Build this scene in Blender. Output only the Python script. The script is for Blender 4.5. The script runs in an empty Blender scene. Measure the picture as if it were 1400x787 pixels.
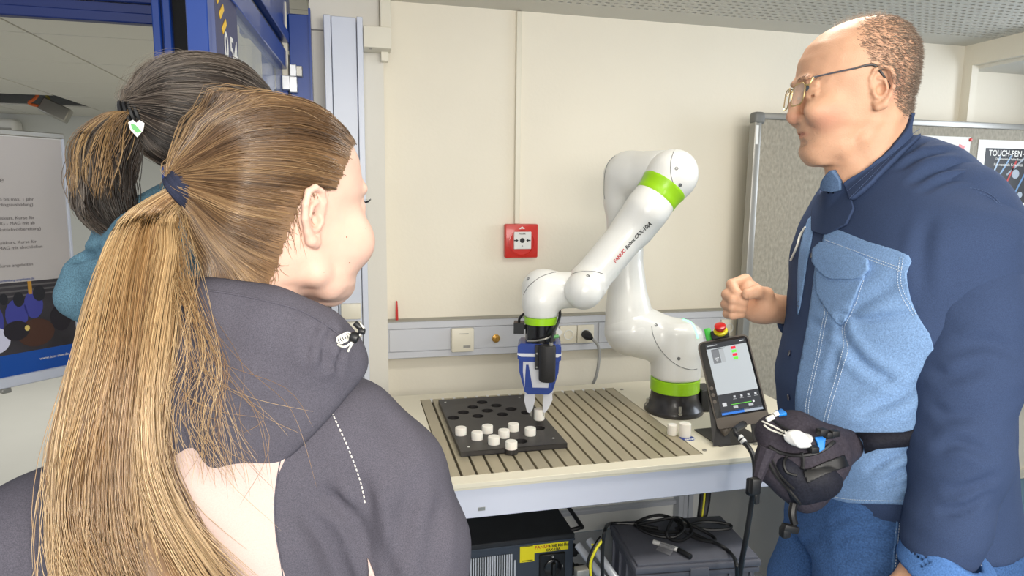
import bpy, bmesh, math, random
import numpy as np
from mathutils import Vector, Matrix
from mathutils.bvhtree import BVHTree
from math import sin, cos, pi, radians, sqrt, atan2
random.seed(7); rng = np.random.default_rng(11)
S = bpy.context.scene

# ------------------------------------------------------------ camera
FPX = 900.0
CAM = np.array([0, 0, 1.55]); YAW, PIT, ROL = radians(13.8), radians(8.0), radians(0.6)
cF = np.array([sin(YAW)*cos(PIT), cos(YAW)*cos(PIT), -sin(PIT)])
_r0 = np.array([cos(YAW), -sin(YAW), 0.0]); _u0 = np.cross(_r0, cF)
cR = _r0*cos(ROL) + _u0*sin(ROL); cU = _u0*cos(ROL) - _r0*sin(ROL)
cd = bpy.data.cameras.new('camera'); co = bpy.data.objects.new('camera', cd); S.collection.objects.link(co)
cd.sensor_width = 36; cd.lens = FPX/1400*36; cd.clip_start = 0.02
co.matrix_world = Matrix(((cR[0], cU[0], -cF[0], CAM[0]), (cR[1], cU[1], -cF[1], CAM[1]), (cR[2], cU[2], -cF[2], CAM[2]), (0, 0, 0, 1)))
S.camera = co

# ------------------------------------------------------------ world, lights, exposure
W = bpy.data.worlds.new('world'); S.world = W; W.use_nodes = True
W.node_tree.nodes['Background'].inputs[0].default_value = (0.94, 0.96, 1.0, 1)
W.node_tree.nodes['Background'].inputs[1].default_value = 0.62
S.view_settings.view_transform = 'Standard'; S.view_settings.look = 'None'
S.view_settings.gamma = 1.0; S.view_settings.exposure = 0.28; S.view_settings.use_curve_mapping = False


def lamp(name, kind, loc, energy, color, size=0.1, aim=None, size_y=None):
    d = bpy.data.lights.new(name, kind); d.energy = energy; d.color = color
    if kind == 'AREA':
        d.size = size
        if size_y: d.shape = 'RECTANGLE'; d.size_y = size_y
    else:
        d.shadow_soft_size = size
    o = bpy.data.objects.new(name, d); S.collection.objects.link(o); o.location = loc
    if aim is not None:
        o.rotation_euler = (Vector(aim)-Vector(loc)).to_track_quat('-Z', 'Y').to_euler()
    return o


lamp('camera_flash', 'POINT', tuple(CAM + 0.07*cR + 0.03*cU - 0.04*cF), 12.0, (1.0, 0.92, 0.77), 0.012)
lamp('front_fill_behind', 'AREA', (0.6, -1.3, 1.9), 66, (1.0, 0.96, 0.90), 2.2, (0.8, 2.6, 1.1), 1.0)  # unseen panel added behind the camera as soft front fill
lamp('ceiling_tube', 'AREA', (1.3, 1.3, 2.27), 16, (1.0, 0.95, 0.86), 1.2, (1.3, 1.3, 0), 0.25)
lamp('left_room_lamp', 'AREA', (-2.0, 5.0, 2.3), 60, (1.0, 0.97, 0.92), 1.5, (-2.0, 5.0, 0), 1.5)
lamp('window_light_right', 'AREA', (3.6, 1.6, 1.9), 25, (0.80, 0.88, 1.0), 1.0, (1.2, 1.4, 1.4), 1.0)


# ------------------------------------------------------------ helpers
def P(x, y, d): return CAM + d*(cF + (x-700)/FPX*cR - (y-393.5)/FPX*cU)
def PY(x, y, Y):
    v = P(x, y, 1)-CAM; return CAM + v*(Y/v[1])
def PZ(x, y, Z):
    v = P(x, y, 1)-CAM; return CAM + v*((Z-CAM[2])/v[2])
def lin(c): return tuple((v/12.92 if v <= 0.04045 else ((v+0.055)/1.055)**2.4) for v in c)
def rgb(r, g, b): return lin((r/255, g/255, b/255)) + (1.0,)


MATS = {}
def mat(name, c, rough=0.5, metal=0.0, var=0.0, scale=30, bump=0.0, bscale=None, emit=0, spec=0.5, coat=0, stretch=None, detail=4, sheen=0, alpha=1, trans=0, sss=0):
    if name in MATS: return MATS[name]
    m = bpy.data.materials.new(name); MATS[name] = m; m.use_nodes = True
    nt = m.node_tree; b = nt.nodes['Principled BSDF']; L = nt.links
    b.inputs['Base Color'].default_value = rgb(*c)
    b.inputs['Roughness'].default_value = rough; b.inputs['Metallic'].default_value = metal
    b.inputs['Specular IOR Level'].default_value = spec
    b.inputs['Coat Weight'].default_value = coat
    b.inputs['Sheen Weight'].default_value = sheen
    if sss:
        b.inputs['Subsurface Weight'].default_value = sss; b.inputs['Subsurface Radius'].default_value = (0.012, 0.005, 0.003); b.inputs['Subsurface Scale'].default_value = 1.0
    if trans: b.inputs['Transmission Weight'].default_value = trans
    if alpha < 1: b.inputs['Alpha'].default_value = alpha
    if emit:
        b.inputs['Emission Color'].default_value = rgb(*c); b.inputs['Emission Strength'].default_value = emit
    tc = nt.nodes.new('ShaderNodeTexCoord'); mp = nt.nodes.new('ShaderNodeMapping'); L.new(tc.outputs['Object'], mp.inputs[0])
    if stretch: mp.inputs['Scale'].default_value = stretch
    n = nt.nodes.new('ShaderNodeTexNoise'); n.inputs['Scale'].default_value = scale; n.inputs['Detail'].default_value = detail
    L.new(mp.outputs[0], n.inputs['Vector'])
    if var:
        mr = nt.nodes.new('ShaderNodeMapRange'); mr.inputs['From Min'].default_value = 0.3; mr.inputs['From Max'].default_value = 0.7
        mr.inputs['To Min'].default_value = 1-var; mr.inputs['To Max'].default_value = 1+var
        L.new(n.outputs['Fac'], mr.inputs['Value'])
        mx = nt.nodes.new('ShaderNodeMix'); mx.data_type = 'RGBA'; mx.blend_type = 'MULTIPLY'; mx.inputs['Factor'].default_value = 1
        mx.inputs['A'].default_value = rgb(*c); L.new(mr.outputs[0], mx.inputs['B']); L.new(mx.outputs['Result'], b.inputs['Base Color'])
    if bump:
        n2 = n
        if bscale:
            n2 = nt.nodes.new('ShaderNodeTexNoise'); n2.inputs['Scale'].default_value = bscale; n2.inputs['Detail'].default_value = 3
            L.new(mp.outputs[0], n2.inputs['Vector'])
        bp = nt.nodes.new('ShaderNodeBump'); bp.inputs['Strength'].default_value = bump; bp.inputs['Distance'].default_value = 0.01
        L.new(n2.outputs['Fac'], bp.inputs['Height']); L.new(bp.outputs[0], b.inputs['Normal'])
    return m


MW = {}                                            # object name -> matrix_world (set without a depsgraph update)
def tag(o, label=None, cat=None, group=None, kind=None):
    if label: o['label'] = label
    if cat: o['category'] = cat
    if group: o['group'] = group
    if kind: o['kind'] = kind
    return o
def _reg(o, M, parent):
    if parent is not None:
        o.parent = parent; o.matrix_parent_inverse = Matrix.Identity(4); PMi = MW[parent.name].inverted()
    else: PMi = Matrix.Identity(4)
    o.matrix_basis = PMi @ M; MW[o.name] = M; S.collection.objects.link(o)
def empty(name, loc, label=None, cat=None, group=None, rz=0, parent=None, kind=None):
    o = bpy.data.objects.new(name, None); o.empty_display_size = 0.05
    _reg(o, Matrix.Translation(Vector(loc)) @ Matrix.Rotation(rz, 4, 'Z'), parent)
    return tag(o, label, cat, group, kind)
def geo(name, vf, m, parent=None, smooth=40, at=None, local=False, mats=None, mi=None):
    """vf = (verts, faces) in world space; one mesh object. `at` = its origin."""
    V, Fc = vf; V = np.asarray(V, dtype=float)
    if at is None:
        M = MW[parent.name] if parent is not None else Matrix.Translation(Vector((V.min(0)+V.max(0))/2))
        if parent is None: M = Matrix.Translation(Vector(((V[:, 0].min()+V[:, 0].max())/2, (V[:, 1].min()+V[:, 1].max())/2, V[:, 2].min())))
    else: M = at if isinstance(at, Matrix) else Matrix.Translation(Vector(at))
    if not local:
        Mi = np.array(M.inverted()); V = V @ Mi[:3, :3].T + Mi[:3, 3]
    me = bpy.data.meshes.new(name); me.from_pydata(V.tolist(), [], Fc if isinstance(Fc, list) else Fc.tolist()); me.update()
    for k in (mats or ([m] if m else [])): me.materials.append(k)
    if mi is not None: me.polygons.foreach_set('material_index', np.asarray(mi, dtype=np.int32))
    if smooth:
        me.polygons.foreach_set('use_smooth', [True]*len(me.polygons))
        if smooth < 180: me.set_sharp_from_angle(angle=radians(smooth))
    o = bpy.data.objects.new(name, me); _reg(o, M, parent)
    return o
def join(*vfs):
    V = []; Fc = []; n = 0
    for v, f in vfs:
        v = np.asarray(v, dtype=float); V.append(v); Fc += [[i+n for i in q] for q in (f if isinstance(f, list) else f.tolist())]; n += len(v)
    return np.concatenate(V), Fc
def basis(z, x=None):
    z = np.asarray(z, float); z = z/np.linalg.norm(z)
    x = np.array([1, 0, 0]) if x is None else np.asarray(x, float)
    if abs(np.dot(x, z)/np.linalg.norm(x)) > 0.98: x = np.array([0, 1, 0.])
    x = x-np.dot(x, z)*z; x /= np.linalg.norm(x); return x, np.cross(z, x), z
def bm_out(bm):
    bm.verts.index_update(); v = np.array([q.co[:] for q in bm.verts]); f = [[q.index for q in p.verts] for p in bm.faces]; bm.free(); return v, f
def box(c, s, bev=0.0, seg=1, R=None):
    """c centre, s full size; R = 3 column axes"""
    bm = bmesh.new(); bmesh.ops.create_cube(bm, size=1)
    for v in bm.verts: v.co = Vector((v.co.x*s[0], v.co.y*s[1], v.co.z*s[2]))
    if bev: bmesh.ops.bevel(bm, geom=bm.edges[:], offset=min(bev, min(s)*0.49), segments=seg, affect='EDGES', profile=0.5)
    v, f = bm_out(bm)
    if R is not None: v = v @ np.array(R)
    return v+np.array(c), f
def bx(x0, x1, y0, y1, z0, z1, bev=0.0, seg=1): return box(((x0+x1)/2, (y0+y1)/2, (z0+z1)/2), (abs(x1-x0), abs(y1-y0), abs(z1-z0)), bev, seg)
def lathe(prof, o, axis=(0, 0, 1), n=24, x=None, arc=2*pi, cap=True):
    X, Y, Z = basis(axis, x); V = []; Fc = []; full = abs(arc-2*pi) < 1e-6; m = n if full else n+1
    for r, h in prof:
        for k in range(m):
            a = arc*k/n; V.append(np.array(o)+Z*h+(X*cos(a)+Y*sin(a))*r)
    for i in range(len(prof)-1):
        for k in range(n):
            a, b = i*m+k, i*m+(k+1) % m; Fc.append([a, b, b+m, a+m])
    if cap and full:
        Fc.append(list(range(m))[::-1]); Fc.append([(len(prof)-1)*m+k for k in range(m)])
    return np.array(V), Fc
def cyl(a, b, r, r2=None, n=16):
    a = np.array(a, float); b = np.array(b, float); L = np.linalg.norm(b-a)
    return lathe([(r, 0), (r if r2 is None else r2, L)], a, b-a, n)
def cyb(a, b, r, bev=0.002, n=24):
    a = np.array(a, float); b = np.array(b, float); L = np.linalg.norm(b-a)
    return lathe([(r-bev, 0), (r-bev*.3, bev*.3), (r, bev), (r, L-bev), (r-bev*.3, L-bev*.3), (r-bev, L)], a, b-a, n)
def crom(pts, sub=6, closed=False):
    p = np.array(pts, float); n = len(p); out = []
    for i in range(n if closed else n-1):
        g = (lambda k: p[k % n]) if closed else (lambda k: p[min(max(k, 0), n-1)])
        a, b, c, d = g(i-1), g(i), g(i+1), g(i+2)
        for s in range(sub):
            t = s/sub; out.append(0.5*((2*b)+(-a+c)*t+(2*a-5*b+4*c-d)*t*t+(-a+3*b-3*c+d)*t**3))
    if not closed: out.append(p[-1])
    return np.array(out)
def tube(pts, r, n=8, sub=6, closed=False, smooth=True):
    q = crom(pts, sub, closed) if smooth else np.array(pts, float); m = len(q)
    rr = np.full(m, r) if np.isscalar(r) else np.interp(np.linspace(0, 1, m), np.linspace(0, 1, len(r)), r)
    T = np.gradient(q, axis=0)
    if closed: T = np.roll(q, -1, 0)-np.roll(q, 1, 0)
    T /= np.linalg.norm(T, axis=1)[:, None]+1e-12
    X, Y, _ = basis(T[0]); V = []; Fc = []
    for i in range(m):
        X = X-np.dot(X, T[i])*T[i]; X /= np.linalg.norm(X); Y = np.cross(T[i], X)
        for k in range(n):
            a = 2*pi*k/n; V.append(q[i]+rr[i]*(X*cos(a)+Y*sin(a)))
    for i in range(m if closed else m-1):
        j = (i+1) % m
        for k in range(n): Fc.append([i*n+k, i*n+(k+1) % n, j*n+(k+1) % n, j*n+k])
    if not closed: Fc.append(list(range(n))[::-1]); Fc.append([(m-1)*n+k for k in range(n)])
    return np.array(V), Fc
def prism(poly, o, X, Y, t, bev=0):
    """2-D polygon extruded by t along X x Y from o"""
    X = np.array(X, float); Y = np.array(Y, float); Z = np.cross(X, Y); Z /= np.linalg.norm(Z); n = len(poly)
    V = [np.array(o)+X*a+Y*b for a, b in poly]+[np.array(o)+X*a+Y*b+Z*t for a, b in poly]
    Fc = [list(range(n))[::-1], [n+i for i in range(n)]]+[[i, (i+1) % n, n+(i+1) % n, n+i] for i in range(n)]
    return np.array(V), Fc
def rrect(w, h, r, n=4, cx=0, cy=0):
    out = []
    for sx, sy, a0 in ((1, 1, 0), (-1, 1, 90), (-1, -1, 180), (1, -1, 270)):
        for k in range(n+1):
            a = radians(a0+90*k/n); out.append((cx+sx*(w/2-r)+r*cos(a), cy+sy*(h/2-r)+r*sin(a)))
    return out
def text_vf(s, size, extrude=0.0003, align='CENTER', bold=0.0, sx=1.0, shear=0.0):
    c = bpy.data.curves.new('t', 'FONT'); c.body = s; c.size = size; c.extrude = extrude; c.align_x = align; c.align_y = 'CENTER'; c.offset = bold; c.shear = shear; c.resolution_u = 3
    o = bpy.data.objects.new('t', c); me = bpy.data.meshes.new_from_object(o)
    v = np.array([q.co[:] for q in me.vertices]); f = [list(p.vertices) for p in me.polygons]
    bpy.data.objects.remove(o); bpy.data.meshes.remove(me); v[:, 0] *= sx
    return v, f
def place(vf, o, X, Y):
    v, f = vf; X = np.array(X, float); X /= np.linalg.norm(X); Y = np.array(Y, float); Y = Y-np.dot(Y, X)*X; Y /= np.linalg.norm(Y); Z = np.cross(X, Y)
    return np.array(o)+v[:, :1]*X+v[:, 1:2]*Y+v[:, 2:3]*Z, f
def holed(outer, holes, o, X, Y, t):
    """flat plate with holes, from a filled 2-D curve"""
    c = bpy.data.curves.new('p', 'CURVE'); c.dimensions = '2D'; c.fill_mode = 'BOTH'; c.extrude = t/2
    for poly in [outer]+holes:
        s = c.splines.new('POLY'); s.points.add(len(poly)-1); s.use_cyclic_u = True
        for k, (a, b) in enumerate(poly): s.points[k].co = (a, b, 0, 1)
    ob = bpy.data.objects.new('p', c); me = bpy.data.meshes.new_from_object(ob)
    v = np.array([q.co[:] for q in me.vertices]); f = [list(p.vertices) for p in me.polygons]
    bpy.data.objects.remove(ob); bpy.data.meshes.remove(me)
    return place((v, f), o, X, Y)
def circ(cx, cy, r, n=16): return [(cx+r*cos(2*pi*k/n), cy+r*sin(2*pi*k/n)) for k in range(n)]


# ------------------------------------------------------------ signed distance fields -> one continuous mesh
class SDF:
    def __init__(s, lo, hi, h):
        s.ax = [np.arange(lo[i], hi[i]+h, h).astype(np.float32) for i in range(3)]; s.h = h
        s.F = np.full([len(a) for a in s.ax], 0.3, np.float32)
    def win(s, lo, hi, m):
        sl = [slice(max(0, int(np.searchsorted(s.ax[i], lo[i]-m))), int(np.searchsorted(s.ax[i], hi[i]+m))) for i in range(3)]
        g = [s.ax[i][sl[i]] for i in range(3)]
        return tuple(sl), (g[0][:, None, None], g[1][None, :, None], g[2][None, None, :])
    def op(s, sl, d, k, mode):
        A = s.F[sl]; k = max(k, 1e-5)
        if mode == 'u': h = np.maximum(k-np.abs(A-d), 0)/k; s.F[sl] = np.minimum(A, d)-h*h*k*0.25
        elif mode == 's': d = -d; h = np.maximum(k-np.abs(A-d), 0)/k; s.F[sl] = np.maximum(A, d)+h*h*k*0.25
        elif mode == 'i': h = np.maximum(k-np.abs(A-d), 0)/k; s.F[sl] = np.maximum(A, d)+h*h*k*0.25
    def ell(s, c, r, k=0.01, mode='u', R=None):
        r = np.array(r if np.ndim(r) else [r]*3, float); c = np.array(c, float); m = k+3*s.h
        e = np.full(3, r.max()) if R is not None else r
        sl, (X, Y, Z) = s.win(c-e, c+e, m)
        X = X-c[0]; Y = Y-c[1]; Z = Z-c[2]
        if R is not None: X, Y, Z = [R[i][0]*X+R[i][1]*Y+R[i][2]*Z for i in range(3)]
        q = np.sqrt((X/r[0])**2+(Y/r[1])**2+(Z/r[2])**2); g = np.sqrt((X/r[0]**2)**2+(Y/r[1]**2)**2+(Z/r[2]**2)**2)+1e-9
        s.op(sl, (q*(q-1)/g).astype(np.float32), k, mode); return s
    def cap(s, a, b, ra, rb=None, k=0.01, mode='u', flat=None):
        """tapered capsule; flat=(dir, f) scales the thickness along dir by f"""
        a = np.array(a, float); b = np.array(b, float); rb = ra if rb is None else rb; m = k+3*s.h; R = max(ra, rb)
        sl, (X, Y, Z) = s.win(np.minimum(a, b)-R, np.maximum(a, b)+R, m)
        ab = b-a; L = ab@ab+1e-12
        t = np.clip(((X-a[0])*ab[0]+(Y-a[1])*ab[1]+(Z-a[2])*ab[2])/L, 0, 1)
        dx = X-a[0]-t*ab[0]; dy = Y-a[1]-t*ab[1]; dz = Z-a[2]-t*ab[2]
        q = dx*dx+dy*dy+dz*dz
        if flat is not None:
            n = np.array(flat[0], float); n /= np.linalg.norm(n); q = q+(1/flat[1]**2-1)*(dx*n[0]+dy*n[1]+dz*n[2])**2
        d = np.sqrt(q)-(ra+(rb-ra)*t)
        s.op(sl, d.astype(np.float32), k, mode); return s
    def path(s, pts, rs, k=0.01, mode='u', flat=None):
        for i in range(len(pts)-1): s.cap(pts[i], pts[i+1], rs[i], rs[i+1], k if i == 0 else min(k, rs[i]*0.6), mode, flat)
        return s
    def box(s, c, hs, r=0.005, k=0.005, mode='u', R=None):
        c = np.array(c, float); hs = np.array(hs, float); m = k+3*s.h; e = np.full(3, np.linalg.norm(hs)) if R is not None else hs
        sl, (X, Y, Z) = s.win(c-e-r, c+e+r, m); X = X-c[0]; Y = Y-c[1]; Z = Z-c[2]
        if R is not None: X, Y, Z = [R[i][0]*X+R[i][1]*Y+R[i][2]*Z for i in range(3)]
        qx, qy, qz = np.abs(X)-hs[0]+r, np.abs(Y)-hs[1]+r, np.abs(Z)-hs[2]+r
        d = np.sqrt(np.maximum(qx, 0)**2+np.maximum(qy, 0)**2+np.maximum(qz, 0)**2)+np.minimum(np.maximum(qx, np.maximum(qy, qz)), 0)-r
        s.op(sl, d.astype(np.float32), k, mode); return s
    def loft(s, rings, k=0.02, p=2.0, mode='u', axis=2):
        """rings: (h, cx, cy, a, b[, ang]) stacked along an axis (default z); smooth cross sections"""
        rg = np.array(sorted(rings)); zz = rg[:, 0]; m = k+3*s.h
        o = {2: (0, 1, 2), 0: (1, 2, 0), 1: (0, 2, 1)}[axis]
        R = rg[:, 3:5].max()
        lo = np.zeros(3); hi = np.zeros(3)
        lo[o[0]] = (rg[:, 1]-R).min(); hi[o[0]] = (rg[:, 1]+R).max(); lo[o[1]] = (rg[:, 2]-R).min(); hi[o[1]] = (rg[:, 2]+R).max(); lo[o[2]] = zz[0]; hi[o[2]] = zz[-1]
        sl, G = s.win(lo, hi, m); A = G[o[0]]; B = G[o[1]]; H = G[o[2]]
        h = np.clip(H.ravel(), zz[0], zz[-1])
        dense = np.linspace(zz[0], zz[-1], 200); 
        def ip(c):
            y = np.interp(dense, zz, rg[:, c]); w = max(1, int(0.25*200/len(zz))); ker = np.ones(2*w+1)/(2*w+1)
            y = np.convolve(np.pad(y, w, mode='edge'), ker, 'valid'); return np.interp(h, dense, y).reshape(H.shape)
        ca, cb, a, b = ip(1), ip(2), ip(3), ip(4)
        dA = A-ca; dB = B-cb
        if rg.shape[1] > 5:
            g = ip(5); dA, dB = dA*np.cos(g)+dB*np.sin(g), dB*np.cos(g)-dA*np.sin(g)
        q = (np.abs(dA/a)**p+np.abs(dB/b)**p)**(1/p)
        d = (q-1)*np.minimum(a, b)
        over = np.maximum(zz[0]-H, H-zz[-1])
        d = np.where(over > 0, np.sqrt(np.maximum(d, 0)**2+over**2), d) if mode != 's' else np.maximum(d, over)
        d = np.maximum(d, over)
        s.op(sl, d.astype(np.float32), k, mode); return s
    def plane(s, c, n, k=.004, mode='i'):
        n = np.asarray(n, float); n = n/np.linalg.norm(n); X, Y, Z = s.ax[0][:, None, None], s.ax[1][None, :, None], s.ax[2][None, None, :]
        d = (X-c[0])*n[0]+(Y-c[1])*n[1]+(Z-c[2])*n[2]; s.op((slice(None),)*3, d.astype(np.float32), k, mode); return s
    def disp(s, fn, band=0.05):
        i, j, k = np.nonzero(np.abs(s.F) < band)
        s.F[i, j, k] += fn(s.ax[0][i], s.ax[1][j], s.ax[2][k]).astype(np.float32); return s
    def blur(s, n=1):
        for _ in range(n):
            for a in range(3):
                G = s.F; s.F = G.copy()
                c = [slice(None)]*3; l = list(c); r = list(c); c[a] = slice(1, -1); l[a] = slice(0, -2); r[a] = slice(2, None)
                s.F[tuple(c)] = 0.5*G[tuple(c)]+0.25*(G[tuple(l)]+G[tuple(r)])
        return s
    def mesh(s):
        F = s.F; nx, ny, nz = F.shape; In = F < 0
        cs = [(i, j, k) for i in (0, 1) for j in (0, 1) for k in (0, 1)]
        g = lambda A, c: A[c[0]:nx-1+c[0], c[1]:ny-1+c[1], c[2]:nz-1+c[2]]
        cnt = sum(g(In, c).astype(np.int8) for c in cs); I, J, K = np.nonzero((cnt > 0) & (cnt < 8))
        val = {c: F[I+c[0], J+c[1], K+c[2]] for c in cs}
        acc = np.zeros((len(I), 3)); n = np.zeros(len(I))
        for c in cs:
            for a in range(3):
                if c[a] == 0:
                    e = list(c); e[a] = 1; e = tuple(e); v0, v1 = val[c], val[e]; m = (v0 < 0) != (v1 < 0)
                    t = np.where(m, v0/(v0-v1+1e-12), 0)
                    for q in range(3): acc[:, q] += np.where(m, (t if q == a else c[q]), 0)
                    n += m
        acc /= n[:, None]
        V = np.stack([s.ax[q][0]+(np.array([I, J, K][q])+acc[:, q])*s.h for q in range(3)], 1)
        idx = np.full((nx, ny, nz), -1, np.int32); idx[I, J, K] = np.arange(len(I)); Q = []
        for a in range(3):
            b, c = (a+1) % 3, (a+2) % 3
            s0 = [slice(1, -1)]*3; s0[a] = slice(0, -1); s1 = list(s0); s1[a] = slice(1, None)
            A0 = In[tuple(s0)]; A1 = In[tuple(s1)]; x = np.array(np.nonzero(A0 != A1)).T+np.array([0 if q == a else 1 for q in range(3)])
            if not len(x): continue
            eb = np.eye(3, dtype=int)[b]; ec = np.eye(3, dtype=int)[c]
            q4 = [idx[tuple((x-o).T)] for o in (0*eb, eb, eb+ec, ec)]
            q4 = np.stack(q4, 1); fl = In[tuple(x.T)]; q4[~fl] = q4[~fl][:, ::-1]; Q.append(q4)
        Q = np.concatenate(Q); Q = Q[(Q >= 0).all(1)]
        return V, Q
def fast(name, vf, mats, parent, local=True, attrs=None, mi=None, smooth=True, at=None):
    """large mesh from arrays; verts local to the parent when local"""
    V, Q = vf; V = np.asarray(V, float); Q = np.asarray(Q); M = MW[parent.name] if parent is not None else (at or Matrix.Identity(4))
    if not local: Mi = np.array(M.inverted()); V = V @ Mi[:3, :3].T + Mi[:3, 3]
    me = bpy.data.meshes.new(name); n = Q.shape[1]
    me.vertices.add(len(V)); me.vertices.foreach_set('co', V.astype(np.float32).ravel())
    me.loops.add(Q.size); me.loops.foreach_set('vertex_index', Q.astype(np.int32).ravel())
    me.polygons.add(len(Q)); me.polygons.foreach_set('loop_start', np.arange(0, Q.size, n, dtype=np.int32))
    me.polygons.foreach_set('use_smooth', np.full(len(Q), smooth))
    for m in mats: me.materials.append(m)
    if mi is not None: me.polygons.foreach_set('material_index', np.asarray(mi, np.int32))
    me.update(calc_edges=True)
    for k, v in (attrs or {}).items():
        a = me.attributes.new(k, 'FLOAT', 'POINT'); a.data.foreach_set('value', np.asarray(v, np.float32))
    o = bpy.data.objects.new(name, me); _reg(o, M, parent)
    return o
# ------------------------------------------------------------ setting
WY, CZ = 2.75, 2.30
m_wall = mat('wall_paint', (230, 223, 206), 0.75, var=0.015, scale=3, bump=0.06, bscale=70)
m_pill = mat('pillar_paint', (218, 214, 203), 0.7, bump=0.05, bscale=60)
m_ceil = mat('ceiling_board', (205, 201, 190), 0.8)
m_floor = mat('blue_floor', (92, 132, 160), 0.45, var=0.04, scale=8)
m_gfloor = mat('grey_floor', (170, 170, 164), 0.4, var=0.02, scale=4)
m_blue = mat('blue_lacquer', (22, 62, 142), 0.35, coat=0.3)
m_blue2 = mat('blue_lacquer_dark', (12, 34, 92), 0.4)
m_alu = mat('white_aluminium', (205, 210, 222), 0.35, bump=0.02, bscale=200)
m_alug = mat('grey_aluminium', (165, 163, 156), 0.35, metal=0.6)
m_cream = mat('cream_plastic', (220, 214, 196), 0.4)
m_dark = mat('black_plastic', (22, 23, 26), 0.45, bump=0.03, bscale=300)
m_void = mat('void_board', (52, 48, 42), 0.9)
m_white = mat('white_plastic', (225, 225, 222), 0.4)


def struct(name, vf, m, parent=None, **k):
    o = geo(name, vf, m, parent, **k)
    if parent is None: o['kind'] = 'structure'
    return o


struct('floor', bx(-0.45, 6.0, -2.5, 2.75, -0.05, 0.0), m_floor)
struct('floor_left', join(bx(-7, -0.45, -2.5, 8.35, -0.05, 0.0), bx(-0.45, 0.10, 2.75, 8.35, -0.05, 0)), m_gfloor)
wb = struct('wall_back', bx(-0.02, 6.0, WY, WY+0.12, 0, 2.6), m_wall)
# window reveal at the right end of the back wall: a boxed-out lintel and a jamb
struct('wall_right', bx(6.0, 6.1, -2.5, 2.75, 0, 2.6), m_wall)
struct('trim_1', join(bx(2.96, 3.9, 2.28, WY, 2.20, CZ), bx(2.96, 3.0, 2.70, WY, 1.0, 2.20)), m_wall)
struct('trim_2', bx(3.0, 3.9, 2.35, WY, 2.185, 2.20), m_pill)
struct('baseboard_back', bx(0.15, 6.0, WY-0.015, WY, 0, 0.06, 0.004), m_cream)
# ceiling: perforated plasterboard with real holes over a dark void
pc = empty('ceiling', (0, 0, CZ), kind='structure')
geo('ceiling_board', join(bx(0.10, 6.0, 2.60, WY, CZ, CZ+0.02), bx(-0.45, 0.44, 0.0, 2.60, CZ, CZ+0.02), bx(3.32, 6.0, 0.0, 2.60, CZ, CZ+0.02),
                          bx(-0.45, 6.0, -2.5, 0.0, CZ, CZ+0.02), bx(0.44, 3.32, 0, 1.16, CZ, CZ+0.02), bx(-0.45, 0.10, 2.6, 2.75, CZ, CZ+0.02)), m_ceil, pc)
geo('void_board', bx(-0.45, 6.0, -2.5, 2.75, CZ+0.05, CZ+0.07), m_void, pc)
V = []; Fc = []; pt = 0.036; pr = 0.0098; x0, x1, y0, y1 = 0.44, 3.32, 1.16, 2.60
nx = round((x1-x0)/pt); ny = round((y1-y0)/pt)
for i in range(nx):
    for j in range(ny):
        cx, cy = x0+(i+.5)*pt, y0+(j+.5)*pt; h = pt/2; n = len(V)
        if (j % 2) == 0: pass
        for k in range(8):
            a = pi/4*k+pi/8; V.append((cx+pr*1.25*cos(a), cy+pr*0.9*sin(a), CZ))
        for k in range(8):
            a = pi/4*k+pi/8; V.append((cx+pr*1.25*cos(a), cy+pr*0.9*sin(a), CZ+0.012))
        sq = [(h, h*.42), (h*.42, h), (-h*.42, h), (-h, h*.42), (-h, -h*.42), (-h*.42, -h), (h*.42, -h), (h, -h*.42)]
        sq = [(h, h*.414)]+[(h*.414, h)]+[(-h*.414, h)]+[(-h, h*.414)]+[(-h, -h*.414)]+[(-h*.414, -h)]+[(h*.414, -h)]+[(h, -h*.414)]
        for a, b in sq: V.append((cx+a, cy+b, CZ))
        for a, b in ((h, h), (-h, h), (-h, -h), (h, -h)): V.append((cx+a, cy+b, CZ))
        for k in range(8):
            q = (k+1) % 8; Fc.append([n+16+k, n+16+q, n+q, n+k]); Fc.append([n+k, n+q, n+8+q, n+8+k])
        for c, (a, b) in enumerate(((0, 1), (2, 3), (4, 5), (6, 7))): Fc.append([n+16+a, n+24+c, n+16+b])
o = geo('perforated_panel', (np.array(V), Fc), m_ceil, pc, smooth=0); o['kind'] = 'stuff'

# pillar, left return wall
struct('wall_left', bx(-0.128, 0.135, 2.62, WY+0.02, 0, CZ), m_pill)
struct('trim_3', bx(-0.128, 0.12, 2.595, 2.62, 2.14, CZ), m_pill)

# left room, seen through the blue partition
m_tile = mat('ceiling_tile', (205, 204, 196), 0.8, bump=0.04, bscale=50)
LZ = 2.36
lc = empty('ceiling_left', (-2, 4, LZ), kind='structure')
geo('void_board', bx(-7, -0.13, 2.0, 8.35, LZ+0.22, LZ+0.24), m_void, lc)
tp_ = 0.85
for j in range(-2, 6):
    for i in range(-2, 6):
        ya = 4.07+j*tp_; xb = -1.60-(i-0.0)*tp_+tp_; xa = xb-tp_; xb = min(xb, -.15)
        if xb-xa < .1 or (j == 3 and i in (2, 3)) or ya < 1.9: continue
        geo('ceiling_tile', bx(xa+.007, xb-.007, ya+.007, min(ya+tp_, 8.34)-.007, LZ, LZ+.02, .003), m_tile, lc)
struct('wall_far', bx(-7, 0.1, 8.35, 8.45, 0, 2.6), mat('far_wall', (200, 202, 198), 0.8))
struct('wall_side', bx(0.0, 0.1, 2.87, 8.35, 0, 2.6), m_wall)
b_ = PY(76, 151, 7.1)
t = empty('dangling_cable_box', tuple(b_), 'small grey junction box dangling on cables from the dark gap in the ceiling', 'junction box')
geo('box_body', box(b_, (0.24, 0.10, 0.13), 0.01, R=basis((0.5, 0.2, 1), (1, 0, -0.6))), m_alug, t)
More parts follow.
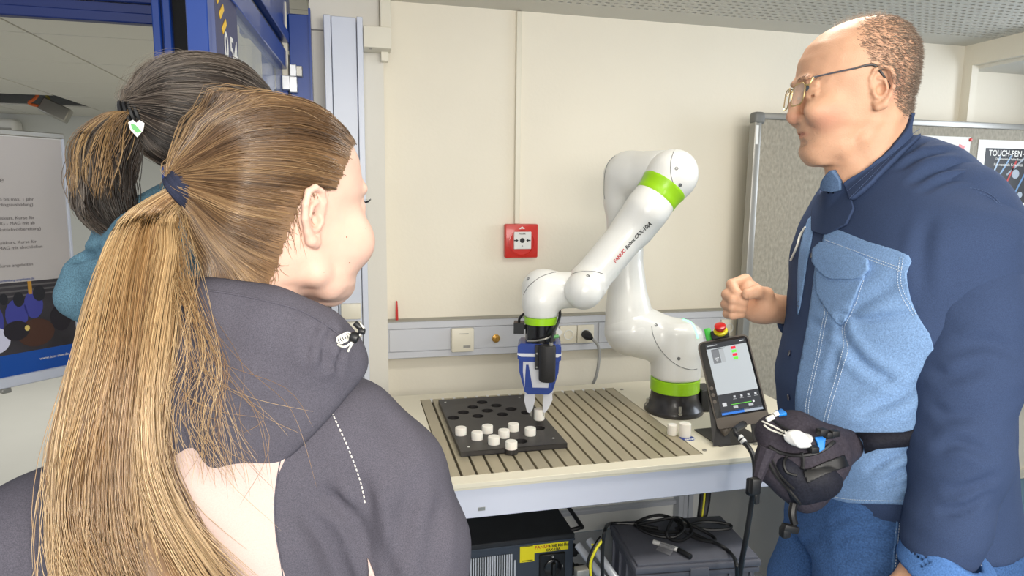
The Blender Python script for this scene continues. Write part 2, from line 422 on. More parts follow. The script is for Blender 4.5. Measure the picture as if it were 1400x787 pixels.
c_ = PY(64, 131, 7.1); geo('cable', tube([(c_[0]-.05, 7.15, 2.52), tuple(c_), tuple(b_)], 0.014), mat('cable_olive', (150, 140, 60), .5), t)
c_ = PY(50, 132, 7.0); d_ = PY(40, 141, 7.0); geo('cable', tube([(c_[0]+.06, 7.05, 2.55), tuple(c_), tuple(d_), tuple(b_+np.array([-.1, 0, .03]))], 0.014), mat('orange_cable', (200, 96, 40), 0.5), t)
a = P(8, 176, 7.6)
t = empty('wall_projector', (a[0], 8.2, a[2]-0.1), 'white wall unit high on the far wall, above the poster', 'wall unit')
q = PY(22, 183, 8.15); q0 = PY(-14, 161, 8.15)
geo('unit_body', bx(q0[0], q[0], 8.15, 8.345, q[2], q0[2], 0.05, 3), m_white, t)
geo('lower_vent', bx(q0[0]+.03, q[0]-.04, 8.14, 8.155, q[2]+0.03, q[2]+0.06), m_alug, t)

# ------------------------------------------------------------ blue steel and glass partition
YB = 1.95
g = empty('door_1', (-0.38, YB, 0), kind='structure')
hx0 = PY(-60, 25, YB)[0]; hx1 = PY(213, 25, YB)[0]; hz0 = 1.978; hz1 = 2.050
struct('trim_4', join(bx(hx0, hx1, YB, YB+0.03, hz0, hz0+.026, .003), bx(hx0, hx1, YB+.008, YB+0.03, hz0+.026, hz0+.048), bx(hx0, hx1, YB, YB+0.03, hz0+.05, hz1, .003)), m_blue2)
struct('trim_5', bx(hx0, hx1, YB, YB+0.05, hz1+0.012, 2.28), m_tile)
pa, pb = PY(211, 60, YB)[0], PY(237, 60, YB)[0]
struct('trim_6', join(bx(pa, pa+(pb-pa)*.45, YB-0.01, YB+0.04, 0, 2.30, .003), bx(pa+(pb-pa)*.55, pb, YB-0.01, YB+0.04, 0, 2.30, .003), bx(pa, pb, YB+.01, YB+0.035, 0, 2.30)), m_blue)
struct('trim_7', bx(pb, PY(268, 60, YB)[0], YB+0.01, YB+0.03, 0, 2.30), mat('rubber_seal', (20, 20, 19), 0.85))
# door leaf standing open into the left room
A = P(271, 60, 1.29); Bq = P(390, 60, 2.45); A[2] = 0; Bq[2] = 0
dx = Bq-A; Ld = np.linalg.norm(dx); dx /= Ld; dz = np.array([0, 0, 1.0]); dn = np.cross(dx, dz)
def leaf(s0, s1, z0, z1, n0=-0.02, n1=0.02, bev=0.002):
    return box(A+dx*(s0+s1)/2+dz*(z0+z1)/2+dn*(n0+n1)/2, (s1-s0, abs(n1-n0), z1-z0), bev, R=(dx, dn, dz))
geo('frame', join(leaf(0, 0.06, 0.02, 2.05), leaf(Ld-.12, Ld-.04, 0.02, 2.05), leaf(0.06, Ld-.12, 1.985, 2.05), leaf(0.06, Ld-.12, 0.02, 0.30)), m_blue, g)
struct('trim_8', join(leaf(-0.03, Ld, 2.075, 2.115, -.03, .03), leaf(-0.03, Ld, 2.125, 2.30, -.02, .02)), m_blue, None)
geo('gasket', leaf(0, Ld-.04, 2.05, 2.068, -.012, .012), m_dark, g)
m_glass = mat('clear_glass', (225, 232, 235), 0.03, alpha=0.22, spec=0.6)
geo('pane', leaf(0.06, Ld-.12, 0.30, 1.985, -.004, .004, 0), m_glass, g)
def LP(px, py):
    v = P(px, py, 1)-CAM; k = ((A-CAM) @ dn)/(v @ dn); p = CAM+v*k; return float((p-A) @ dx), float(p[2])
fs = -1 if ((A-CAM) @ dn) > 0 else 1                       # side of the leaf that faces the camera
s0, _ = LP(286, 60); s1, _ = LP(317, 60); sa, za = LP(297, 62); sb_, _ = LP(315, 62); se, ze = LP(291, 12)
sgn = empty('door_sign', tuple(A+dx*s0+dz*za), 'navy room number sign reading 0.54 on the blue door', 'sign')
geo('plate', leaf(s0, s1, za-.20, za+.30, fs*.006, fs*.014, .001), mat('navy_sign', (36, 44, 92), 0.4), sgn)
v_, f_ = text_vf('0.54', .085, align='LEFT', bold=.0012); v_[:, 0] *= (sb_-sa)/v_[:, 0].max(); v_[:, 0] += sa
geo('number', (A+dx*v_[:, :1]+dz*(v_[:, 1:2]+za)+dn*(fs*.0150+v_[:, 2:3]), f_), m_white, sgn)
for k in range(4): geo('emblem_bar', box(A+dx*(se-.030+.020*k)+dz*(ze+.050-.026*k)+dn*fs*.0150, (0.045, 0.002, 0.014), .0005, R=(dx*.8+dz*.6, dn, dz*.8-dx*.6)), mat('yellow_print', (235, 190, 60), 0.5), sgn)
# hinge-side post and hardware
qa, qb = PY(396, 60, 2.60)[0], PY(424, 60, 2.60)[0]
struct('trim_9', join(bx(qa, qb+.004, 2.56, 2.64, 0, 2.18, .004), bx(qb-.001, qb+.006, 2.55, 2.64, 0, 2.2)), m_blue)
qc = PY(366, 60, 2.60)[0]
struct('trim_10', join(bx(qc-.02, qc+.022, 2.57, 2.63, 0, 2.10, .003), bx(qc+.045, qa-.012, 2.57, 2.63, 0, 2.10, .003)), m_blue)
struct('trim_11', bx(PY(330, 60, 2.6)[0], qa, 2.565, 2.635, 2.10, 2.19, .004), m_blue)
h = empty('hinge_assembly', (qa, 2.545, 1.98), 'silver hinge blocks on the blue post left of the white column', 'hinge')
def pyb(x0, x1, y0, y1, Y, t, bev=.002):
    a = PY(x0, y1, Y); b = PY(x1, y0, Y); return bx(a[0], b[0], Y, Y+t, a[2], b[2], bev)
geo('hinge_block', pyb(396, 405, 88, 104, 2.515, .04), mat('silver_metal', (190, 192, 195), 0.3, metal=0.7), h)
geo('hinge_arm', pyb(404, 413, 90, 104, 2.53, .03), m_alug, h)
geo('hinge_block', pyb(386, 396, 103, 122, 2.515, .04), MATS['silver_metal'], h)
geo('hinge_pin', pyb(396, 406, 104, 126, 2.53, .02), MATS['silver_metal'], h)
geo('rod', pyb(386, 391, 2, 103, 2.545, .012), m_cream, h)

# ------------------------------------------------------------ white aluminium cable column
YC = 2.52
t = empty('cable_column', (0.0, YC, 0), 'tall white aluminium cable column beside the blue door frame', 'cable duct')
c0, c1, c2, c3 = [PY(v, 40, YC)[0] for v in (442.5, 453, 487, 496)]
def col(x0, x1, y0, y1, z0, z1, m, nm): return geo(nm, bx(x0, x1, y0, y1, z0, z1, .002), m, t)
ztop = PY(470, 21, YC)[2]
col(c0, c1-.002, YC, YC+.095, 0, ztop, m_alu, 'side_profile'); col(c2+.002, c3, YC, YC+.095, 0, ztop, m_alu, 'side_profile')
col(c1, c2, YC+.006, YC+.09, 0.0, ztop-.002, m_alu, 'cover_strip')
for k, (ya, yb) in enumerate(((415, 436), (440, 461), (465, 486))):
    a = PY(468, ya, YC)[2]; b = PY(468, yb, YC)[2]
    geo('socket_module', bx(c1+.008, c2-.004, YC-.012, YC+.01, b, a, .004, 2), m_cream, t)
geo('grey_insert', bx(c0-.035, c0-.012, YC+.05, YC+.09, 0.6, PY(468, 418, YC)[2]), m_alug, t)
geo('cream_insert', bx(c0-.115, c0-.035, YC+.055, YC+.09, 0.6, PY(468, 418, YC)[2]), m_cream, t)
# junction box and vertical conduits near the ceiling corner
t = empty('junction_box', (0.08, 2.5, 2.15), 'cream junction box on a duct in the corner under the ceiling', 'junction box')
geo('box_body', pyb(497, 535, 37, 64, 2.52, .09), m_cream, t)
geo('duct_upper', pyb(520, 534, -6, 38, 2.56, .05), m_cream, t)
geo('duct_lower', pyb(521, 531, 64, 83, 2.58, .035), m_cream, t)
geo('screw', pyb(504, 509, 63.5, 66, 2.53, .02), m_alug, t)
# conduit down to the alarm
t = geo('wall_conduit', bx(0.680, 0.702, WY-.016, WY, 1.43, CZ-.004, .002), m_cream); tag(t, 'thin cream conduit running down the wall to the red fire alarm', 'conduit')
fa = empty('fire_alarm', (0.708, WY, 1.358), 'red square fire alarm call point with a white pane on the back wall', 'fire alarm')
m_red = mat('alarm_red', (200, 38, 28), 0.35, coat=0.3)
geo('housing', bx(0.636, 0.780, WY-.035, WY, 1.286, 1.430, .006, 2), m_red, fa)
geo('raised_ring', lathe([(.058, 0), (.058, .003), (.054, .004), (.052, .001)], (0.708, WY-.035, 1.352), (0, -1, 0), 40), m_red, fa)
pn = geo('pane', bx(0.672, 0.748, WY-.042, WY-.034, 1.324, 1.398, .002), m_white, fa)
m_ink = mat('print_black', (30, 30, 32), 0.6)
def wt(s, x, z, size, m, parent, Y, name='lettering', bold=0, sx=1.0): return geo(name, place(text_vf(s, size, bold=bold, sx=sx), (x, Y, z), (1, 0, 0), (0, 0, 1)), m, parent, smooth=0)
geo('button_mark', lathe([(.0105, 0), (.0105, .001), (.008, .0012)], (0.708, WY-.0422, 1.361), (0, -1, 0), 24), m_ink, pn)
for s in (-1, 1):
    poly = [(-.016, -.0025), (-.006, -.0025), (-.006, -.007), (.003, 0), (-.006, .007), (-.006, .0025), (-.016, .0025)]
    geo('arrow', prism([(a*1.0, b) for a, b in (poly if s > 0 else [(-a, b) for a, b in poly][::-1])], (0.708-s*.020, WY-.0422, 1.361), (1, 0, 0), (0, 0, 1), -.0008 if False else .0008), m_ink, pn)
wt('FEUER', 0.708, 1.389, .0105, m_ink, pn, WY-.0428)
wt('^', 0.708, 1.334, .018, m_ink, pn, WY-.0428)
# burning-house sign above the pane
geo('house_mark', prism([(-.011, 0), (-.011, .007), (0, .015), (.011, .007), (.011, 0), (.003, 0), (.003, .006), (-.004, .006), (-.004, 0)], (0.708, WY-.0355, 1.405), (1, 0, 0), (0, 0, 1), .001), m_white, fa)

# ------------------------------------------------------------ trunking with sockets
tk = empty('cable_trunking', (0.9, WY, 0.95), 'long aluminium cable trunking along the wall behind the robot', 'cable trunking')
m_tr = mat('trunking_alu', (196, 198, 204), 0.35, bump=0.02, bscale=150)
TY = WY-.06
geo('backing', bx(0.137, 2.6, TY+.006, WY, 0.875, 1.030, .001), m_tr, tk)
geo('top_rail', bx(0.137, 2.6, TY, TY+.01, 1.000, 1.030, .002), m_tr, tk)
geo('bottom_rail', bx(0.137, 2.6, TY, TY+.01, 0.876, 0.904, .002), m_tr, tk)
for x0, x1 in ((.145, .398), (.497, .82), (1.06, 1.62)): geo('cover', bx(x0, x1, TY+.001, TY+.009, .906, .998, .001), m_tr, tk)
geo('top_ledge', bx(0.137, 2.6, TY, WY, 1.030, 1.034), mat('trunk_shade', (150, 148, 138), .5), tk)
s = geo('room_sensor', bx(0.399, 0.494, TY-.022, TY+.004, 0.897, 0.997, .006, 2), m_cream); tag(s, 'square cream box with tiny print on the trunking, above the left of the bench', 'switch box')
wt('Telekom' if False else '', 0, 0, .01, m_ink, None, 0) if False else None
geo('print_line', bx(.430, .470, TY-.0228, TY-.0222, .974, .977), m_alug, s); geo('print_mark', bx(.448, .478, TY-.0228, TY-.0222, .915, .925), m_alug, s)
v = geo('brass_fitting', join(lathe([(.0165, 0), (.0165, .006), (.013, .007), (.013, .014), (.009, .015), (.009, .02)], (0.593, TY+.001, 0.945), (0, -1, 0), 6), lathe([(.0175, -.001), (.0175, .003), (.016, .004)], (0.593, TY+.001, 0.945), (0, -1, 0), 24)), mat('brass', (190, 150, 80), 0.3, metal=0.9)); tag(v, 'small round brass fitting on the trunking', 'fitting')
def sock(cx, label, s=.078):
    o = empty('wall_socket', (cx, TY, .95), label, 'socket', 'white sockets on the trunking')
    geo('frame', bx(cx-s/2, cx+s/2, TY-.010, TY+.004, .91, .99, .004, 2), m_cream, o)
    geo('bowl', lathe([(.0225, 0), (.0225, .003), (.019, .003), (.018, -.007), (.0, -.007)], (cx, TY-.0102, .95), (0, -1, 0), 28, cap=False), m_white, o)
    for d in (-.0095, .0095): geo('pin_hole', cyl((cx+d, TY-.0040, .95), (cx+d, TY-.0030, .95), .0025, n=8), m_dark, o)
    return o
sock(0.83, 'white socket half hidden behind the black box left of the gripper mount')
sock(0.915, 'white socket just right of the gripper mount, with nothing plugged in')
sock(0.995, 'white socket holding the black plug with the grey cable')
sock(1.70, 'white socket behind the red emergency button')
pg = empty('power_plug', (0.995, TY-.01, .95), 'black round plug with a grey cable hanging down to the bench', 'plug')
geo('plug_body', lathe([(.017, 0), (.019, .01), (.019, .028), (.014, .04), (.009, .05)], (0.988, TY-.012, .952), (0.35, -1, -.25), 20), m_dark, pg)
geo('cable', tube([(1.008, TY-.058, .937), (1.03, TY-.07, .91), (1.035, TY-.075, .86), (1.02, TY-.085, .78), (1.0, TY-.06, .70), (.99, TY-.03, .60)], .0065, 8), mat('grey_cable', (150, 150, 148), .5), pg)
r = geo('red_screwdriver_shaft', lathe([(.006, 0), (.006, .01), (.005, .05), (.0035, .078), (.002, .08)], (0.178, WY-.03, 1.034), (0, 0, 1), 12), mat('red_plastic', (190, 40, 35), .4)); tag(r, 'thin red pointed rod standing on the left end of the trunking', 'rod'); r.name = 'red_rod'

# ------------------------------------------------------------ pin board on a stand, sheets pinned to it
m_felt = mat('grey_felt', (148, 142, 128), 0.95, var=0.20, scale=90, stretch=(1, 1, .55), bump=.25, detail=8)
bd = empty('pin_board', (2.4, 2.58, 0), 'grey felt pin board with an aluminium frame behind the man', 'pin board')
m_fr = mat('board_frame', (150, 148, 142), 0.35, metal=0.5)
BX0, BX1, BZ0, BZ1, BY = 1.70, 3.72, 0.60, 1.915, 2.58
geo('felt_panel', bx(BX0+.02, BX1-.02, BY, BY+.03, BZ0+.02, BZ1-.02), m_felt, bd)
geo('left_rail', bx(BX0, BX0+.034, BY-.010, BY+.035, BZ0, BZ1-.02, .006, 2), m_fr, bd)
geo('right_rail', bx(BX1-.034, BX1, BY-.010, BY+.035, BZ0, BZ1-.02, .006, 2), m_fr, bd)
geo('top_rail', bx(BX0+.02, BX1-.02, BY-.010, BY+.035, BZ1-.028, BZ1, .006, 2), m_fr, bd)
geo('bottom_rail', bx(BX0+.02, BX1-.02, BY-.010, BY+.035, BZ0, BZ0+.03, .006, 2), m_fr, bd)
geo('corner_cap', bx(BX0-.003, BX0+.05, BY-.014, BY+.038, BZ1-.05, BZ1+.003, .014, 3), mat('corner_grey', (110, 110, 106), .5), bd)
geo('corner_cap', bx(BX1-.05, BX1+.003, BY-.014, BY+.038, BZ1-.05, BZ1+.003, .014, 3), MATS['corner_grey'], bd)
st = geo('sticker', bx(BX0+.006, BX0+.018, BY-.0112, BY-.0102, 1.78, 1.86), m_white, bd)
for x in (BX0+.05, 3.16):
    geo('leg', bx(x-.016, x+.016, BY+.0, BY+.035, 0.03, BZ0+.05, .003), m_fr, bd)
    geo('foot', bx(x-.018, x+.018, BY-.36, BY+.14, 0.0, 0.035, .006), m_fr, bd)
m_paper = mat('paper', (222, 220, 214), 0.7)
sh = empty('pinned_sheet', (2.83, BY-.002, 1.84), 'white sheet with a red pin half hidden behind the man', 'paper')
p0 = PY(1285, 186, BY); p1 = PY(1325, 206, BY)
geo('paper', bx(p0[0]-.1, p1[0], BY-.003, BY-.001, p1[2]-.24, p0[2]), m_paper, sh)
geo('red_print', box((p1[0]-.05, BY-.0035, p0[2]-.045), (.035, .001, .014), R=basis((0.4, 0, 1))), m_red, sh)
geo('pin', lathe([(.008, 0), (.008, .006), (.004, .010)], (p1[0]-.004, BY-.002, p0[2]-.012), (0, -1, 0), 12), m_red, sh)
ps = empty('pinned_poster', (3.15, BY-.002, 1.7), 'black poster headed TOUCH-PEN 4.0 in a white border on the pin board', 'poster')
p0 = PY(1338, 190, BY); p1 = PY(1340, 280, BY)
PX0, PZ1, PZ0 = p0[0], p0[2]-.002, p1[2]; PX1 = PX0+.36
geo('border', bx(PX0, PX1, BY-.003, BY-.001, PZ0, PZ1), m_paper, ps)
m_pb = mat('poster_black', (26, 27, 30), .5, var=.5, scale=14)
geo('print', bx(PX0+.045, PX1-.03, BY-.004, BY-.0029, PZ0+.012, PZ1-.038), m_pb, ps)
wt('TOUCH-PEN 4.0', (PX0+.052+PX1-.03)/2, PZ1-.062, .040, m_paper, ps, BY-.0046, sx=.88, bold=.0004)
wt('Das interaktive Tablet-Board', (PX0+.052+PX1-.03)/2, PZ1-.088, .014, m_paper, ps, BY-.0046)
wt('Für maximale Kreativität', (PX0+.052+PX1-.03)/2, PZ1-.115, .018, m_paper, ps, BY-.0046)
for k, (x, z, l, a, cc) in enumerate(((.10, .14, .20, 1.2, (150, 170, 190)), (.16, .17, .16, 1.0, (120, 150, 180)), (.20, .13, .18, 1.15, (175, 40, 35)), (.24, .19, .14, .7, (140, 150, 160)), (.13, .08, .10, 1.4, (180, 185, 190)), (.27, .10, .12, 1.1, (90, 130, 170)))):
    geo('pen_print', box((PX0+x, BY-.0044, PZ0+z), (l, .0006, .009), R=(np.array([cos(a), 0, sin(a)]), np.array([0, 1, 0]), np.array([-sin(a), 0, cos(a)]))), mat('pen_print_%d' % k, cc, .4), ps)
for x, z, r_ in ((.24, .15, .022), (.20, .06, .026), (.28, .05, .015)):
    geo('disc_print', lathe([(r_, 0), (r_, .0006), (r_*.5, .0007)], (PX0+x, BY-.0042, PZ0+z), (0, -1, 0), 20), mat('disc_print', (150, 160, 170), .4), ps)

# red floor line
rl = geo('red_floor_line', bx(2.2, 5.5, 2.095, 2.118, 0.0, 0.0015), mat('red_tape', (190, 60, 50), .5)); rl['kind'] = 'structure'; rl.name = 'trim_12'

# ------------------------------------------------------------ welding poster on its stand in the left room
TR, BR = P(84, 190, 2.45), P(116, 506, 2.42)
zt, zb = TR[2], BR[2]
o0 = np.array([(TR[0]+BR[0])/2, (TR[1]+BR[1])/2, 0]); ang = radians(43); ux = np.array([-sin(ang), -cos(ang), 0]); PWd = 0.62   # runs left, towards the camera
un = np.cross(np.array([0, 0, 1]), ux); 
if np.dot(un, CAM-o0) < 0: un = -un
po = empty('poster_stand', tuple(o0+ux*.3), 'framed welding course poster with a blue footer standing in the left room', 'poster')
H = zt-zb
def pq(a0, a1, b0, b1, t0, t1, bev=0):  # a along from right edge to left, b from top down (fractions of H), t outwards
    return box(o0+ux*(a0+a1)/2+np.array([0, 0, zt-(b0+b1)/2*H])+un*(t0+t1)/2, (abs(a1-a0), abs(t1-t0), abs(b1-b0)*H), bev, R=(ux, un, (0, 0, 1)))
m_pp = mat('poster_paper', (190, 184, 180), .35)
geo('backing', pq(0, PWd, 0, 1, -.012, 0), m_white, po)
geo('sheet', pq(.012, PWd, .012, .60, 0, .0012), m_pp, po)
geo('photo_print', pq(.012, PWd, .60, .895, 0, .0014), mat('photo_dark', (52, 48, 52), .4, var=.5, scale=9), po)
geo('footer', pq(.012, PWd, .895, .985, 0, .0014), mat('footer_blue', (18, 78, 165), .35), po)
geo('frame_side', pq(0, .010, 0, 1, -.012, .006, .002), m_alu, po)
geo('frame_bottom', pq(0, PWd, .985, 1.03, -.014, .012, .004), m_alu, po)
geo('frame_top', pq(0, PWd, -.015, .008, -.012, .008, .003), m_alug, po)
geo('post', pq(PWd-.03, PWd, .5, .52+ (zb)/H*1.0+.46, -.05, -.014), m_alug, po)
geo('foot', box(o0+ux*(PWd-.015)+un*-.03+np.array([0, 0, .01]), (.4, .4, .02), .004), m_alug, po)
geo('foot_clip', pq(.24, .27, 1.03, 1.05, -.01, .012, .003), m_alug, po)
ex = -ux
def ptx(s, a, b, size, m, nm='lettering', bold=0):
    v, f = text_vf(s, size, align='RIGHT', bold=bold); geo(nm, place((v, f), o0+ux*a+np.array([0, 0, zt-b*H])+un*.0022, ex, (0, 0, 1)), m, po, smooth=0)
m_gi = mat('grey_ink', (118, 113, 112), .6); m_bi = mat('blue_ink', (70, 90, 150), .6)
ptx('Richtlinie', .20, .185, .028, m_gi)
for s_, b, a in (('Grundkurs zum Schweissen bis max. 1 Jahr', .262, .115), ('mit Eignung Lehrlingsausbildung)', .284, .118),
                 ('Kurs als Basiskurs, Kurse für', .338, .118), ('Lehrlingsstufe WIG - MAG mit ab', .36, .118), ('- bzw. Werkstückvorbereitung)', .384, .10),
                 ('Kurs als Basiskurs, Kurse für', .437, .118), ('oder MIG - MAG mit abschließen', .459, .10), ('ITS Kurse angeboten', .53, .135)):
    ptx(s_, a, b, .0155, m_gi)
ptx('www.abc.de', .185, .575, .011, m_bi) if False else None
ptx('weiterbildung-angebote.de', .10 if False else .135, .590, .0115, m_bi)
ptx('www.bzo-saw.de', .045, .935, .014, m_paper)
# figures in the printed welding photo (flat print)
def pell(a, b, ra, rb, c, k, z=.0018):
    n = 16; poly = [(a+ra*cos(2*pi*i/n), -(b*H)+rb*sin(2*pi*i/n)) for i in range(n)]
    V_ = [o0+ux*p+np.array([0, 0, zt+q])+un*z for p, q in poly]; V2 = [v+un*.0003 for v in V_]
    geo('figure_print', (np.array(V_+V2), [list(range(n)), [n+i for i in range(n)][::-1]]+[[i, (i+1) % n, n+(i+1) % n, n+i] for i in range(n)]), mat('print_%s' % k, c, .45), po)
pell(.20, .735, .035, .055, (62, 66, 150), 'jacket_blue'); pell(.145, .70, .03, .05, (62, 66, 150), 'jacket_blue'); pell(.27, .75, .03, .06, (62, 66, 150), 'jacket_blue')
pell(.19, .672, .017, .026, (28, 28, 34), 'mask_black', .0022); pell(.125, .655, .02, .028, (28, 28, 34), 'mask_black', .0022); pell(.235, .665, .013, .02, (40, 40, 60), 'mask_black', .0022)
pell(.145, .82, .06, .05, (74, 44, 30), 'leather_brown', .0024); pell(.205, .80, .04, .035, (32, 26, 34), 'mask_dark', .0026)
pell(.27, .83, .045, .045, (215, 215, 235), 'arc_glow', .0022); pell(.30, .80, .03, .05, (130, 120, 190), 'arc_haze', .0024)
pell(.06, .77, .035, .05, (40, 34, 48), 'mask_dark', .0022); pell(.172, .795, .008, .010, (225, 200, 110), 'spark_yellow', .003)
geo('photo_print_pipe', pq(.146, .158, .60, .655, .0016, .0022), mat('pipe_yellow', (190, 140, 50), .5), po)
for k in range(3): geo('photo_print_beam', pq(.06, .3, .613+.02*k, .620+.02*k, .0015, .0018), mat('beam_grey', (95, 92, 92), .5), po)

# ------------------------------------------------------------ bench with a T-slot plate
BZ = .77
m_top = mat('bench_cream', (226, 219, 198), .45, bump=.02, bscale=120)
m_fas = mat('bench_fascia', (208, 212, 226), .4)
m_slat = mat('slot_aluminium', (176, 166, 142), .42, metal=.35, var=.04, scale=40, stretch=(1, .1, 1))
m_gro = mat('slot_groove', (96, 90, 78), .6)
bn = empty('work_bench', (.9, 2.1, 0), 'white robot work bench with a grooved aluminium plate let into its top', 'bench')
BX0_, BX1_, BY0, BY1 = -.05, 1.60, 1.685, 2.52
def hole_top():
    return holed([(BX0_, BY0), (BX1_, BY0), (BX1_, BY1), (BX0_, BY1)], [[(.243, 1.735), (.243, 2.455), (1.037, 2.455), (1.037, 1.735)]], (0, 0, BZ-.0095), (1, 0, 0), (0, 1, 0), .019)
geo('bench_top', hole_top(), m_top, bn, smooth=0)
geo('edge_rim', bx(BX0_, BX1_, BY0-.004, BY0+.004, BZ-.012, BZ+.0015, .001), m_top, bn)
geo('fascia', bx(BX0_+.003, BX1_-.003, BY0+.004, BY0+.022, BZ-.105, BZ-.0125, .002), m_fas, bn)
geo('under_frame', join(bx(BX0_+.02, BX1_-.02, BY0+.024, BY0+.060, BZ-.10, BZ-.0215), bx(BX0_+.02, BX1_-.02, BY1-.05, BY1-.01, BZ-.10, BZ-.0215)), mat('bench_under', (120, 116, 104), .6), bn)
geo('groove_bed', bx(.243, 1.037, 1.735, 2.455, BZ-.02, BZ-.012), m_gro, bn)
ns = 18; w = (1.037-.243)/ns
for k in range(ns):
    geo('slat', bx(.243+k*w+.0038, .243+(k+1)*w-.0038, 1.737, 2.453, BZ-.0118, BZ, .0008), m_slat, bn)
    if k: geo('slot_end', bx(.243+k*w-.0045, .243+k*w+.0045, 2.445, 2.458, BZ-.010, BZ+.001), m_white, bn)
geo('small_print', bx(.325, .345, BY0+.0032, BY0+.0042, BZ-.085, BZ-.075), m_alug, bn)
m_prof = mat('profile_alu', (196, 200, 208), .35, metal=.2)
for x, y in ((BX0_+.06, BY0+.06), (1.44, BY0+.10), (BX0_+.06, BY1-.06)):
    geo('leg', bx(x-.022, x+.022, y-.022, y+.022, 0, BZ-.10, .003), m_prof, bn)
lx = PY(935, 690, BY1-.05)[0]
geo('leg', join(bx(lx-.035, lx-.012, BY1-.07, BY1-.02, 0, BZ-.10, .002), bx(lx-.010, lx+.010, BY1-.066, BY1-.02, 0, BZ-.10), bx(lx+.012, lx+.035, BY1-.07, BY1-.02, 0, BZ-.10, .002)), m_prof, bn)
geo('lower_shelf', bx(BX0_+.05, BX1_-.05, BY0+.03, BY1-.02, .10, .125, .003), mat('shelf_grey', (178, 182, 188), .5), bn)
geo('back_panel', bx(BX0_+.1, 1.58, BY1-.02, BY1-.008, .125, BZ-.10), mat('back_panel_grey', (226, 227, 224), .6), bn)
geo('side_panel', bx(1.50, 1.515, BY0+.09, BY1-.02, .03, BZ-.10), MATS['back_panel_grey'], bn)
geo('profile_rail', bx(.70, 1.37, BY1-.045, BY1-.021, .215, .235, .003), m_prof, bn)
for x, y in ((1.060, 2.42), (1.24, 1.77), (1.36, 2.40), (1.055, 1.76)):
    geo('bolt', lathe([(.007, 0), (.007, .003), (.004, .0035), (.0035, .001)], (x, y, BZ), (0, 0, 1), 12), m_alug, bn)

# black fixture plate with 20 holes
HX = [(.33+.0873*i+.0437*j, 2.176+.05*j) for j in range(4) for i in range(4-j)]
HX += [(.33+.0873*i+.0437*j, 2.015-.05*j) for j in range(4) for i in range(4-j)]
m_blk = mat('fixture_black', (44, 42, 42), .42, var=.08, scale=25)
fx = empty('fixture_plate', (.47, 2.13, BZ), 'black plate with rows of round holes lying on the grooved bench', 'plate')
x0, x1, y0, y1 = .306, .642, 1.868, 2.385
sc = [(x0+.022, y1-.03), (x1-.03, y1-.03), (x0+.03, y0+.035), (x1-.03, y0+.05)]
geo('plate', holed([(x0, y0), (x1, y0), (x1, y1), (x0, y1)], [circ(a, b, .0205, 20)[::-1] for a, b in HX]+[circ(a, b, .0045, 10)[::-1] for a, b in sc], (0, 0, BZ+.0095), (1, 0, 0), (0, 1, 0), .015), m_blk, fx, smooth=0)
geo('bottom_sheet', bx(x0, x1, y0, y1, BZ+.0005, BZ+.002), m_dark, fx)
for a, b in HX: geo('socket_pin', cyl((a, b, BZ+.002), (a, b, BZ+.006), .005, n=10), m_blk, fx)
for a, b in sc: geo('screw', cyl((a, b, BZ+.002), (a, b, BZ+.0168), .0042, n=10), m_white, fx)
m_peg = mat('peg_white', (232, 228, 218), .5, sss=.1)
def peg(x, y, z, label, group, r=.0183, h=.038):
    o = geo('white_peg', lathe([(0.0, 0), (r-.002, 0), (r, .002), (r, h-.003), (r-.0008, h-.001), (r-.003, h), (r*.6, h), (0.0, h)], (x, y, z), n=28, cap=False), m_peg); tag(o, label, 'peg', group); return o
gp = 'white pegs standing in the fixture plate'
for i, l in ((10, 'white peg in the leftmost place of the back row of pegs'), (11, 'white peg second from the left in the back row of pegs'), (12, 'white peg third from the left in the back row, behind the gap'),
             (14, 'white peg at the left of the second row of pegs'), (15, 'white peg in the middle of the second row of pegs'), (16, 'white peg at the right end of the second row, nearest the gripper'),
             (17, 'white peg second nearest to the front edge of the black plate'), (19, 'white peg at the front tip, nearest to the front edge of the black plate')):
    peg(HX[i][0], HX[i][1], BZ+.002, l, gp)
peg(.608, 2.069, .797, 'white peg held between the fingers of the gripper', None)
a = PZ(919, 594, BZ); peg(a[0], a[1], BZ, 'left one of two white pegs in front of the robot base', 'pegs by the robot base', .0165, .036)
a = PZ(937, 597, BZ); peg(a[0], a[1]+.005, BZ, 'right one of two white pegs in front of the robot base', 'pegs by the robot base', .0195, .046)
d = empty('round_sticker', (a[0]+.001, a[1]-.012, BZ), 'small blue and white oval sticker on the bench under the pegs', 'sticker')
geo('disc', lathe([(.024, 0), (.024, .0008), (0, .0008)], (a[0]+.001, a[1]-.012, BZ), n=28), mat('sticker_blue', (30, 60, 140), .4), d)
geo('lettering', place(text_vf('SMW', .016, bold=.0005), (a[0]+.003, a[1]-.026, BZ+.0012), (1, 0, 0), (0, 1, 0)), m_white, d, smooth=0)

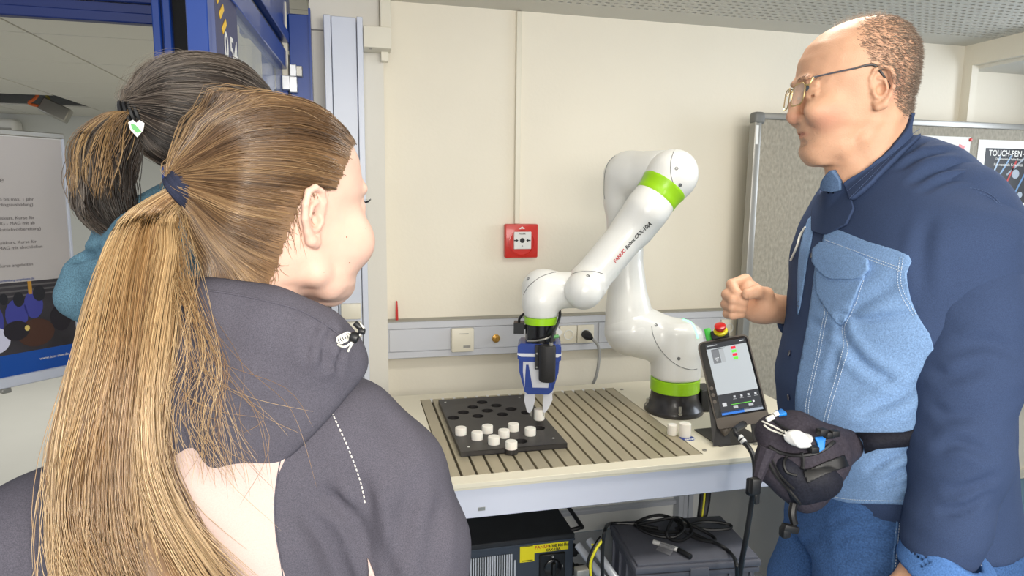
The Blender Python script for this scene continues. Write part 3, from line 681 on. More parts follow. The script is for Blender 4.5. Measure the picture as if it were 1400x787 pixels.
# ------------------------------------------------------------ cobot
m_rob = mat('robot_white', (226, 226, 222), .3, coat=.35, spec=.5)
m_green = mat('robot_green', (150, 205, 20), .35, coat=.2)
m_seam = mat('robot_seam', (110, 112, 112), .5)
_b = PZ(921, 561, BZ); RBX, RBY = float(_b[0]), float(_b[1])
rb = empty('industrial_robot', (RBX, RBY, BZ), 'white six axis robot arm with lime green bands on a black base', 'robot arm')
dB = float((np.array([RBX, RBY, .9])-CAM)@cF)
geo('base', lathe([(.104, 0.0005), (.107, .004), (.107, .014), (.103, .020), (.094, .034), (.087, .055), (.085, .075), (.086, .080)], (RBX, RBY, BZ), n=48), mat('base_black', (38, 36, 36), .35, coat=.3), rb)
geo('green_ring', lathe([(.086, 0), (.0885, .002), (.0885, .045), (.086, .047)], (RBX, RBY, BZ+.080), n=48), m_green, rb)
for k in range(4):
    a = radians(-105+90*k); geo('base_bolt', lathe([(.010, 0), (.010, .012), (.006, .013), (.006, .035), (.003, .036)], (RBX+.096*cos(a), RBY+.096*sin(a), BZ+.010), n=10), m_alug, rb)
geo('connector', join(bx(RBX+.085, RBX+.15, RBY-.045, RBY+.045, BZ+.004, BZ+.085, .004), cyl((RBX+.15, RBY-.02, BZ+.05), (RBX+.175, RBY-.02, BZ+.05), .014)), m_dark, rb)
BV = {}
def rmesh(name, S_, m=None, parent=None, bl=1):
    S_.blur(bl); vf = S_.mesh(); BV[name] = BVHTree.FromPolygons(vf[0].tolist(), vf[1].tolist())
    return fast(name, vf, [m or m_rob], parent or rb, local=False)
T = lambda x, y, d: P(x, y, d)
def seam(part, px, r=.0012, m=None, nm='seam'):
    """a thin gasket line lying on the surface of a housing"""
    q = crom([(a, b, 0) for a, b in px], 6); out = []
    for a, b, _ in q:
        d = P(a, b, 1)-CAM; d /= np.linalg.norm(d); h = BV[part].ray_cast(Vector(CAM), Vector(d))
        if h[0] is not None: out.append(np.array(h[0])+np.array(h[1])*(.0002 if np.dot(h[1], d) < 0 else -.0002))
    if len(out) > 2: geo(nm, tube(out, r, 6, smooth=False), m or m_seam, rb)
def screw(part, a, b):
    d = P(a, b, 1)-CAM; d /= np.linalg.norm(d); h = BV[part].ray_cast(Vector(CAM), Vector(d))
    if h[0] is not None:
        n = np.array(h[1]); n = n if np.dot(n, d) < 0 else -n
        geo('cap_screw', lathe([(.0062, -.004), (.0062, .0008), (.0035, .0010), (.003, -.0)], np.array(h[0]), n, 12), mat('screw_grey', (120, 122, 122), .4, metal=.4), rb)
# shoulder housing
s = SDF(np.array([.72, 1.80, .86]), np.array([1.36, 2.45, 1.20]), .006)
tz = T(924, 476, dB)[2]; tt = T(924, 436, dB)[2]
s.loft([(BZ+.127, RBX, RBY, .0865, .0865), (BZ+.20, RBX, RBY, .0875, .088), (tz, RBX+.005, RBY, .092, .09), (tt-.03, RBX, RBY, .086, .085), (tt-.008, RBX-.01, RBY, .068, .07), (tt, RBX-.012, RBY, .05, .055)], k=.005, p=2.3)
sh = T(864, 449, dB-.0)
s.cap(T(912, 466, dB), sh, .085, .100, k=.022)
rmesh('shoulder_housing', s)
# upper arm rising to the elbow shaft
s = SDF(np.array([.66, 1.75, .84]), np.array([1.3, 2.6, 1.80]), .007)
s.cap(sh, T(859, 425, dB), .1015, .076, k=.02)
s.path([T(860, 440, dB), T(854, 340, dB), T(853, 270, dB-.01), T(860, 243, dB-.03)], [.080, .060, .070, .088], k=.03)
s.cap(T(862, 243, dB-.03), T(905, 240, dB-.16), .092, .086, k=.03)
s.box(T(858, 243, dB-.05), (.042, .085, .045), .035, .03)
rmesh('upper_arm', s)
# elbow housing + forearm
s = SDF(np.array([.50, 1.65, 1.00]), np.array([1.32, 2.40, 1.78]), .006)
de = dB-.20
s.cap(T(908, 240, de+.06), T(921, 237, de-.02), .080, .0805, k=.02)
KF = [T(914, 246, de-.01), T(884, 287, de-.02), T(868, 309, (de+2.2)/2+.01), T(804, 385, 2.21)]; RF = [.076, .0675, .0640, .0630]
s.path(KF, RF, k=.03)
s.cap(T(801, 391, 2.21), T(798, 397, 2.13), .066, .062, k=.02)
fore = rmesh('forearm', s)
axd = KF[1]-KF[0]; Lx = np.linalg.norm(axd); axd /= Lx
def rad_at(t): return RF[0]+(RF[1]-RF[0])*t/Lx
bX, bY, _ = basis(axd); Vb = []; nb_ = 56; ts = np.linspace(Lx*.16, Lx*.66, 9)
for k, t in enumerate(ts):                                  # the band follows the housing it is wrapped round
    for q in range(nb_):
        an = 2*pi*q/nb_; dr = bX*cos(an)+bY*sin(an); c = KF[0]+axd*t; h = BV['forearm'].ray_cast(Vector(c+dr*.16), Vector(-dr), .15)
        r_ = min(np.linalg.norm(np.array(h[0])-c) if h[0] is not None else .075, .082); Vb.append(c+dr*(r_+(.0016 if 0 < k < 8 else -.002)))
geo('green_band', (np.array(Vb), [[k*nb_+q, k*nb_+(q+1) % nb_, (k+1)*nb_+(q+1) % nb_, (k+1)*nb_+q] for k in range(8) for q in range(nb_)]), m_green, rb)
A1, A2 = KF[2], KF[3]; bx_ = A2-A1; Lb = np.linalg.norm(bx_); bx_ /= Lb
def wrap(s_, size, t_c, m, ang0=0.0):
    v, f = text_vf(s_, size, align='LEFT', shear=.15, bold=.0004, extrude=0.0)
    mid = A1+bx_*t_c; n = CAM-mid; n -= n@bx_*bx_; n /= np.linalg.norm(n); td = -bx_; up = np.cross(n, td); out = []
    for x, y, z in v:
        c = mid+td*x; th = (y/.0605)+ang0; dr = n*cos(th)+up*sin(th); h = BV['forearm'].ray_cast(Vector(c+dr*.2), Vector(-dr))
        out.append(np.array(h[0])+dr*.0010 if h[0] is not None else c+dr*.062)
    return geo('lettering', (np.array(out), f), m, rb, smooth=0)
m_tred = mat('print_red', (190, 40, 50), .5)
wl = text_vf('FANUC', .0158, align='LEFT')[0][:, 0].max()
wrap('FANUC', .0158, Lb*.60, m_tred, -.40)
wrap('Robot CRX-10iA', .0158, Lb*.60-wl-.007, m_ink, -.40)
# wrist
s = SDF(np.array([.40, 1.85, 1.0]), np.array([.85, 2.3, 1.45]), .005)
fl = np.array([.608, 2.069, 0]); dF = float((np.array([.608, 2.069, 1.1])-CAM)@cF)
fz = lambda y: float(T(741, y, dF)[2])
zr1, zr0 = fz(432), fz(441.5)
wc = T(742, 396, dF)
s.cap((wc[0]-.002, wc[1], wc[2]), (fl[0]-.003, fl[1], zr1+.055), .069, .060, k=.02)
s.cap((fl[0], fl[1], zr1+.05), (fl[0], fl[1], zr1+.005), .057, .054, k=.02)
s.cap(T(744, 397, dF), T(796, 396, 2.20), .062, .060, k=.025)
s.box((fl[0], fl[1], zr1-.10), (.2, .2, .10), .0, .001, 's')
rmesh('wrist', s)
geo('green_ring', lathe([(.051, 0), (.0545, .001), (.0545, zr1-zr0), (.051, zr1-zr0+.001)], (fl[0], fl[1], zr0), n=40), m_green, rb)
zt0 = fz(468)
m_flb = mat('flange_black', (22, 22, 24), .22, coat=.3)
geo('tool_flange', lathe([(.044, 0), (.044, .006), (.051, .008), (.051, zr0-zt0)], (fl[0], fl[1], zt0), n=40), m_flb, rb)
# seams and cap screws on the housings
seam('forearm', [(921, 207), (917, 222), (918, 242), (924, 258), (931, 266)])
seam('forearm', [(768, 398), (771, 385), (781, 375), (797, 371), (812, 371), (824, 374)])
seam('wrist', [(716, 403), (722, 392), (738, 379), (754, 373), (760, 372)])
seam('upper_arm', [(841, 213), (832, 222), (827, 238), (826, 262), (827, 272)])
seam('shoulder_housing', [(891, 446), (893, 458), (900, 473), (912, 488), (928, 500), (944, 505), (953, 504)])
for p_, a, b in (('forearm', 925, 230), ('forearm', 930, 253), ('forearm', 804, 377), ('forearm', 771, 401), ('shoulder_housing', 897, 444), ('shoulder_housing', 928, 490), ('wrist', 722, 381)): screw(p_, a, b)
seam('forearm', [(906, 250), (903, 256), (900, 262)], .0009, m_white, 'band_joint')
# status light arc on top of the shoulder housing
lg = mat('status_light', (150, 255, 190), .4, emit=1.2)
seam('shoulder_housing', [(934, 437), (944, 441), (950, 449), (954, 462)], .0045, lg, 'status_light')

# ------------------------------------------------------------ gripper
gx = np.array([.96, -.28, 0]); gy = np.array([.28, .96, 0]); gz = np.array([0, 0, 1.0])
m_gb = mat('gripper_blue', (36, 62, 138), .35, coat=.2); m_gw = mat('gripper_white', (212, 214, 220), .4)
gp_ = empty('gripper', (fl[0], fl[1], zt0-.17), 'blue and white two finger gripper mounted under the robot wrist', 'gripper')
k_ = dF/FPX
def G(x, y, n=0.0): return np.array([fl[0], fl[1], 0])+gx*(x-740)*k_+gz*fz(y)+gy*n
def gpoly(pts, n0, n1):
    n = len(pts); a = [G(x, y, n0) for x, y in pts]; b = [G(x, y, n1) for x, y in pts]
    return np.array(a+b), [list(range(n)), [n+i for i in range(n)][::-1]]+[[i, n+i, n+(i+1) % n, (i+1) % n] for i in range(n)]
geo('upper_body', gpoly([(713, 466), (764, 466), (768, 470), (768, 488), (764, 491), (714, 491), (709.5, 487), (709.5, 470)], -.048, .048), m_gb, gp_)
geo('white_band', gpoly([(709, 479.5), (768.6, 479.5), (768.6, 481.2), (764, 484), (714, 484), (709, 481.2)], -.0488, .0488), m_gw, gp_)
geo('shell', gpoly([(711, 491), (766, 491), (764, 505), (758, 533), (753, 536.5), (724, 536.5), (719, 533), (713, 505)], -.040, .040), m_gw, gp_)
geo('blue_frame', join(gpoly([(711.5, 490), (717, 490), (717, 506), (720, 533), (717.5, 526), (712, 506)], -.043, .043), gpoly([(760, 490), (766, 490), (765, 506), (758, 531), (756, 533), (758, 506)], -.043, .043),
     gpoly([(721, 496), (724.5, 496), (731, 531), (719.5, 531)], -.043, -.036), gpoly([(756.5, 500), (759, 498), (757.5, 531), (751, 531)], -.043, -.036), gpoly([(719, 528), (757, 528), (757, 533), (752, 537), (724, 537), (719, 533)], -.0435, .0435)), m_gb, gp_)
for sx, pts in ((-1, [(720, 536), (733, 536), (734, 548), (731, 562), (727, 568), (723, 566), (719, 550)]), (1, [(746, 536), (757, 536), (758, 548), (753, 560), (748, 567), (745, 566), (744.5, 552)])):
    geo('finger', gpoly(pts, -.016, .016), m_gw, gp_)
geo('finger_pad', gpoly([(727.6, 560), (729.6, 558), (729.6, 574), (727.6, 572)], -.012, .012), m_alug, gp_)
geo('finger_pad', gpoly([(744.6, 558), (746.6, 560), (746.6, 572), (744.6, 574)], -.012, .012), m_alug, gp_)
mb = join(lathe([(.024, 0), (.027, .004), (.027, .112), (.024, .118)], G(749.5, 514, -.075), (0, 0, 1), 28), gpoly([(733.5, 467), (742, 467), (742, 500), (733.5, 500)], -.062, -.048))
geo('motor', mb, mat('motor_black', (34, 33, 34), .6, bump=.2, bscale=400), gp_)
for a, b in ((735.5, 478), (735.5, 497)): geo('screw', cyl(G(a, b, -.063), G(a, b, -.0615), .003, n=10), m_alug, gp_)
geo('connector', cyl(G(754, 468, -.075), G(754, 461, -.075), .007, n=14), m_alug, gp_)
geo('air_line', tube([G(754, 462, -.075), G(757, 450, -.06), G(763, 438, -.03), G(766, 428, 0.0), G(763, 420, .02), G(756, 424, .05)], .0048), m_dark, gp_)
geo('air_line', tube([G(722, 462, -.05), G(735, 460, -.064), G(748, 457, -.064), G(757, 455, -.03)], .0030), m_alug, gp_)
geo('green_tie', cyb(G(754, 456, -.055), G(764, 455, -.045), .006, .002, 12), mat('tie_green', (90, 150, 90), .5), gp_)
geo('white_tag', gpoly([(757, 440), (770, 452), (766, 458), (756, 446)], -.012, -.010), m_white, gp_)
t_ = empty('valve_block', tuple(G(711, 458, .02)), 'small black box with a cable clipped left of the tool flange', 'box')
geo('box_body', join(gpoly([(703, 442), (717, 442), (717, 457), (703, 457)], .0, .05), gpoly([(717, 446), (723, 446), (723, 452), (717, 452)], .02, .03)), m_dark, t_)
geo('cable', tube([G(710, 442, .02), G(711, 436, .015), G(716, 430, .01), G(720, 428, .0)], .0045), m_dark, t_)
# ------------------------------------------------------------ tablet on its stand
tb = empty('teach_tablet', tuple(PZ(1000, 600, BZ)), 'black tablet with a lit screen and red stop button on the bench', 'tablet')
dT = float((PZ(1000, 600, BZ)-CAM)@cF)
t00, t10, t11, t01 = T(953, 464, dT+.03), T(1022, 460, dT+.0), T(1052, 567, dT-.08), T(979, 582, dT-.05)
# build a true rectangle from the measured corners
tc_ = (t00+t10+t11+t01)/4; ty = (t00+t10-t11-t01); ty /= np.linalg.norm(ty); tx = (t10+t11-t00-t01); tx -= tx@ty*ty; tx /= np.linalg.norm(tx); tn = np.cross(tx, ty)
TW = (np.linalg.norm(t10-t00)+np.linalg.norm(t11-t01))/2; TH = (np.linalg.norm(t00-t01)+np.linalg.norm(t10-t11))/2
def tp(pts, z0, z1): return place(prism(pts, (0, 0, z0), (1, 0, 0), (0, 1, 0), z1-z0), tc_, tx, ty)
def trc(w, h, cx, cy, z0, z1, r=.0): return tp(rrect(w, h, max(r, .0003), 3, cx, cy), z0, z1)
m_tabb = mat('tablet_shell', (96, 88, 80), .5); m_tabk = mat('tablet_black', (16, 17, 20), .25, coat=.3)
geo('shell', trc(TW, TH, 0, 0, -.020, .0, .018), m_tabb, tb)
geo('bezel', trc(TW-.010, TH-.010, 0, 0, -.002, .0035, .015), m_tabk, tb)
geo('bumper', trc(TW*.99, .034, 0, -TH/2+.002, -.022, .006, .008), m_tabb, tb)
sw, shh = TW*.78, TH*.86
m_scr = mat('screen_light', (186, 194, 202), .3, emit=.12); m_scd = mat('screen_dark', (34, 38, 44), .3, emit=.15)
scn = geo('screen', trc(sw, shh, .006, .006, .0035, .0040), m_scr, tb)
def sp(nm, w, h, cx, cy, c, e=.3, z=.0045): geo(nm, trc(w*sw, h*shh, .006+(cx-.5)*sw, .006+(.5-cy)*shh, .0040, z), mat('scr_%d_%d_%d' % c, c, .4, emit=e), scn)
sp('status_bar', 1, .07, .5, .035, (40, 44, 52), .2); sp('toolbar', 1, .25, .5, .845, (44, 48, 56), .2); sp('footer_blue', .55, .05, .275, .975, (40, 110, 200), .4); sp('footer_grey', .45, .05, .775, .975, (150, 160, 175), .3)
sp('panel', .19, .20, .20, .185, (110, 114, 120), .3); sp('panel', .10, .20, .36, .185, (160, 166, 172), .3)
for i in range(4):
    for j in range(4-i): sp('dot', .013, .010, .16+.028*j+.014*i, .21+.018*i, (225, 228, 232), .5, .005)
for k, c in enumerate(((200, 30, 50), (90, 205, 60), (200, 30, 50), (90, 205, 60))): sp('status_chip', .115, .035, .66, .105+.05*k, c, .6); 
for k in range(4): sp('tool_icon', .05, .028, .40+.17*k, .775, (190, 194, 200), .3, .005); sp('tool_text', .09, .007, .40+.17*k, .805, (150, 154, 160), .3, .005)
sp('tool_icon', .10, .05, .12, .86, (190, 194, 200), .3, .005); sp('slider', .5, .008, .52, .875, (90, 190, 60), .5, .005); sp('slider_knob', .04, .03, .82, .872, (225, 228, 232), .5, .005)
sp('value_chip', .11, .035, .37, .915, (170, 174, 180), .3, .005); sp('value_chip', .11, .035, .74, .915, (170, 174, 180), .3, .005)
sp('status_text', .25, .012, .16, .028, (170, 175, 180), .3, .005); sp('status_text', .10, .012, .9, .028, (210, 214, 220), .3, .005); sp('title_line', .3, .01, .3, .088, (90, 95, 102), .2, .005)
for k in range(3): geo('side_key', lathe([(.006, 0), (.006, .001), (.004, .0015)], tc_+tx*(-TW/2+.011)+ty*(-.02-.022*k)+tn*.0035, tn, 14), m_tabb, tb)
# emergency stop on its black box over the top edge
ec = tc_+ty*(TH/2+.012)+tx*(-.004)
geo('switch_box', box(ec-tn*.01+ty*.002, (.056, .030, .032), .004, 2, R=(tx, ty, tn)), m_dark, tb)
geo('green_bracket', box(ec-tn*.018-tx*.034+ty*.010, (.022, .045, .016), .004, 2, R=(tx, ty, tn)), mat('bracket_green', (60, 190, 60), .4), tb)
bd_ = tn*.80+ty*.62; bd_ /= np.linalg.norm(bd_); be = ec+tn*.002+ty*.008+tx*.004
geo('yellow_ring', lathe([(.021, 0), (.0225, .002), (.0225, .008), (.020, .010)], be, bd_, 28), mat('stop_yellow', (235, 220, 20), .4), tb)
geo('stop_button', lathe([(.0115, .008), (.0115, .016), (.0175, .018), (.0185, .022), (.0180, .028), (.013, .031), (0, .032)], be, bd_, 28, cap=False), mat('stop_red', (200, 30, 26), .3, coat=.3), tb)
# stand: base sheet and two struts
sb = empty('tablet_stand', tuple(PZ(1000, 600, BZ)), 'dark sheet metal stand under the tablet', 'stand')
m_st = mat('stand_metal', (48, 46, 46), .45)
q = [PZ(x, y, BZ)[:2] for x, y in ((949, 588), (984, 611), (1046, 603), (1010, 582))]
geo('base_sheet', prism([tuple(v) for v in q], (0, 0, BZ+.0002), (1, 0, 0), (0, 1, 0), .004), m_st, sb, smooth=0)
def strut(x0, x1, xb0, xb1):
    a, b = PZ(xb0, 611-(xb0-984)*.12, BZ+.004), PZ(xb1, 611-(xb1-984)*.12, BZ+.004)
    up = (tc_-tn*.024)+tx*(x0); up2 = (tc_-tn*.024)+tx*(x1)
    up = up-ty*.01; up2 = up2-ty*.01
    a = a+np.array([0, .012, 0]); b = b+np.array([0, .012, 0])
    v = [a, b, up2, up]; w = [p-tn*.004 for p in v]
    return np.array(v+w), [[0, 1, 2, 3], [7, 6, 5, 4], [0, 4, 5, 1], [1, 5, 6, 2], [2, 6, 7, 3], [3, 7, 4, 0]]
geo('strut', strut(-TW*.5+.0, -TW*.5+.05, 978, 1002), m_st, sb, smooth=0); geo('strut', strut(TW*.5-.045, TW*.5-.01, 1033, 1046), m_st, sb, smooth=0)
geo('cable_clamp', join(cyb(tc_-ty*(TH/2+.008)-tx*(TW/2-.012)-tn*.02, tc_-ty*(TH/2+.028)-tx*(TW/2-.03)-tn*.01, .016), cyb(tc_-ty*(TH/2+.012)-tx*(TW/2-.05)-tn*.02, tc_-ty*(TH/2+.012)-tx*(TW/2-.02)-tn*.005, .012)), m_tabb, sb)
# tablet cable: over the bench edge and down
tcb = empty('tablet_cable', tuple(tc_-ty*(TH/2)), 'black cable from the tablet hanging over the bench edge down to the crate', 'cable')
b0 = tc_-ty*(TH/2+.012)+tx*.0
e1 = P(1027, 612, 1.99); 
cpts = [b0, T(1004, 588, 1.97), T(1014, 602, 1.95), T(1024, 612, 1.925), T(1031, 628, 1.90), T(1032, 655, 1.885), T(1027, 690, 1.90), T(1020, 735, 1.90), T(1013, 775, 1.91), T(1008, 830, 1.92)]
geo('cable_run', tube(cpts, .0075), m_dark, tcb)
geo('strain_relief', tube(cpts[:2], [.012, .009], smooth=False), m_dark, tcb)
for y in (.5, .8):
    c = T(1004, 588, 1.97)*(1-y)+T(1018, 605, 1.94)*y; dd = T(1018, 605, 1.94)-T(1004, 588, 1.97); dd /= np.linalg.norm(dd); geo('white_sleeve', cyl(c, c+dd*.009, .0095), m_white, tcb)
geo('buckle', box(T(1027, 665, 1.875), (.026, .02, .05), .005, 2), m_dark, tcb)

# ------------------------------------------------------------ robot controller under the bench
SZ = .125
m_ctl = mat('controller_slate', (56, 64, 76), .5, bump=.06, bscale=250); m_ctop = mat('controller_top', (32, 35, 40), .7, var=.15, scale=14)
ZC = .425
fr_ = PZ(785, 729, ZC); CX1, CY0 = float(fr_[0]), float(fr_[1]); CX0 = CX1-.47; CY1 = CY0+.33
ct = empty('robot_controller', ((CX0+CX1)/2, (CY0+CY1)/2, SZ), 'dark slate controller cabinet with a yellow sticker under the left of the bench', 'controller')
geo('cabinet', bx(CX0, CX1, CY0+.004, CY1, SZ, ZC-.006, .003), m_ctl, ct)
geo('lid', bx(CX0-.003, CX1+.003, CY0, CY1, ZC-.018, ZC, .003), m_ctop, ct)
geo('lid_lip', bx(CX0, CX1+.003, CY0-.002, CY0+.004, ZC-.024, ZC-.016, .001), m_ctl, ct)
geo('handle', tube([(CX1-.002, CY0+.03, ZC-.004), (CX1+.034, CY0+.032, ZC+.002), (CX1+.040, CY0+.05, ZC+.002), (CX1+.040, CY0+.26, ZC+.002), (CX1+.034, CY0+.28, ZC+.002), (CX1-.002, CY0+.282, ZC-.004)], .0075, 10), m_dark, ct)
def fx2(x, y): v = PY(x, y, CY0+.004); return float(v[0]), float(v[2])
def fq(x0, y0, x1, y1, t, m, nm, bev=.0): a = fx2(x0, y0); b = fx2(x1, y1); return geo(nm, bx(a[0], b[0], CY0+.004-t, CY0+.0042, b[1], a[1], bev), m, ct)
m_slot = mat('vent_slot', (190, 196, 204), .5)
ax0, az0 = fx2(637, 764); ax1, az1 = fx2(699, 797)
geo('vent_recess', bx(ax0-.006, ax1+.004, CY0+.0032, CY0+.0045, az1, az0), m_dark, ct)
for k in range(20):
    x = ax0+(ax1-ax0)*k/19; geo('vent_slat', bx(x-.0022, x+.0022, CY0+.0005, CY0+.0042, az1, az0, .0006), m_slot, ct)
x, z = fx2(704, 765); geo('light_bar', bx(x-.003, x+.003, CY0+.001, CY0+.0045, z-.065, z, .001), m_slot, ct)
m_ylw = mat('sticker_yellow', (240, 226, 30), .45)
# L shaped yellow sticker (the printed code itself is left out)
a = fx2(711, 745); b = fx2(777, 739); a = (a[0], a[1]-.006); 
wdt = b[0]-a[0]; st_ = geo('warning_sticker', prism([(0, -.054), (.050, -.054), (.050, -.026), (wdt, -.026), (wdt, .006), (0, .006)][::1], (a[0], CY0+.0038, a[1]-.002), (1, 0, 0), (0, 0, 1), .0008), m_ylw, ct, smooth=0)
Ys = CY0+.0018
wt('FANUC', a[0]+.078, a[1]-.009, .0165, m_tred, st_, Ys, sx=1.0); wt('R-30iB Mini Plus', a[0]+.134, a[1]-.009, .0150, m_ink, st_, Ys, bold=.0003, sx=.72)
wt('CRX-10iA', a[0]+.115, a[1]-.022, .012, m_ink, st_, Ys, bold=.0003)
geo('print_line', bx(a[0]+.006, a[0]+.044, Ys-.0002, Ys, a[1]-.052, a[1]-.0495), m_ink, st_); geo('print_line', bx(a[0]+.006, a[0]+.044, Ys-.0002, Ys, a[1]-.001, a[1]+.001), m_ink, st_)
a = fx2(737, 757); b = fx2(772, 757)
geo('switch_plate', bx(a[0], b[0], CY0-.006, CY0+.0042, a[1]-.105, a[1], .003), m_dark, ct)
cx, cz = (a[0]+b[0])/2, a[1]-.048
geo('switch_disc', lathe([(.030, 0), (.030, .004), (.026, .007), (0, .007)], (cx, CY0-.006, cz), (0, -1, 0), 32, cap=False), m_flb, ct)
geo('switch_knob', box((cx, CY0-.020, cz), (.013, .018, .048), .004, 2), m_dark, ct)
def arcp(a0, a1, r0, r1, m, nm):
    n = 12; po_ = [(cx+r0*cos(radians(a0+(a1-a0)*k/n)), cz+r0*sin(radians(a0+(a1-a0)*k/n))) for k in range(n+1)]+[(cx+r1*cos(radians(a1+(a0-a1)*k/n)), cz+r1*sin(radians(a1+(a0-a1)*k/n))) for k in range(n+1)]
    geo(nm, prism(po_, (0, CY0-.0115, 0), (1, 0, 0), (0, 0, 1), -.0 + .001), m, ct)
arcp(85, 165, .0255, .0185, mat('arc_pink', (225, 90, 110), .4), 'arc_mark'); arcp(180, 250, .0255, .0185, mat('arc_teal', (80, 180, 150), .4), 'arc_mark')
wt('1', cx+.035, cz, .012, m_white, ct, CY0-.0063); wt('0', cx, cz+.038, .012, m_white, ct, CY0-.0063)
# connectors and cables at the side of the controller
for k, (z, y) in enumerate(((.33, .06), (.255, .07), (.20, .06))):
    geo('side_connector', join(cyb((CX1, CY0+y, z), (CX1+.028, CY0+y, z), .022), cyb((CX1+.028, CY0+y, z), (CX1+.045, CY0+y, z), .015)), m_dark, ct)
cb = empty('controller_cables', (CX1+.08, CY0+.1, SZ), 'black and yellow striped cables looping between the controller and the crate', 'cables')
geo('cable_run', tube([(CX1+.045, CY0+.07, .255), (CX1+.07, CY0+.06, .25), (CX1+.085, CY0+.05, .20), (CX1+.09, CY0+.05, .14)], .012), m_dark, cb)
geo('cable_run', tube([(CX1+.045, CY0+.06, .20), (CX1+.065, CY0+.02, .20), (CX1+.06, CY0+.0, .15), (CX1+.03, CY0-.0, .133)], .012), m_dark, cb)
q_ = [T(823, 735, 1.98), T(813, 750, 1.97), T(806, 770, 1.97), T(809, 800, 1.98)]
geo('cable_run', tube(q_, .0095), m_dark, cb)
geo('earth_cable', tube([v+np.array([-.001, -.009, 0]) for v in q_], .0042), mat('earth_yellow', (222, 214, 40), .5), cb)
geo('earth_cable', tube([T(823, 741, 1.97), T(816, 745, 1.97), T(809, 744, 1.98)], .0035), MATS['earth_yellow'], cb)
geo('silver_plug', box(T(795, 783, 1.96), (.04, .03, .035), .005, 2), m_alug, cb)
geo('rail', cyl(T(790, 745, 2.10), T(832, 800, 2.0), .012), m_prof, cb); geo('rail', cyl(T(805, 738, 2.10), T(845, 795, 2.0), .012), m_prof, cb)
db = empty('drop_cables', tuple(T(965, 690, 2.30)), 'black cable bundle with a yellow stripe dropping behind the crate', 'cables')
geo('cable_run', tube([T(968, 664, 2.35), T(966, 685, 2.35), T(961, 712, 2.34), T(957, 760, 2.33)], .013), m_dark, db)
geo('cable_run', tube([T(961, 664, 2.35), T(959, 685, 2.35), T(956, 712, 2.34), T(952, 760, 2.33)], .010), m_dark, db)
geo('yellow_wire', tube([T(964, 664, 2.32), T(962.5, 685, 2.32), T(959, 712, 2.31), T(954, 750, 2.31)], .0035), MATS['earth_yellow'], db)
geo('clip', box(T(965, 666, 2.33), (.06, .03, .025), .006, 2), m_dark, db)

# ------------------------------------------------------------ lidded grey crate
m_crt = mat('crate_grey', (92, 94, 104), .6, bump=.12, bscale=500, var=.05)
c00, c10, c11, c01 = [PZ(x, y, .45) for x, y in ((826, 709), (988, 705), (1040, 758), (878, 776))]   # back-left, back-right, front-right, front-left
cc = (c00+c10+c11+c01)/4; ex_ = c10+c11-c00-c01; ex_[2] = 0; cw = np.linalg.norm(ex_)/2; ex_ /= np.linalg.norm(ex_); ey_ = np.array([-ex_[1], ex_[0], 0]); cdp = abs((c00+c10-c11-c01)@ey_)/2
cr = empty('grey_crate', (cc[0], cc[1], SZ), 'grey lidded plastic crate under the bench with a coiled cable on top', 'crate')
Rc = (ex_, ey_, np.array([0, 0, 1.0]))
def cbx(x0, x1, y0, y1, z0, z1, bev=.003, seg=2): return box(cc*np.array([1, 1, 0])+ex_*(x0+x1)/2+ey_*(y0+y1)/2+np.array([0, 0, (z0+z1)/2]), (x1-x0, y1-y0, z1-z0), bev, seg, R=Rc)
hw, hd = cw/2, cdp/2; CT = .45
geo('body', cbx(-hw+.012, hw-.012, -hd+.012, hd-.012, SZ+.001, CT-.02, .01), m_crt, cr)
geo('rim', join(cbx(-hw+.003, hw-.003, -hd+.003, hd-.003, CT-.05, CT-.034)), m_crt, cr)
for x in np.linspace(-hw+.03, hw-.03, 6): geo('rib', cbx(x-.004, x+.004, -hd+.004, -hd+.014, SZ+.02, CT-.045, .001), m_crt, cr)
for y in np.linspace(-hd+.03, hd-.03, 4): geo('rib', cbx(-hw+.004, -hw+.014, y-.004, y+.004, SZ+.02, CT-.045, .001), m_crt, cr)
geo('lid', join(cbx(-hw, hw, -hd, hd, CT-.030, CT-.010, .004), cbx(-hw+.008, hw-.008, -hd+.008, hd-.008, CT-.012, CT-.0005, .003)), m_crt, cr)
geo('lid_clasp', cbx(-.03, .03, -hd-.006, -hd+.004, CT-.055, CT-.02), m_crt, cr)
# coiled cable
co_ = empty('coiled_cable', tuple(PZ(935, 730, CT)), 'black cable coiled in loops on the lid of the grey crate', 'cable')
def CP(x, y, z=.012): return PZ(x, y, CT+z)
lp1 = [CP(868, 716, .01), CP(885, 707, .03), CP(905, 704, .035), CP(925, 712, .03), CP(932, 725, .015), CP(905, 727, .01), CP(878, 722, .008)]
lp2 = [CP(872, 718, .02), CP(900, 711, .03), CP(925, 708, .04), CP(935, 722, .03), CP(920, 734, .012), CP(890, 730, .01)]
lp3 = [CP(925, 722, .025), CP(960, 713, .02), CP(995, 716, .02), CP(997, 722, .015), CP(970, 724, .012), CP(940, 719, .02)]
lp4 = [CP(912, 725, .03), CP(914, 735, .012), CP(930, 739, .01), CP(946, 728, .02), CP(938, 712, .03), CP(922, 708, .035)]
lp5 = [CP(930, 712, .03), CP(955, 722, .02), CP(976, 734, .01), CP(974, 740, .01), CP(950, 735, .012), CP(930, 720, .03)]
geo('cable_run', join(*[tube(l, .0052, 8, closed=True) for l in (lp1, lp2, lp3, lp4, lp5)]), m_dark, co_)
geo('cable_run', tube([CP(900, 722, .012), CP(868, 716, .010), CP(845, 715, .010), CP(833, 716, .012), T(828, 722, 1.99), T(824, 745, 1.97), T(824, 790, 1.97), T(830, 830, 1.97)], .0056), m_dark, co_)
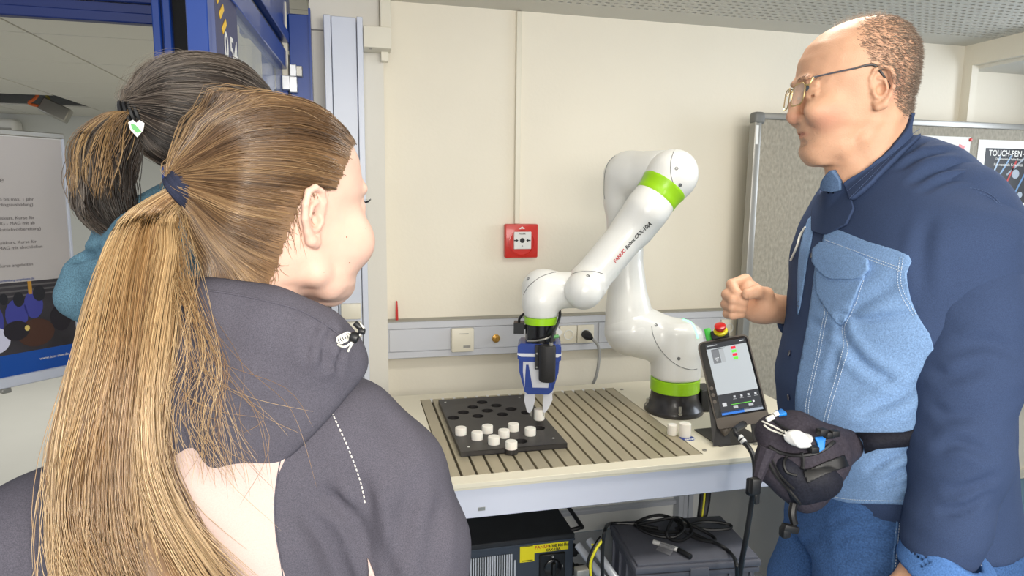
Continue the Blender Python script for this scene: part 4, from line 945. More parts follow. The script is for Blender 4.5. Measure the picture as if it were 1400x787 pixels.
geo('cable_run', tube([CP(942, 726, .02), CP(965, 737, .010), CP(985, 745, .008), CP(999, 756, .010), T(1006, 768, 1.83), T(1008, 790, 1.82), T(1008, 830, 1.83)], .0056), m_dark, co_)
mk = empty('marker_pen', tuple(CP(915, 748, 0)), 'white marker pen with a black cap taped on the crate lid', 'pen')
a, b, c = CP(893, 740, .008), CP(927, 751, .008), CP(945, 761, .008)
geo('barrel', cyb(a, b, .0075, .002, 16), m_white, mk); geo('cap', cyb(b, c, .0082, .002, 16), m_dark, mk)
u_ = (c-a)/np.linalg.norm(c-a); w_ = np.cross([0, 0, 1], u_)
geo('tape', join(*[box(a+u_*.052+np.array([0, 0, .0085])+w_*o_, (.05, s_, .0008), 0, R=(u_, w_, np.cross(u_, w_))) for o_, s_ in ((0, .012),)]+[box(a+u_*.052+np.array([0, 0, .001])+w_*o_, (.05, .03, .0008), 0, R=(u_, w_*.9+np.array([0, 0, -.4*np.sign(o_)]), np.array([0, 0, 1.0]))) for o_ in (-.016, .016)]), mat('clear_tape', (150, 150, 155), .2, alpha=.35), mk)
# ------------------------------------------------------------ figure helpers
from mathutils.geometry import delaunay_2d_cdt
_nr = np.random.default_rng(5); _nk = _nr.normal(size=(40, 3)); _nk /= np.linalg.norm(_nk, axis=1)[:, None]; _np = _nr.uniform(0, 6.28, 40)
def nz(x, y, z, f=20., o=0, n=7, st=(1, 1, 1)):
    """cheap smooth noise in -1..1: a few plane waves, warped"""
    x, y, z = x*st[0], y*st[1], z*st[2]; w = .35*np.sin(f*.6*(x+y*.7)+o)+.35*np.sin(f*.55*(z-y)+o*2); r = 0
    for i in range(n):
        k = _nk[(i+o*7) % 40]; fi = f*(0.7+.16*i); r = r+np.sin(fi*(k[0]*x+k[1]*y+k[2]*z)+_np[(i+o*3) % 40]+w*1.6)
    return r/n*1.8
class SDK(SDF):
    K = 1.12
    def ell(s, c, r, *a, **k): return SDF.ell(s, c, np.array(r)*s.K, *a, **k)
    def cap(s, a, b, ra, rb=None, *g, **k): return SDF.cap(s, a, b, ra*s.K, None if rb is None else rb*s.K, *g, **k)
    def loft(s, rings, *a, **k): return SDF.loft(s, [(r[0], r[1], r[2], r[3]*s.K, r[4]*s.K) for r in rings], *a, **k)
def heading(px, py, d): q = P(px, py, d)-CAM; return atan2(q[0], q[1])
class Frame:
    """person frame: x = to the right as seen from the camera, y = away, z = up, origin on the floor"""
    def __init__(s, px, py, d, k=1.0):
        s.k = k; s.o = P(px, py, d*k)*np.array([1, 1, 0]); s.h = heading(px, py, d)
        s.X = np.array([cos(s.h), -sin(s.h), 0]); s.Y = np.array([sin(s.h), cos(s.h), 0]); s.R = np.array([s.X, s.Y, [0, 0, 1.0]])
    def __call__(s, px, py, d): return s.R @ (P(px, py, d*s.k)-s.o)
    def w(s, v): return np.asarray(v) @ s.R+s.o
    def vec(s, v): return s.R @ np.asarray(v, float)
def pix(V):
    q = np.asarray(V)-CAM; d = q @ cF; return np.stack([700+FPX*(q @ cR)/d, 393.5-FPX*(q @ cU)/d], 1)
class Cast:
    def __init__(s, fr, vf): s.fr = fr; W_ = fr.w(vf[0]); s.b = BVHTree.FromPolygons(W_.tolist(), vf[1].tolist())
    def hit(s, a, b, off=.0):
        d = P(a, b, 1)-CAM; d /= np.linalg.norm(d); h = s.b.ray_cast(Vector(CAM), Vector(d))
        if h[0] is None: return None
        n = np.array(h[1]); n = n if np.dot(n, d) < 0 else -n
        return np.array(h[0])+n*off, n
def vnorm(V, Q):
    n = np.zeros_like(V); fn = np.cross(V[Q[:, 1]]-V[Q[:, 0]], V[Q[:, 3]]-V[Q[:, 0]])
    for k in range(4): np.add.at(n, Q[:, k], fn)
    return n/(np.linalg.norm(n, axis=1)[:, None]+1e-9)
def creases(fr, vf, lines):
    """fold lines of cloth: (outline in the photo's frame, width, depth); each is a valley with a soft ridge beside it"""
    V, Q = vf; V = np.array(V, float); N = vnorm(V, Q); c = Cast(fr, vf); D = np.zeros(len(V))
    for px, w, dp in lines:
        q = crom([(a, b, 0) for a, b in px], 10); P_ = [c.hit(a, b) for a, b, _ in q]; P_ = np.array([fr.R @ (h[0]-fr.o) for h in P_ if h is not None])
        if len(P_) < 2: continue
        m = np.nonzero(((V > P_.min(0)-5*w) & (V < P_.max(0)+5*w)).all(1))[0]; d2 = np.min(np.linalg.norm(V[m][:, None]-P_[None], axis=2), axis=1); i = np.argmin(np.linalg.norm(V[m][:, None]-P_[None], axis=2), axis=1); e = np.sin(np.pi*np.clip((i+.5)/len(P_), 0, 1))**.5
        D[m] += e*dp*(-np.exp(-(d2/w)**2)+.55*np.exp(-((d2-2.1*w)/w)**2))
    return V+N*D[:, None], Q
def line_on(cast, px, r, m, parent, name, off=.0006, sub=8, n=6, dash=None):
    q = crom([(a, b, 0) for a, b in px], sub); out = []
    for a, b, _ in q:
        h = cast.hit(a, b, off)
        if h is not None and (not out or np.linalg.norm(h[0]-out[-1]) < .08): out.append(h[0])
    if len(out) < 3: return
    out = np.array(out); o2 = out.copy(); o2[1:-1] = (out[:-2]+out[1:-1]*2+out[2:])/4; out = o2
    if not dash: return geo(name, tube(out, r, n, smooth=False), m, parent)
    seg = np.r_[0, np.cumsum(np.linalg.norm(np.diff(out, axis=0), axis=1))]; parts = []; t = 0
    while t+dash*.6 < seg[-1]:
        pts = [[np.interp(u, seg, out[:, k]) for k in range(3)] for u in (t, t+dash*.3, t+dash*.6)]; parts.append(tube(pts, r, 4, smooth=False)); t += dash
    if parts: return geo(name, join(*parts), m, parent)
def patch(cast, poly, m, parent, name, off=.0015, step=4.0, sub=4, relax=0):
    """a cloth panel laid on a surface: outline given in the photo's frame, draped on the mesh below it"""
    q = crom([(a, b, 0) for a, b in poly], sub, closed=True)[:, :2] if sub > 1 else np.array(poly, float)
    # densify
    out = []
    for i in range(len(q)):
        a, b = q[i], q[(i+1) % len(q)]; k = max(1, int(np.linalg.norm(b-a)/step)); out += [a+(b-a)*j/k for j in range(k)]
    B = np.array(out); n = len(B); lo, hi = B.min(0), B.max(0)
    gx_, gy_ = np.meshgrid(np.arange(lo[0], hi[0], step), np.arange(lo[1], hi[1], step)); pts = np.stack([gx_.ravel(), gy_.ravel()], 1)
    ins = np.zeros(len(pts), bool); j = n-1
    for i in range(n):
        c = ((B[i, 1] > pts[:, 1]) != (B[j, 1] > pts[:, 1])) & (pts[:, 0] < (B[j, 0]-B[i, 0])*(pts[:, 1]-B[i, 1])/(B[j, 1]-B[i, 1]+1e-12)+B[i, 0]); ins ^= c; j = i
    pts = pts[ins]
    v, e, f, _, _, _ = delaunay_2d_cdt([Vector(p) for p in np.concatenate([B, pts])], [(i, (i+1) % n) for i in range(n)], [list(range(n))], 1, .01)
    W_ = []; ok = []
    for p in v:
        h = cast.hit(p[0], p[1], off); ok.append(h is not None); W_.append(h[0] if h is not None else np.zeros(3))
    W_ = np.array(W_); ff = []
    for t in f:
        t = list(t)
        if all(ok[i] for i in t) and max(np.linalg.norm(W_[t[0]]-W_[t[1]]), np.linalg.norm(W_[t[1]]-W_[t[2]]), np.linalg.norm(W_[t[2]]-W_[t[0]])) < .05: ff.append(t)
    if not ff: return None
    lab = list(range(len(W_)))
    def fnd(i):
        while lab[i] != i: lab[i] = lab[lab[i]]; i = lab[i]
        return i
    for t in ff: a_, b_, c_ = map(fnd, t); lab[b_] = a_; lab[c_] = a_
    rts = [fnd(t[0]) for t in ff]; best = max(set(rts), key=rts.count); ff = [t for t, r_ in zip(ff, rts) if r_ == best]
    use = sorted({i for t in ff for i in t}); mp_ = {i: k for k, i in enumerate(use)}; W_ = W_[use]; ff = [[mp_[i] for i in t] for t in ff]
    if relax:
        nb = [set() for _ in W_]
        for t in ff:
            for i in range(3): nb[t[i]] |= {t[i-1], t[i-2]}
        for _ in range(relax): W_ = np.array([W_[i]*.4+.6*W_[list(nb[i])].mean(0) if nb[i] else W_[i] for i in range(len(W_))])
    o = geo(name, (W_, ff), m, parent, smooth=180)
    sm = o.modifiers.new('thick', 'SOLIDIFY'); sm.thickness = off*1.6; sm.offset = 0
    return o
def strands(name, lines, rad, mats, parent, attr=None, kind='stuff', taper=True):
    """lines: (n, k, 3) world points -> thin three-sided tubes in one mesh"""
    L = np.asarray(lines, np.float32); n, k, _ = L.shape
    Tn = np.gradient(L, axis=1); Tn /= np.linalg.norm(Tn, axis=2, keepdims=True)+1e-9
    ref = np.tile(np.array([.3, .5, .81], np.float32), (n, 1)); A = np.cross(Tn, ref[:, None, :]); A /= np.linalg.norm(A, axis=2, keepdims=True)+1e-9; Bn = np.cross(Tn, A)
    r = np.asarray(rad, np.float32).reshape(-1, 1)*np.ones((n, 1), np.float32); tp_ = np.ones(k)
    if taper: tp_[-1] = .25; tp_[-2] = .7
    r = r*tp_[None, :]
    Vv = np.stack([L+(A*cos(a)+Bn*sin(a))*r[:, :, None] for a in (0, 2*pi/3, 4*pi/3)], 2)    # n,k,3,3
    idx = np.arange(n*k*3).reshape(n, k, 3); q = []
    for c in range(3):
        d_ = (c+1) % 3; q.append(np.stack([idx[:, :-1, c], idx[:, :-1, d_], idx[:, 1:, d_], idx[:, 1:, c]], -1).reshape(-1, 4))
    at = {}
    if attr is not None: at['tone'] = np.repeat(np.asarray(attr), k*3)
    o = fast(name, (Vv.reshape(-1, 3), np.concatenate(q)), mats, parent, local=False, attrs=at)
    if kind: o['kind'] = kind
    return o
def hairmat(name, dark, mid, light, rough=.42):
    m = bpy.data.materials.new(name); m.use_nodes = True; nt = m.node_tree; b = nt.nodes['Principled BSDF']
    a = nt.nodes.new('ShaderNodeAttribute'); a.attribute_name = 'tone'; r = nt.nodes.new('ShaderNodeValToRGB'); e = r.color_ramp.elements
    e[0].color = rgb(*dark); e[1].color = rgb(*light); k = e.new(.5); k.color = rgb(*mid)
    nt.links.new(a.outputs['Fac'], r.inputs[0]); nt.links.new(r.outputs[0], b.inputs['Base Color']); b.inputs['Roughness'].default_value = rough; b.inputs['Specular IOR Level'].default_value = .75
    MATS[name] = m; return m
def skinmat(name, base, red, blot=.25, bump=.12):
    """skin with slightly redder blotches; 'lip' attribute tints lips and flushed parts"""
    m = mat(name, base, .5, var=.05, scale=30, bump=bump, bscale=420, sss=.12, spec=.4); nt = m.node_tree; b = nt.nodes['Principled BSDF']
    src = b.inputs['Base Color'].links[0].from_socket
    a = nt.nodes.new('ShaderNodeAttribute'); a.attribute_name = 'lip'; mx = nt.nodes.new('ShaderNodeMix'); mx.data_type = 'RGBA'
    nt.links.new(a.outputs['Fac'], mx.inputs['Factor']); nt.links.new(src, mx.inputs['A']); mx.inputs['B'].default_value = rgb(*red); nt.links.new(mx.outputs['Result'], b.inputs['Base Color']); return m
def clothmat(name, c, var=.12, scale=220, bump=.25, rough=.92, wv=None, twill=False):
    m = mat(name, c, rough, var=var, scale=scale*3.2, bump=bump*.5, detail=2, sheen=.0, spec=.15)
    return m
def head_sdf(q, ear=True, h=.003, low=-.16):
    """q: dict with prof [(u, front, back)], wid [(u, half)] in metres; frame (f forward, s left, u up), origin between the ears"""
    s = SDF((-.13, -.105, low), (.15, .105, .16), h)
    us = sorted({a for a, _, _ in q['prof']} | {a for a, _ in q['wid']}); pf = np.array(sorted(q['prof'])); wd = np.array(sorted(q['wid'])); rings = []
    for u in us:
        fr, bk, w = np.interp(u, pf[:, 0], pf[:, 1]), np.interp(u, pf[:, 0], pf[:, 2]), np.interp(u, wd[:, 0], wd[:, 1])
        rings.append((u, (fr+bk)/2, 0, (fr-bk)/2, w))
    # fine interpolation keeps the profile sharp
    rings = np.array(rings); uu = np.linspace(rings[0, 0], rings[-1, 0], 60); fine = [tuple([u]+[np.interp(u, rings[:, 0], rings[:, i]) for i in range(1, 5)]) for u in uu]
    s.loft(fine, k=.001, p=2.15)
    for op_ in q['feat']:
        kind, a = op_[0], op_[1:]
        for sg_ in ((1, -1) if op_[-1] == 'lr' else (1,)):
            fl_ = lambda p: (p[0], p[1]*sg_, p[2])
            a2 = a[:-1] if op_[-1] == 'lr' else a
            if kind == 'e': s.ell(fl_(a2[0]), a2[1], a2[2], a2[3])
            elif kind == 'p': s.path([fl_(p) for p in a2[0]], a2[1], a2[2], a2[3])
    if ear:
        for sg_ in (1, -1):
            E_ = q['ear']; c = E_['c']; th = E_.get('tilt', .15); S_ = E_.get('s', 1.0)
            def ep(f, u, o): f2 = f*cos(th)-u*sin(th); u2 = u*cos(th)+f*sin(th); return (c[0]+f2*S_, sg_*(c[1]+o*S_), c[2]+u2*S_)
            s.ell(ep(-.004, .004, .001), (.014*S_, .008, .024*S_), .006, 'u')
            s.path([ep(*v) for v in ((.009, .004, .003), (.010, .018, .005), (.004, .029, .009), (-.007, .0315, .013), (-.016, .026, .016), (-.019, .013, .017), (-.0165, -.002, .014), (-.010, -.015, .010), (-.003, -.024, .007), (.004, -.026, .004), (.007, -.018, .001))], [.0032, .0034, .0035, .0036, .0038, .0038, .0038, .0042, .0060, .0058, .004], .0035)
            s.path([ep(*v) for v in ((.000, .017, .008), (-.008, .012, .011), (-.0095, .000, .010), (-.005, -.011, .007), (.003, -.013, .006))], [.0024, .0030, .0032, .003, .0028], .003)
            s.path([ep(*v) for v in ((.006, -.010, .005), (.008, -.003, .006), (.007, .002, .005))], [.003, .0036, .003], .003)
            s.ell(ep(-.001, -.001, .008), (.0065*S_, .007, .009*S_), .003, 's')
            s.ell(ep(-.008, .020, .013), (.0055*S_, .0035, .0045*S_), .003, 's')
    return s
# ------------------------------------------------------------ the man
DM = 1.22
FM = Frame(1215, 450, DM)
man = empty('person', tuple(FM.o), 'bald man with glasses in a blue denim shirt, raising his fist beside the tablet', 'person', rz=-FM.h)
m_sk = skinmat('skin_man', (206, 160, 130), (192, 104, 90))
YH = radians(24); kh, kv, x0m, y0m = .00115/cos(YH), .00131, 1171, 133
def hm(x, y, s=0.0): return ((x0m-x)*kh, s, (y0m-y)*kv)
def hn(x, y, s): return hm(x-s*sin(YH)/.00115, y, s)             # x given as seen in the photo for a point s off the middle
def prof(lst): return [((y0m-y)*kv, (x0m-xf)*kh, (x0m-xb)*kh) for y, xf, xb in lst]
qm = dict(
    prof=prof([(29, 1180, 1188), (31, 1163, 1204), (34, 1150, 1215), (42, 1129, 1227), (52, 1113, 1235), (66, 1099, 1242), (84, 1090.5, 1245.5), (104, 1088, 1246), (112, 1088, 1246), (120, 1091, 1244), (128, 1093, 1242), (140, 1095, 1237), (150, 1096, 1232), (160, 1097, 1226), (170, 1097, 1218), (180, 1098.5, 1205), (190, 1101, 1190), (200, 1102.5, 1175), (209, 1105, 1158), (216, 1112, 1142), (220, 1122, 1132)]),
    wid=[((y0m-y)*kv, w) for y, w in ((29, .012), (31, .03), (34, .042), (42, .057), (52, .067), (66, .075), (84, .079), (108, .079), (133, .074), (150, .070), (169, .065), (185, .057), (200, .045), (209, .035), (216, .024), (220, .012))],
    feat=[('e', hm(1092, 113.5, .024), (.009, .022, .007), .010, 'u', 'lr'),
          ('e', hm(1088, 125, .034), (.016, .019, .012), .010, 's', 'lr'),
          ('e', hm(1104, 124.5, .033), (.0135, .0135, .0125), .003, 'u', 'lr'),
          ('p', [hm(1098, 120, .020), hm(1096, 118.5, .034), hm(1103, 121, .047)], [.0035, .0045, .004], .004, 'u', 'lr'),
          ('p', [hm(1098, 131, .021), hm(1097, 133, .034), hm(1104, 131, .046)], [.0035, .0045, .0035], .006, 'u', 'lr'),
          ('p', [hm(1093, 119), hm(1089.5, 130), hm(1087, 143), hm(1086.5, 156)], [.0085, .0068, .0088, .0115], .010, 'u'),
          ('e', hm(1088, 160.5), (.0135, .0125, .0110), .005, 'u'),
          ('e', hm(1098, 163.5, .0135), (.0115, .0085, .0092), .005, 'u', 'lr'),
          ('e', hm(1094, 170.5, .0070), (.006, .0038, .0035), .002, 's', 'lr'),
          ('e', hn(1128, 155, .050), (.026, .016, .018), .03, 'u', 'lr'),
          ('e', hm(1104, 175, 0), (.010, .024, .011), .010, 'u'),
          ('p', [hm(1099.5, 178.5, .0), hm(1102, 178.5, .012), hm(1109, 178, .022)], [.0038, .0034, .002], .004, 'u', 'lr'),
          ('p', [hm(1101.5, 186.5, .0), hm(1104, 186.5, .011), hm(1110, 184.5, .021)], [.0046, .0042, .002], .004, 'u', 'lr'),
          ('p', [hm(1096.5, 182.3, .0), hm(1099.5, 182.3, .012), hm(1106, 181, .021), hm(1111, 177.5, .030)], [.0026, .0026, .0026, .0022], .0025, 's', 'lr'),
          ('p', [hn(1106, 158, .018), hn(1113, 164, .026), hn(1121, 174, .034), hn(1125, 184, .037)], [.0020, .0030, .0028, .0015], .007, 's', 'lr'),
          ('e', hm(1112, 205.5), (.016, .021, .013), .014, 'u'),
          ('e', hm(1100.5, 195.5), (.006, .018, .004), .008, 's'),
          ('p', [hm(1125, 212, .020), hm(1148, 205, .036), hm(1170, 190, .047), hm(1180, 170, .054)], [.010, .012, .013, .010], .035, 'u', 'lr'),
          ('e', hm(1128, 213), (.022, .022, .010), .02, 'u'),
          ('p', [hn(1112, 135, .040), hn(1118, 137, .046), hn(1126, 134, .052)], [.0012, .0018, .001], .006, 's', 'lr'),
          ('p', [hn(1124, 119, .050), hn(1131, 117, .056), hn(1137, 113, .060)], [.0008, .0012, .0008], .005, 's', 'lr')],
    ear=dict(c=(-.006, .0715, .002), tilt=-.22, s=1.10))
sh_ = head_sdf(qm, h=.0024, low=-.20)
# neck, leaning back into the collar
sh_.cap(hm(1198, 165), hm(1202, 275), .056, .062, .02)
sh_.cap(hm(1176, 190), hm(1184, 275), .050, .056, .015)
sh_.path([hm(1206, 165, .050), hm(1185, 215, .042), hm(1160, 262, .018)], [.009, .010, .009], .014)
sh_.ell(hm(1163, 236), (.010, .012, .016), .012)
sh_.disp(lambda x, y, z: .0006*nz(x, y, z, 90, 3)+.0004*nz(x, y, z, 220, 5))
hv, hq = sh_.mesh()
HO = FM(x0m, y0m, 1.18)
HX_ = np.array([[-cos(YH), -sin(YH), 0], [sin(YH), -cos(YH), 0], [0, 0, 1.0]])          # rows: f, s, u in the person frame
def h2b(v): return np.asarray(v) @ HX_+HO
lip = np.zeros(len(hv))
def blob(c, r): d = np.linalg.norm((hv-np.array(c))/np.array(r), axis=1); return np.clip(1.3-d, 0, 1)
for c, r, w in ((hm(1103, 183), (.012, .024, .007), .7), (hm(1089, 161), (.016, .018, .012), .45), (hm(1118, 165, .05), (.03, .03, .024), .35), (hm(1118, 165, -.05), (.03, .03, .024), .35), (hm(1200, 128, .08), (.022, .02, .035), .35)): lip = np.maximum(lip, w*blob(c, r))
# raised fist and forearm, skin only
def fz_(x, y, dd): return FM(980+x/6.05, 350+y/6.05, 1.36+dd)
c_ = fz_(250, 350, 0); s = SDF(c_-np.array([.075, .10, .08]), c_+np.array([.19, .12, .08]), .0028)
s.path([fz_(225, 250, .030), fz_(440, 400, .018)], [.020, .024], .01).cap(fz_(250, 330, .02), fz_(420, 440, .01), .026, .027, .012)
s.cap(fz_(210, 400, .025), fz_(330, 450, .012), .022, .026, .012)
for pts, rr in (([(235, 200, .030), (125, 235, .006), (165, 310, -.016), (225, 350, -.018)], (.0135, .0118, .0105, .0098)),
                ([(200, 270, .036), (88, 318, .006), (135, 362, -.018), (215, 390, -.016)], (.0135, .0120, .0108, .0100)),
                ([(190, 350, .036), (80, 398, .008), (130, 424, -.014), (212, 435, -.012)], (.0130, .0115, .0105, .0098)),
                ([(190, 430, .034), (90, 474, .010), (130, 487, -.008), (200, 482, -.008)], (.0115, .0100, .0092, .0086))):
    s.path([fz_(*p) for p in pts], rr, .003)
s.path([fz_(410, 430, -.004), fz_(405, 320, -.020), fz_(330, 292, -.034), fz_(255, 312, -.036)], [.019, .0155, .0128, .0115], .006)
s.ell(fz_(390, 410, -.006), (.024, .022, .028), .012)
s.cap(fz_(420, 440, .006), fz_(540, 440, .022), .027, .0275, .014).cap(fz_(540, 440, .022), fz_(760, 470, .06), .0275, .036, .01)
for a, b in (((270, 300, -.05), (235, 400, -.03)), ): s.cap(fz_(*a), fz_(*b), .0015, .0015, .003, 's')
s.disp(lambda x, y, z: .0005*nz(x, y, z, 120, 2))
fist = s.mesh()
# hanging left hand below the near cuff
wr = FM(1262, 775, .985); s = SDF(wr-np.array([.07, .07, .22]), wr+np.array([.08, .08, .12]), .0035)
s.cap(FM(1292, 705, .99), wr+np.array([-.002, 0, -.01]), .030, .027, .01)
s.ell(wr+np.array([-.012, 0, -.055]), (.032, .019, .048), .02)
for k, (dx_, l, r) in enumerate(((-.034, .068, .0092), (-.020, .078, .0098), (-.004, .074, .0096), (.010, .060, .0085))):
    b = wr+np.array([dx_+.002, .002*k, -.085]); s.path([b, b+np.array([-.004, -.004, -l*.45]), b+np.array([.0, -.014, -l*.8]), b+np.array([.006, -.022, -l])], [r*1.1, r, r*.92, r*.8], .004)
s.path([wr+np.array([-.03, -.012, -.03]), wr+np.array([-.044, -.022, -.06]), wr+np.array([-.044, -.028, -.09])], [.014, .011, .009], .008)
hand = s.mesh()
# hidden body under the clothes: torso, arms, legs and shoes, one coarse surface
TB = FM(1217, 420, DM); g0 = radians(24)
s = SDF((-.42, -.36, -.02), (.36, .46, 1.62), .012)
rings = [(.86, 0, 0, .105, .15), (.95, 0, 0, .115, .165), (1.10, -.01, 0, .12, .15), (1.30, -.0, 0, .115, .17), (1.45, .01, 0, .09, .17), (1.54, .01, 0, .06, .10)]
cx0, cy0 = float(TB[0]), float(TB[1])
s.loft([(z, x+cx0, y+cy0, a, b, g0) for z, x, y, a, b in rings], .02)
fd = np.array([-cos(g0), -sin(g0), 0]); sd_ = np.array([sin(g0), -cos(g0), 0]); B0 = np.array([cx0, cy0, 0])
s.cap(B0+np.array([.01, 0, 1.5]), h2b(hm(1200, 215)), .055, .05, .03)
for sg_ in (1, -1):
    hp = B0+sd_*sg_*.09+np.array([0, 0, .90]); kn = B0+sd_*sg_*.10+fd*.02+np.array([0, 0, .48]); an = B0+sd_*sg_*.11+np.array([0, 0, .09])
    s.path([hp, kn, an], [.085, .055, .038], .03); s.path([an+np.array([0, 0, -.055])-fd*.05, an+np.array([0, 0, -.060])+fd*.14], [.034, .030], .02)
s.path([B0+sd_*.16+np.array([0, 0, 1.47]), FM(1333, 300, 1.07), FM(1335, 500, 1.03), FM(1285, 700, .99)], [.055, .045, .036, .028], .02)
EL = FM(1215, 470, 1.50)
s.path([B0-sd_*.16+np.array([0, 0, 1.47]), EL, fz_(700, 450, .05)], [.055, .042, .032], .02)
coarse = s.mesh()
def cat(*ms):
    V = []; Q = []; n = 0; 
    for v, q in ms: V.append(np.asarray(v)); Q.append(np.asarray(q)+n); n += len(v)
    return np.concatenate(V), np.concatenate(Q)
bodyv = cat((h2b(hv), hq), fist, hand, coarse); la = np.concatenate([lip, np.zeros(len(bodyv[0])-len(lip))])
# knuckles a little redder
body = fast('body', bodyv, [m_sk], man, attrs={'lip': la})
CH = Cast(FM, (h2b(hv), hq))
E_ = FM.w
def HW(x, y, s=0.0): return E_(h2b([hm(x, y, s)]))[0]
fW = FM.R.T @ HX_[0]; sW = FM.R.T @ HX_[1]
# eyes, brows
m_eye = mat('eye_white', (225, 215, 208), .2, coat=.5); m_iris = mat('iris_grey', (70, 80, 88), .2, coat=.6)
for sg_ in (1, -1):
    c = HW(1104, 125, .033*sg_); dr = fW*.96+sW*.28*sg_+np.array([0, 0, .02]); dr /= np.linalg.norm(dr); cc_ = c+fW*.0022
    e_ = geo('eyeball', lathe([(.0117*sin(pi*k/12), -.0117*cos(pi*k/12)) for k in range(13)], cc_, dr, 20, cap=False), m_eye, man)
    geo('iris', lathe([(0.0, .0121), (.003, .0120), (.0056, .0106)], cc_, dr, 16, cap=False), m_iris, e_)
m_hb = hairmat('hair_man', (74, 60, 50), (118, 99, 84), (182, 164, 144), .55)
def hair_short(name, n, region, ln, rad, dirf, tone=(.1, .9)):
    """short hairs standing on the scalp; region(v, n) -> probability"""
    nrm = np.zeros_like(hv); a = hv[hq[:, 1]]-hv[hq[:, 0]]; b = hv[hq[:, 3]]-hv[hq[:, 0]]; fn = np.cross(a, b)
    for k in range(4): np.add.at(nrm, hq[:, k], fn)
    nrm /= np.linalg.norm(nrm, axis=1)[:, None]+1e-9; pr_ = np.clip(region(hv), 0, 1); pr_ = pr_/pr_.sum(); i = rng.choice(len(hv), n, p=pr_); p = hv[i]+rng.normal(0, .0011, (n, 3)); no = nrm[i]; d = dirf(p, no); d /= np.linalg.norm(d, axis=1)[:, None]
    L_ = ln*rng.uniform(.6, 1.2, (n, 1)); p0 = p-no*.0008; pts = np.stack([p0, p0+d*L_*.5, p0+d*L_+no*L_*-.12], 1)
    W_ = E_(h2b(pts.reshape(-1, 3))).reshape(pts.shape); return strands(name, W_, rad, [m_hb], man, attr=rng.uniform(tone[0], tone[1], n))
def U(y): return (y0m-y)*kv
def Fx(x): return (x0m-x)*kh
def reg(v):
    f, s_, u = v[:, 0], np.abs(v[:, 1]), v[:, 2]
    sx = x0m-f/kh+s_*sin(YH)/.00115; sy = y0m-u/kv                                   # as seen in profile
    # hair edge in profile: from the crown down in front of the ear and round behind it to the nape
    edge = np.interp(sy, [28, 34, 45, 60, 75, 90, 100, 112, 122, 135, 150, 165], [1160, 1168, 1172, 1170, 1174, 1186, 1188, 1190, 1222, 1224, 1226, 1240])
    m_ = np.clip((sx-edge)/10+.5, 0, 1)*np.clip((165-sy)/12, 0, 1); top = np.clip((s_-.028)/.02, .35, 1)*(sy < 60)+(sy >= 60)
    ear_ = (np.abs(sx-1198) < 20)*(sy > 106)*(s_ > .074); return m_*top*(1-ear_)
dirh = lambda p, n: n*.45+np.array([-.75, 0, -.45])+rng.normal(0, .22, p.shape)
hair_short('hair', 17000, reg, .0085, .00032, dirh)
hair_short('hair_fringe', 260, lambda v: (v[:, 2] > U(40))*(v[:, 0] > Fx(1190))*(v[:, 0] < Fx(1120))*1.0, .012, .00022, lambda p, n: n+rng.normal(0, .3, p.shape), (.8, 1))
hair_short('eyebrow', 260, lambda v: np.exp(-((v[:, 2]-U(112))/.0035)**2)*(np.abs(v[:, 1]) > .014)*(np.abs(v[:, 1]) < .052)*(v[:, 0] > .06), .007, .00030, lambda p, n: n*.35+np.stack([-.3+0*p[:, 0], np.sign(p[:, 1])*1.0, .2+0*p[:, 0]], 1), (.1, .6))
hair_short('stubble', 2200, lambda v: np.exp(-((v[:, 2]-U(200))/.025)**2)*(v[:, 0] > -.02)*(v[:, 2] < U(172)), .0012, .00018, lambda p, n: n+rng.normal(0, .3, p.shape), (.2, 1))

# glasses
gl = empty('glasses', tuple(HW(1090, 135, 0)), 'thin metal rimmed glasses worn by the bald man', 'glasses')
m_gold = mat('frame_gold', (196, 172, 120), .3, metal=.8); m_gun = mat('temple_gunmetal', (62, 64, 74), .35, metal=.4); m_len = mat('lens_glass', (236, 236, 226), .02, alpha=.16, spec=.8)
def gl_c(sg_):  # lens outline in (s,u) around its centre, tilted to the face
    out = []
    for a, b in rrect(.050, .036, .013, 4): out.append((a, b*(1 if b > 0 else 1.05)))
    return out
for sg_ in (1, -1):
    cpt = HW(1083, 132, .0320*sg_)+fW*.0; lx = sW*.985*1-fW*.12*sg_; lx /= np.linalg.norm(lx); lz = np.array([0, 0, 1.0])-fW*.08; lz -= lx*(lz @ lx); lz /= np.linalg.norm(lz); ln_ = np.cross(lx, lz)
    P3 = [cpt+lx*a+lz*b for a, b in gl_c(sg_)]
    geo('rim', tube(P3, .0011, 6, 2, closed=True), m_gold, gl)
    geo('lens', prism(gl_c(sg_), cpt-ln_*.0004, lx, lz, .0008), m_len, gl)
    a = cpt+lx*.026*sg_+lz*.012; qx = lambda x, y, q: HW(x-q*sin(YH)/.00115, y, q*sg_); b = qx(1117, 114.5, .066); c = qx(1170, 105.5, .0785); e = qx(1189, 101.5, .0800); g_ = qx(1198, 104.5, .0790); hh = qx(1219, 132, .0715)
    geo('hinge', tube([a, a+lx*.005*sg_-fW*.004, b], .0015, 6), m_gold, gl)
    geo('temple', tube([b, (b+c)/2+sW*.003*sg_, c], .0015, 6), m_gun, gl); geo('temple_tip', tube([c, e, g_, (g_+hh)/2+sW*.003*sg_, hh], [.0016, .0023, .0024, .0024, .0022], 6), m_dark, gl)
    geo('nose_pad', lathe([(.0, -.001), (.003, 0), (.0, .001)], HW(1090, 135, .010*sg_), sW, 8, cap=False), m_len, gl)
a = HW(1082, 127, .008); b = HW(1082, 127, -.008); geo('bridge', tube([a, (a+b)/2+fW*.003+np.array([0, 0, .002]), b], .0011, 6), m_gold, gl)

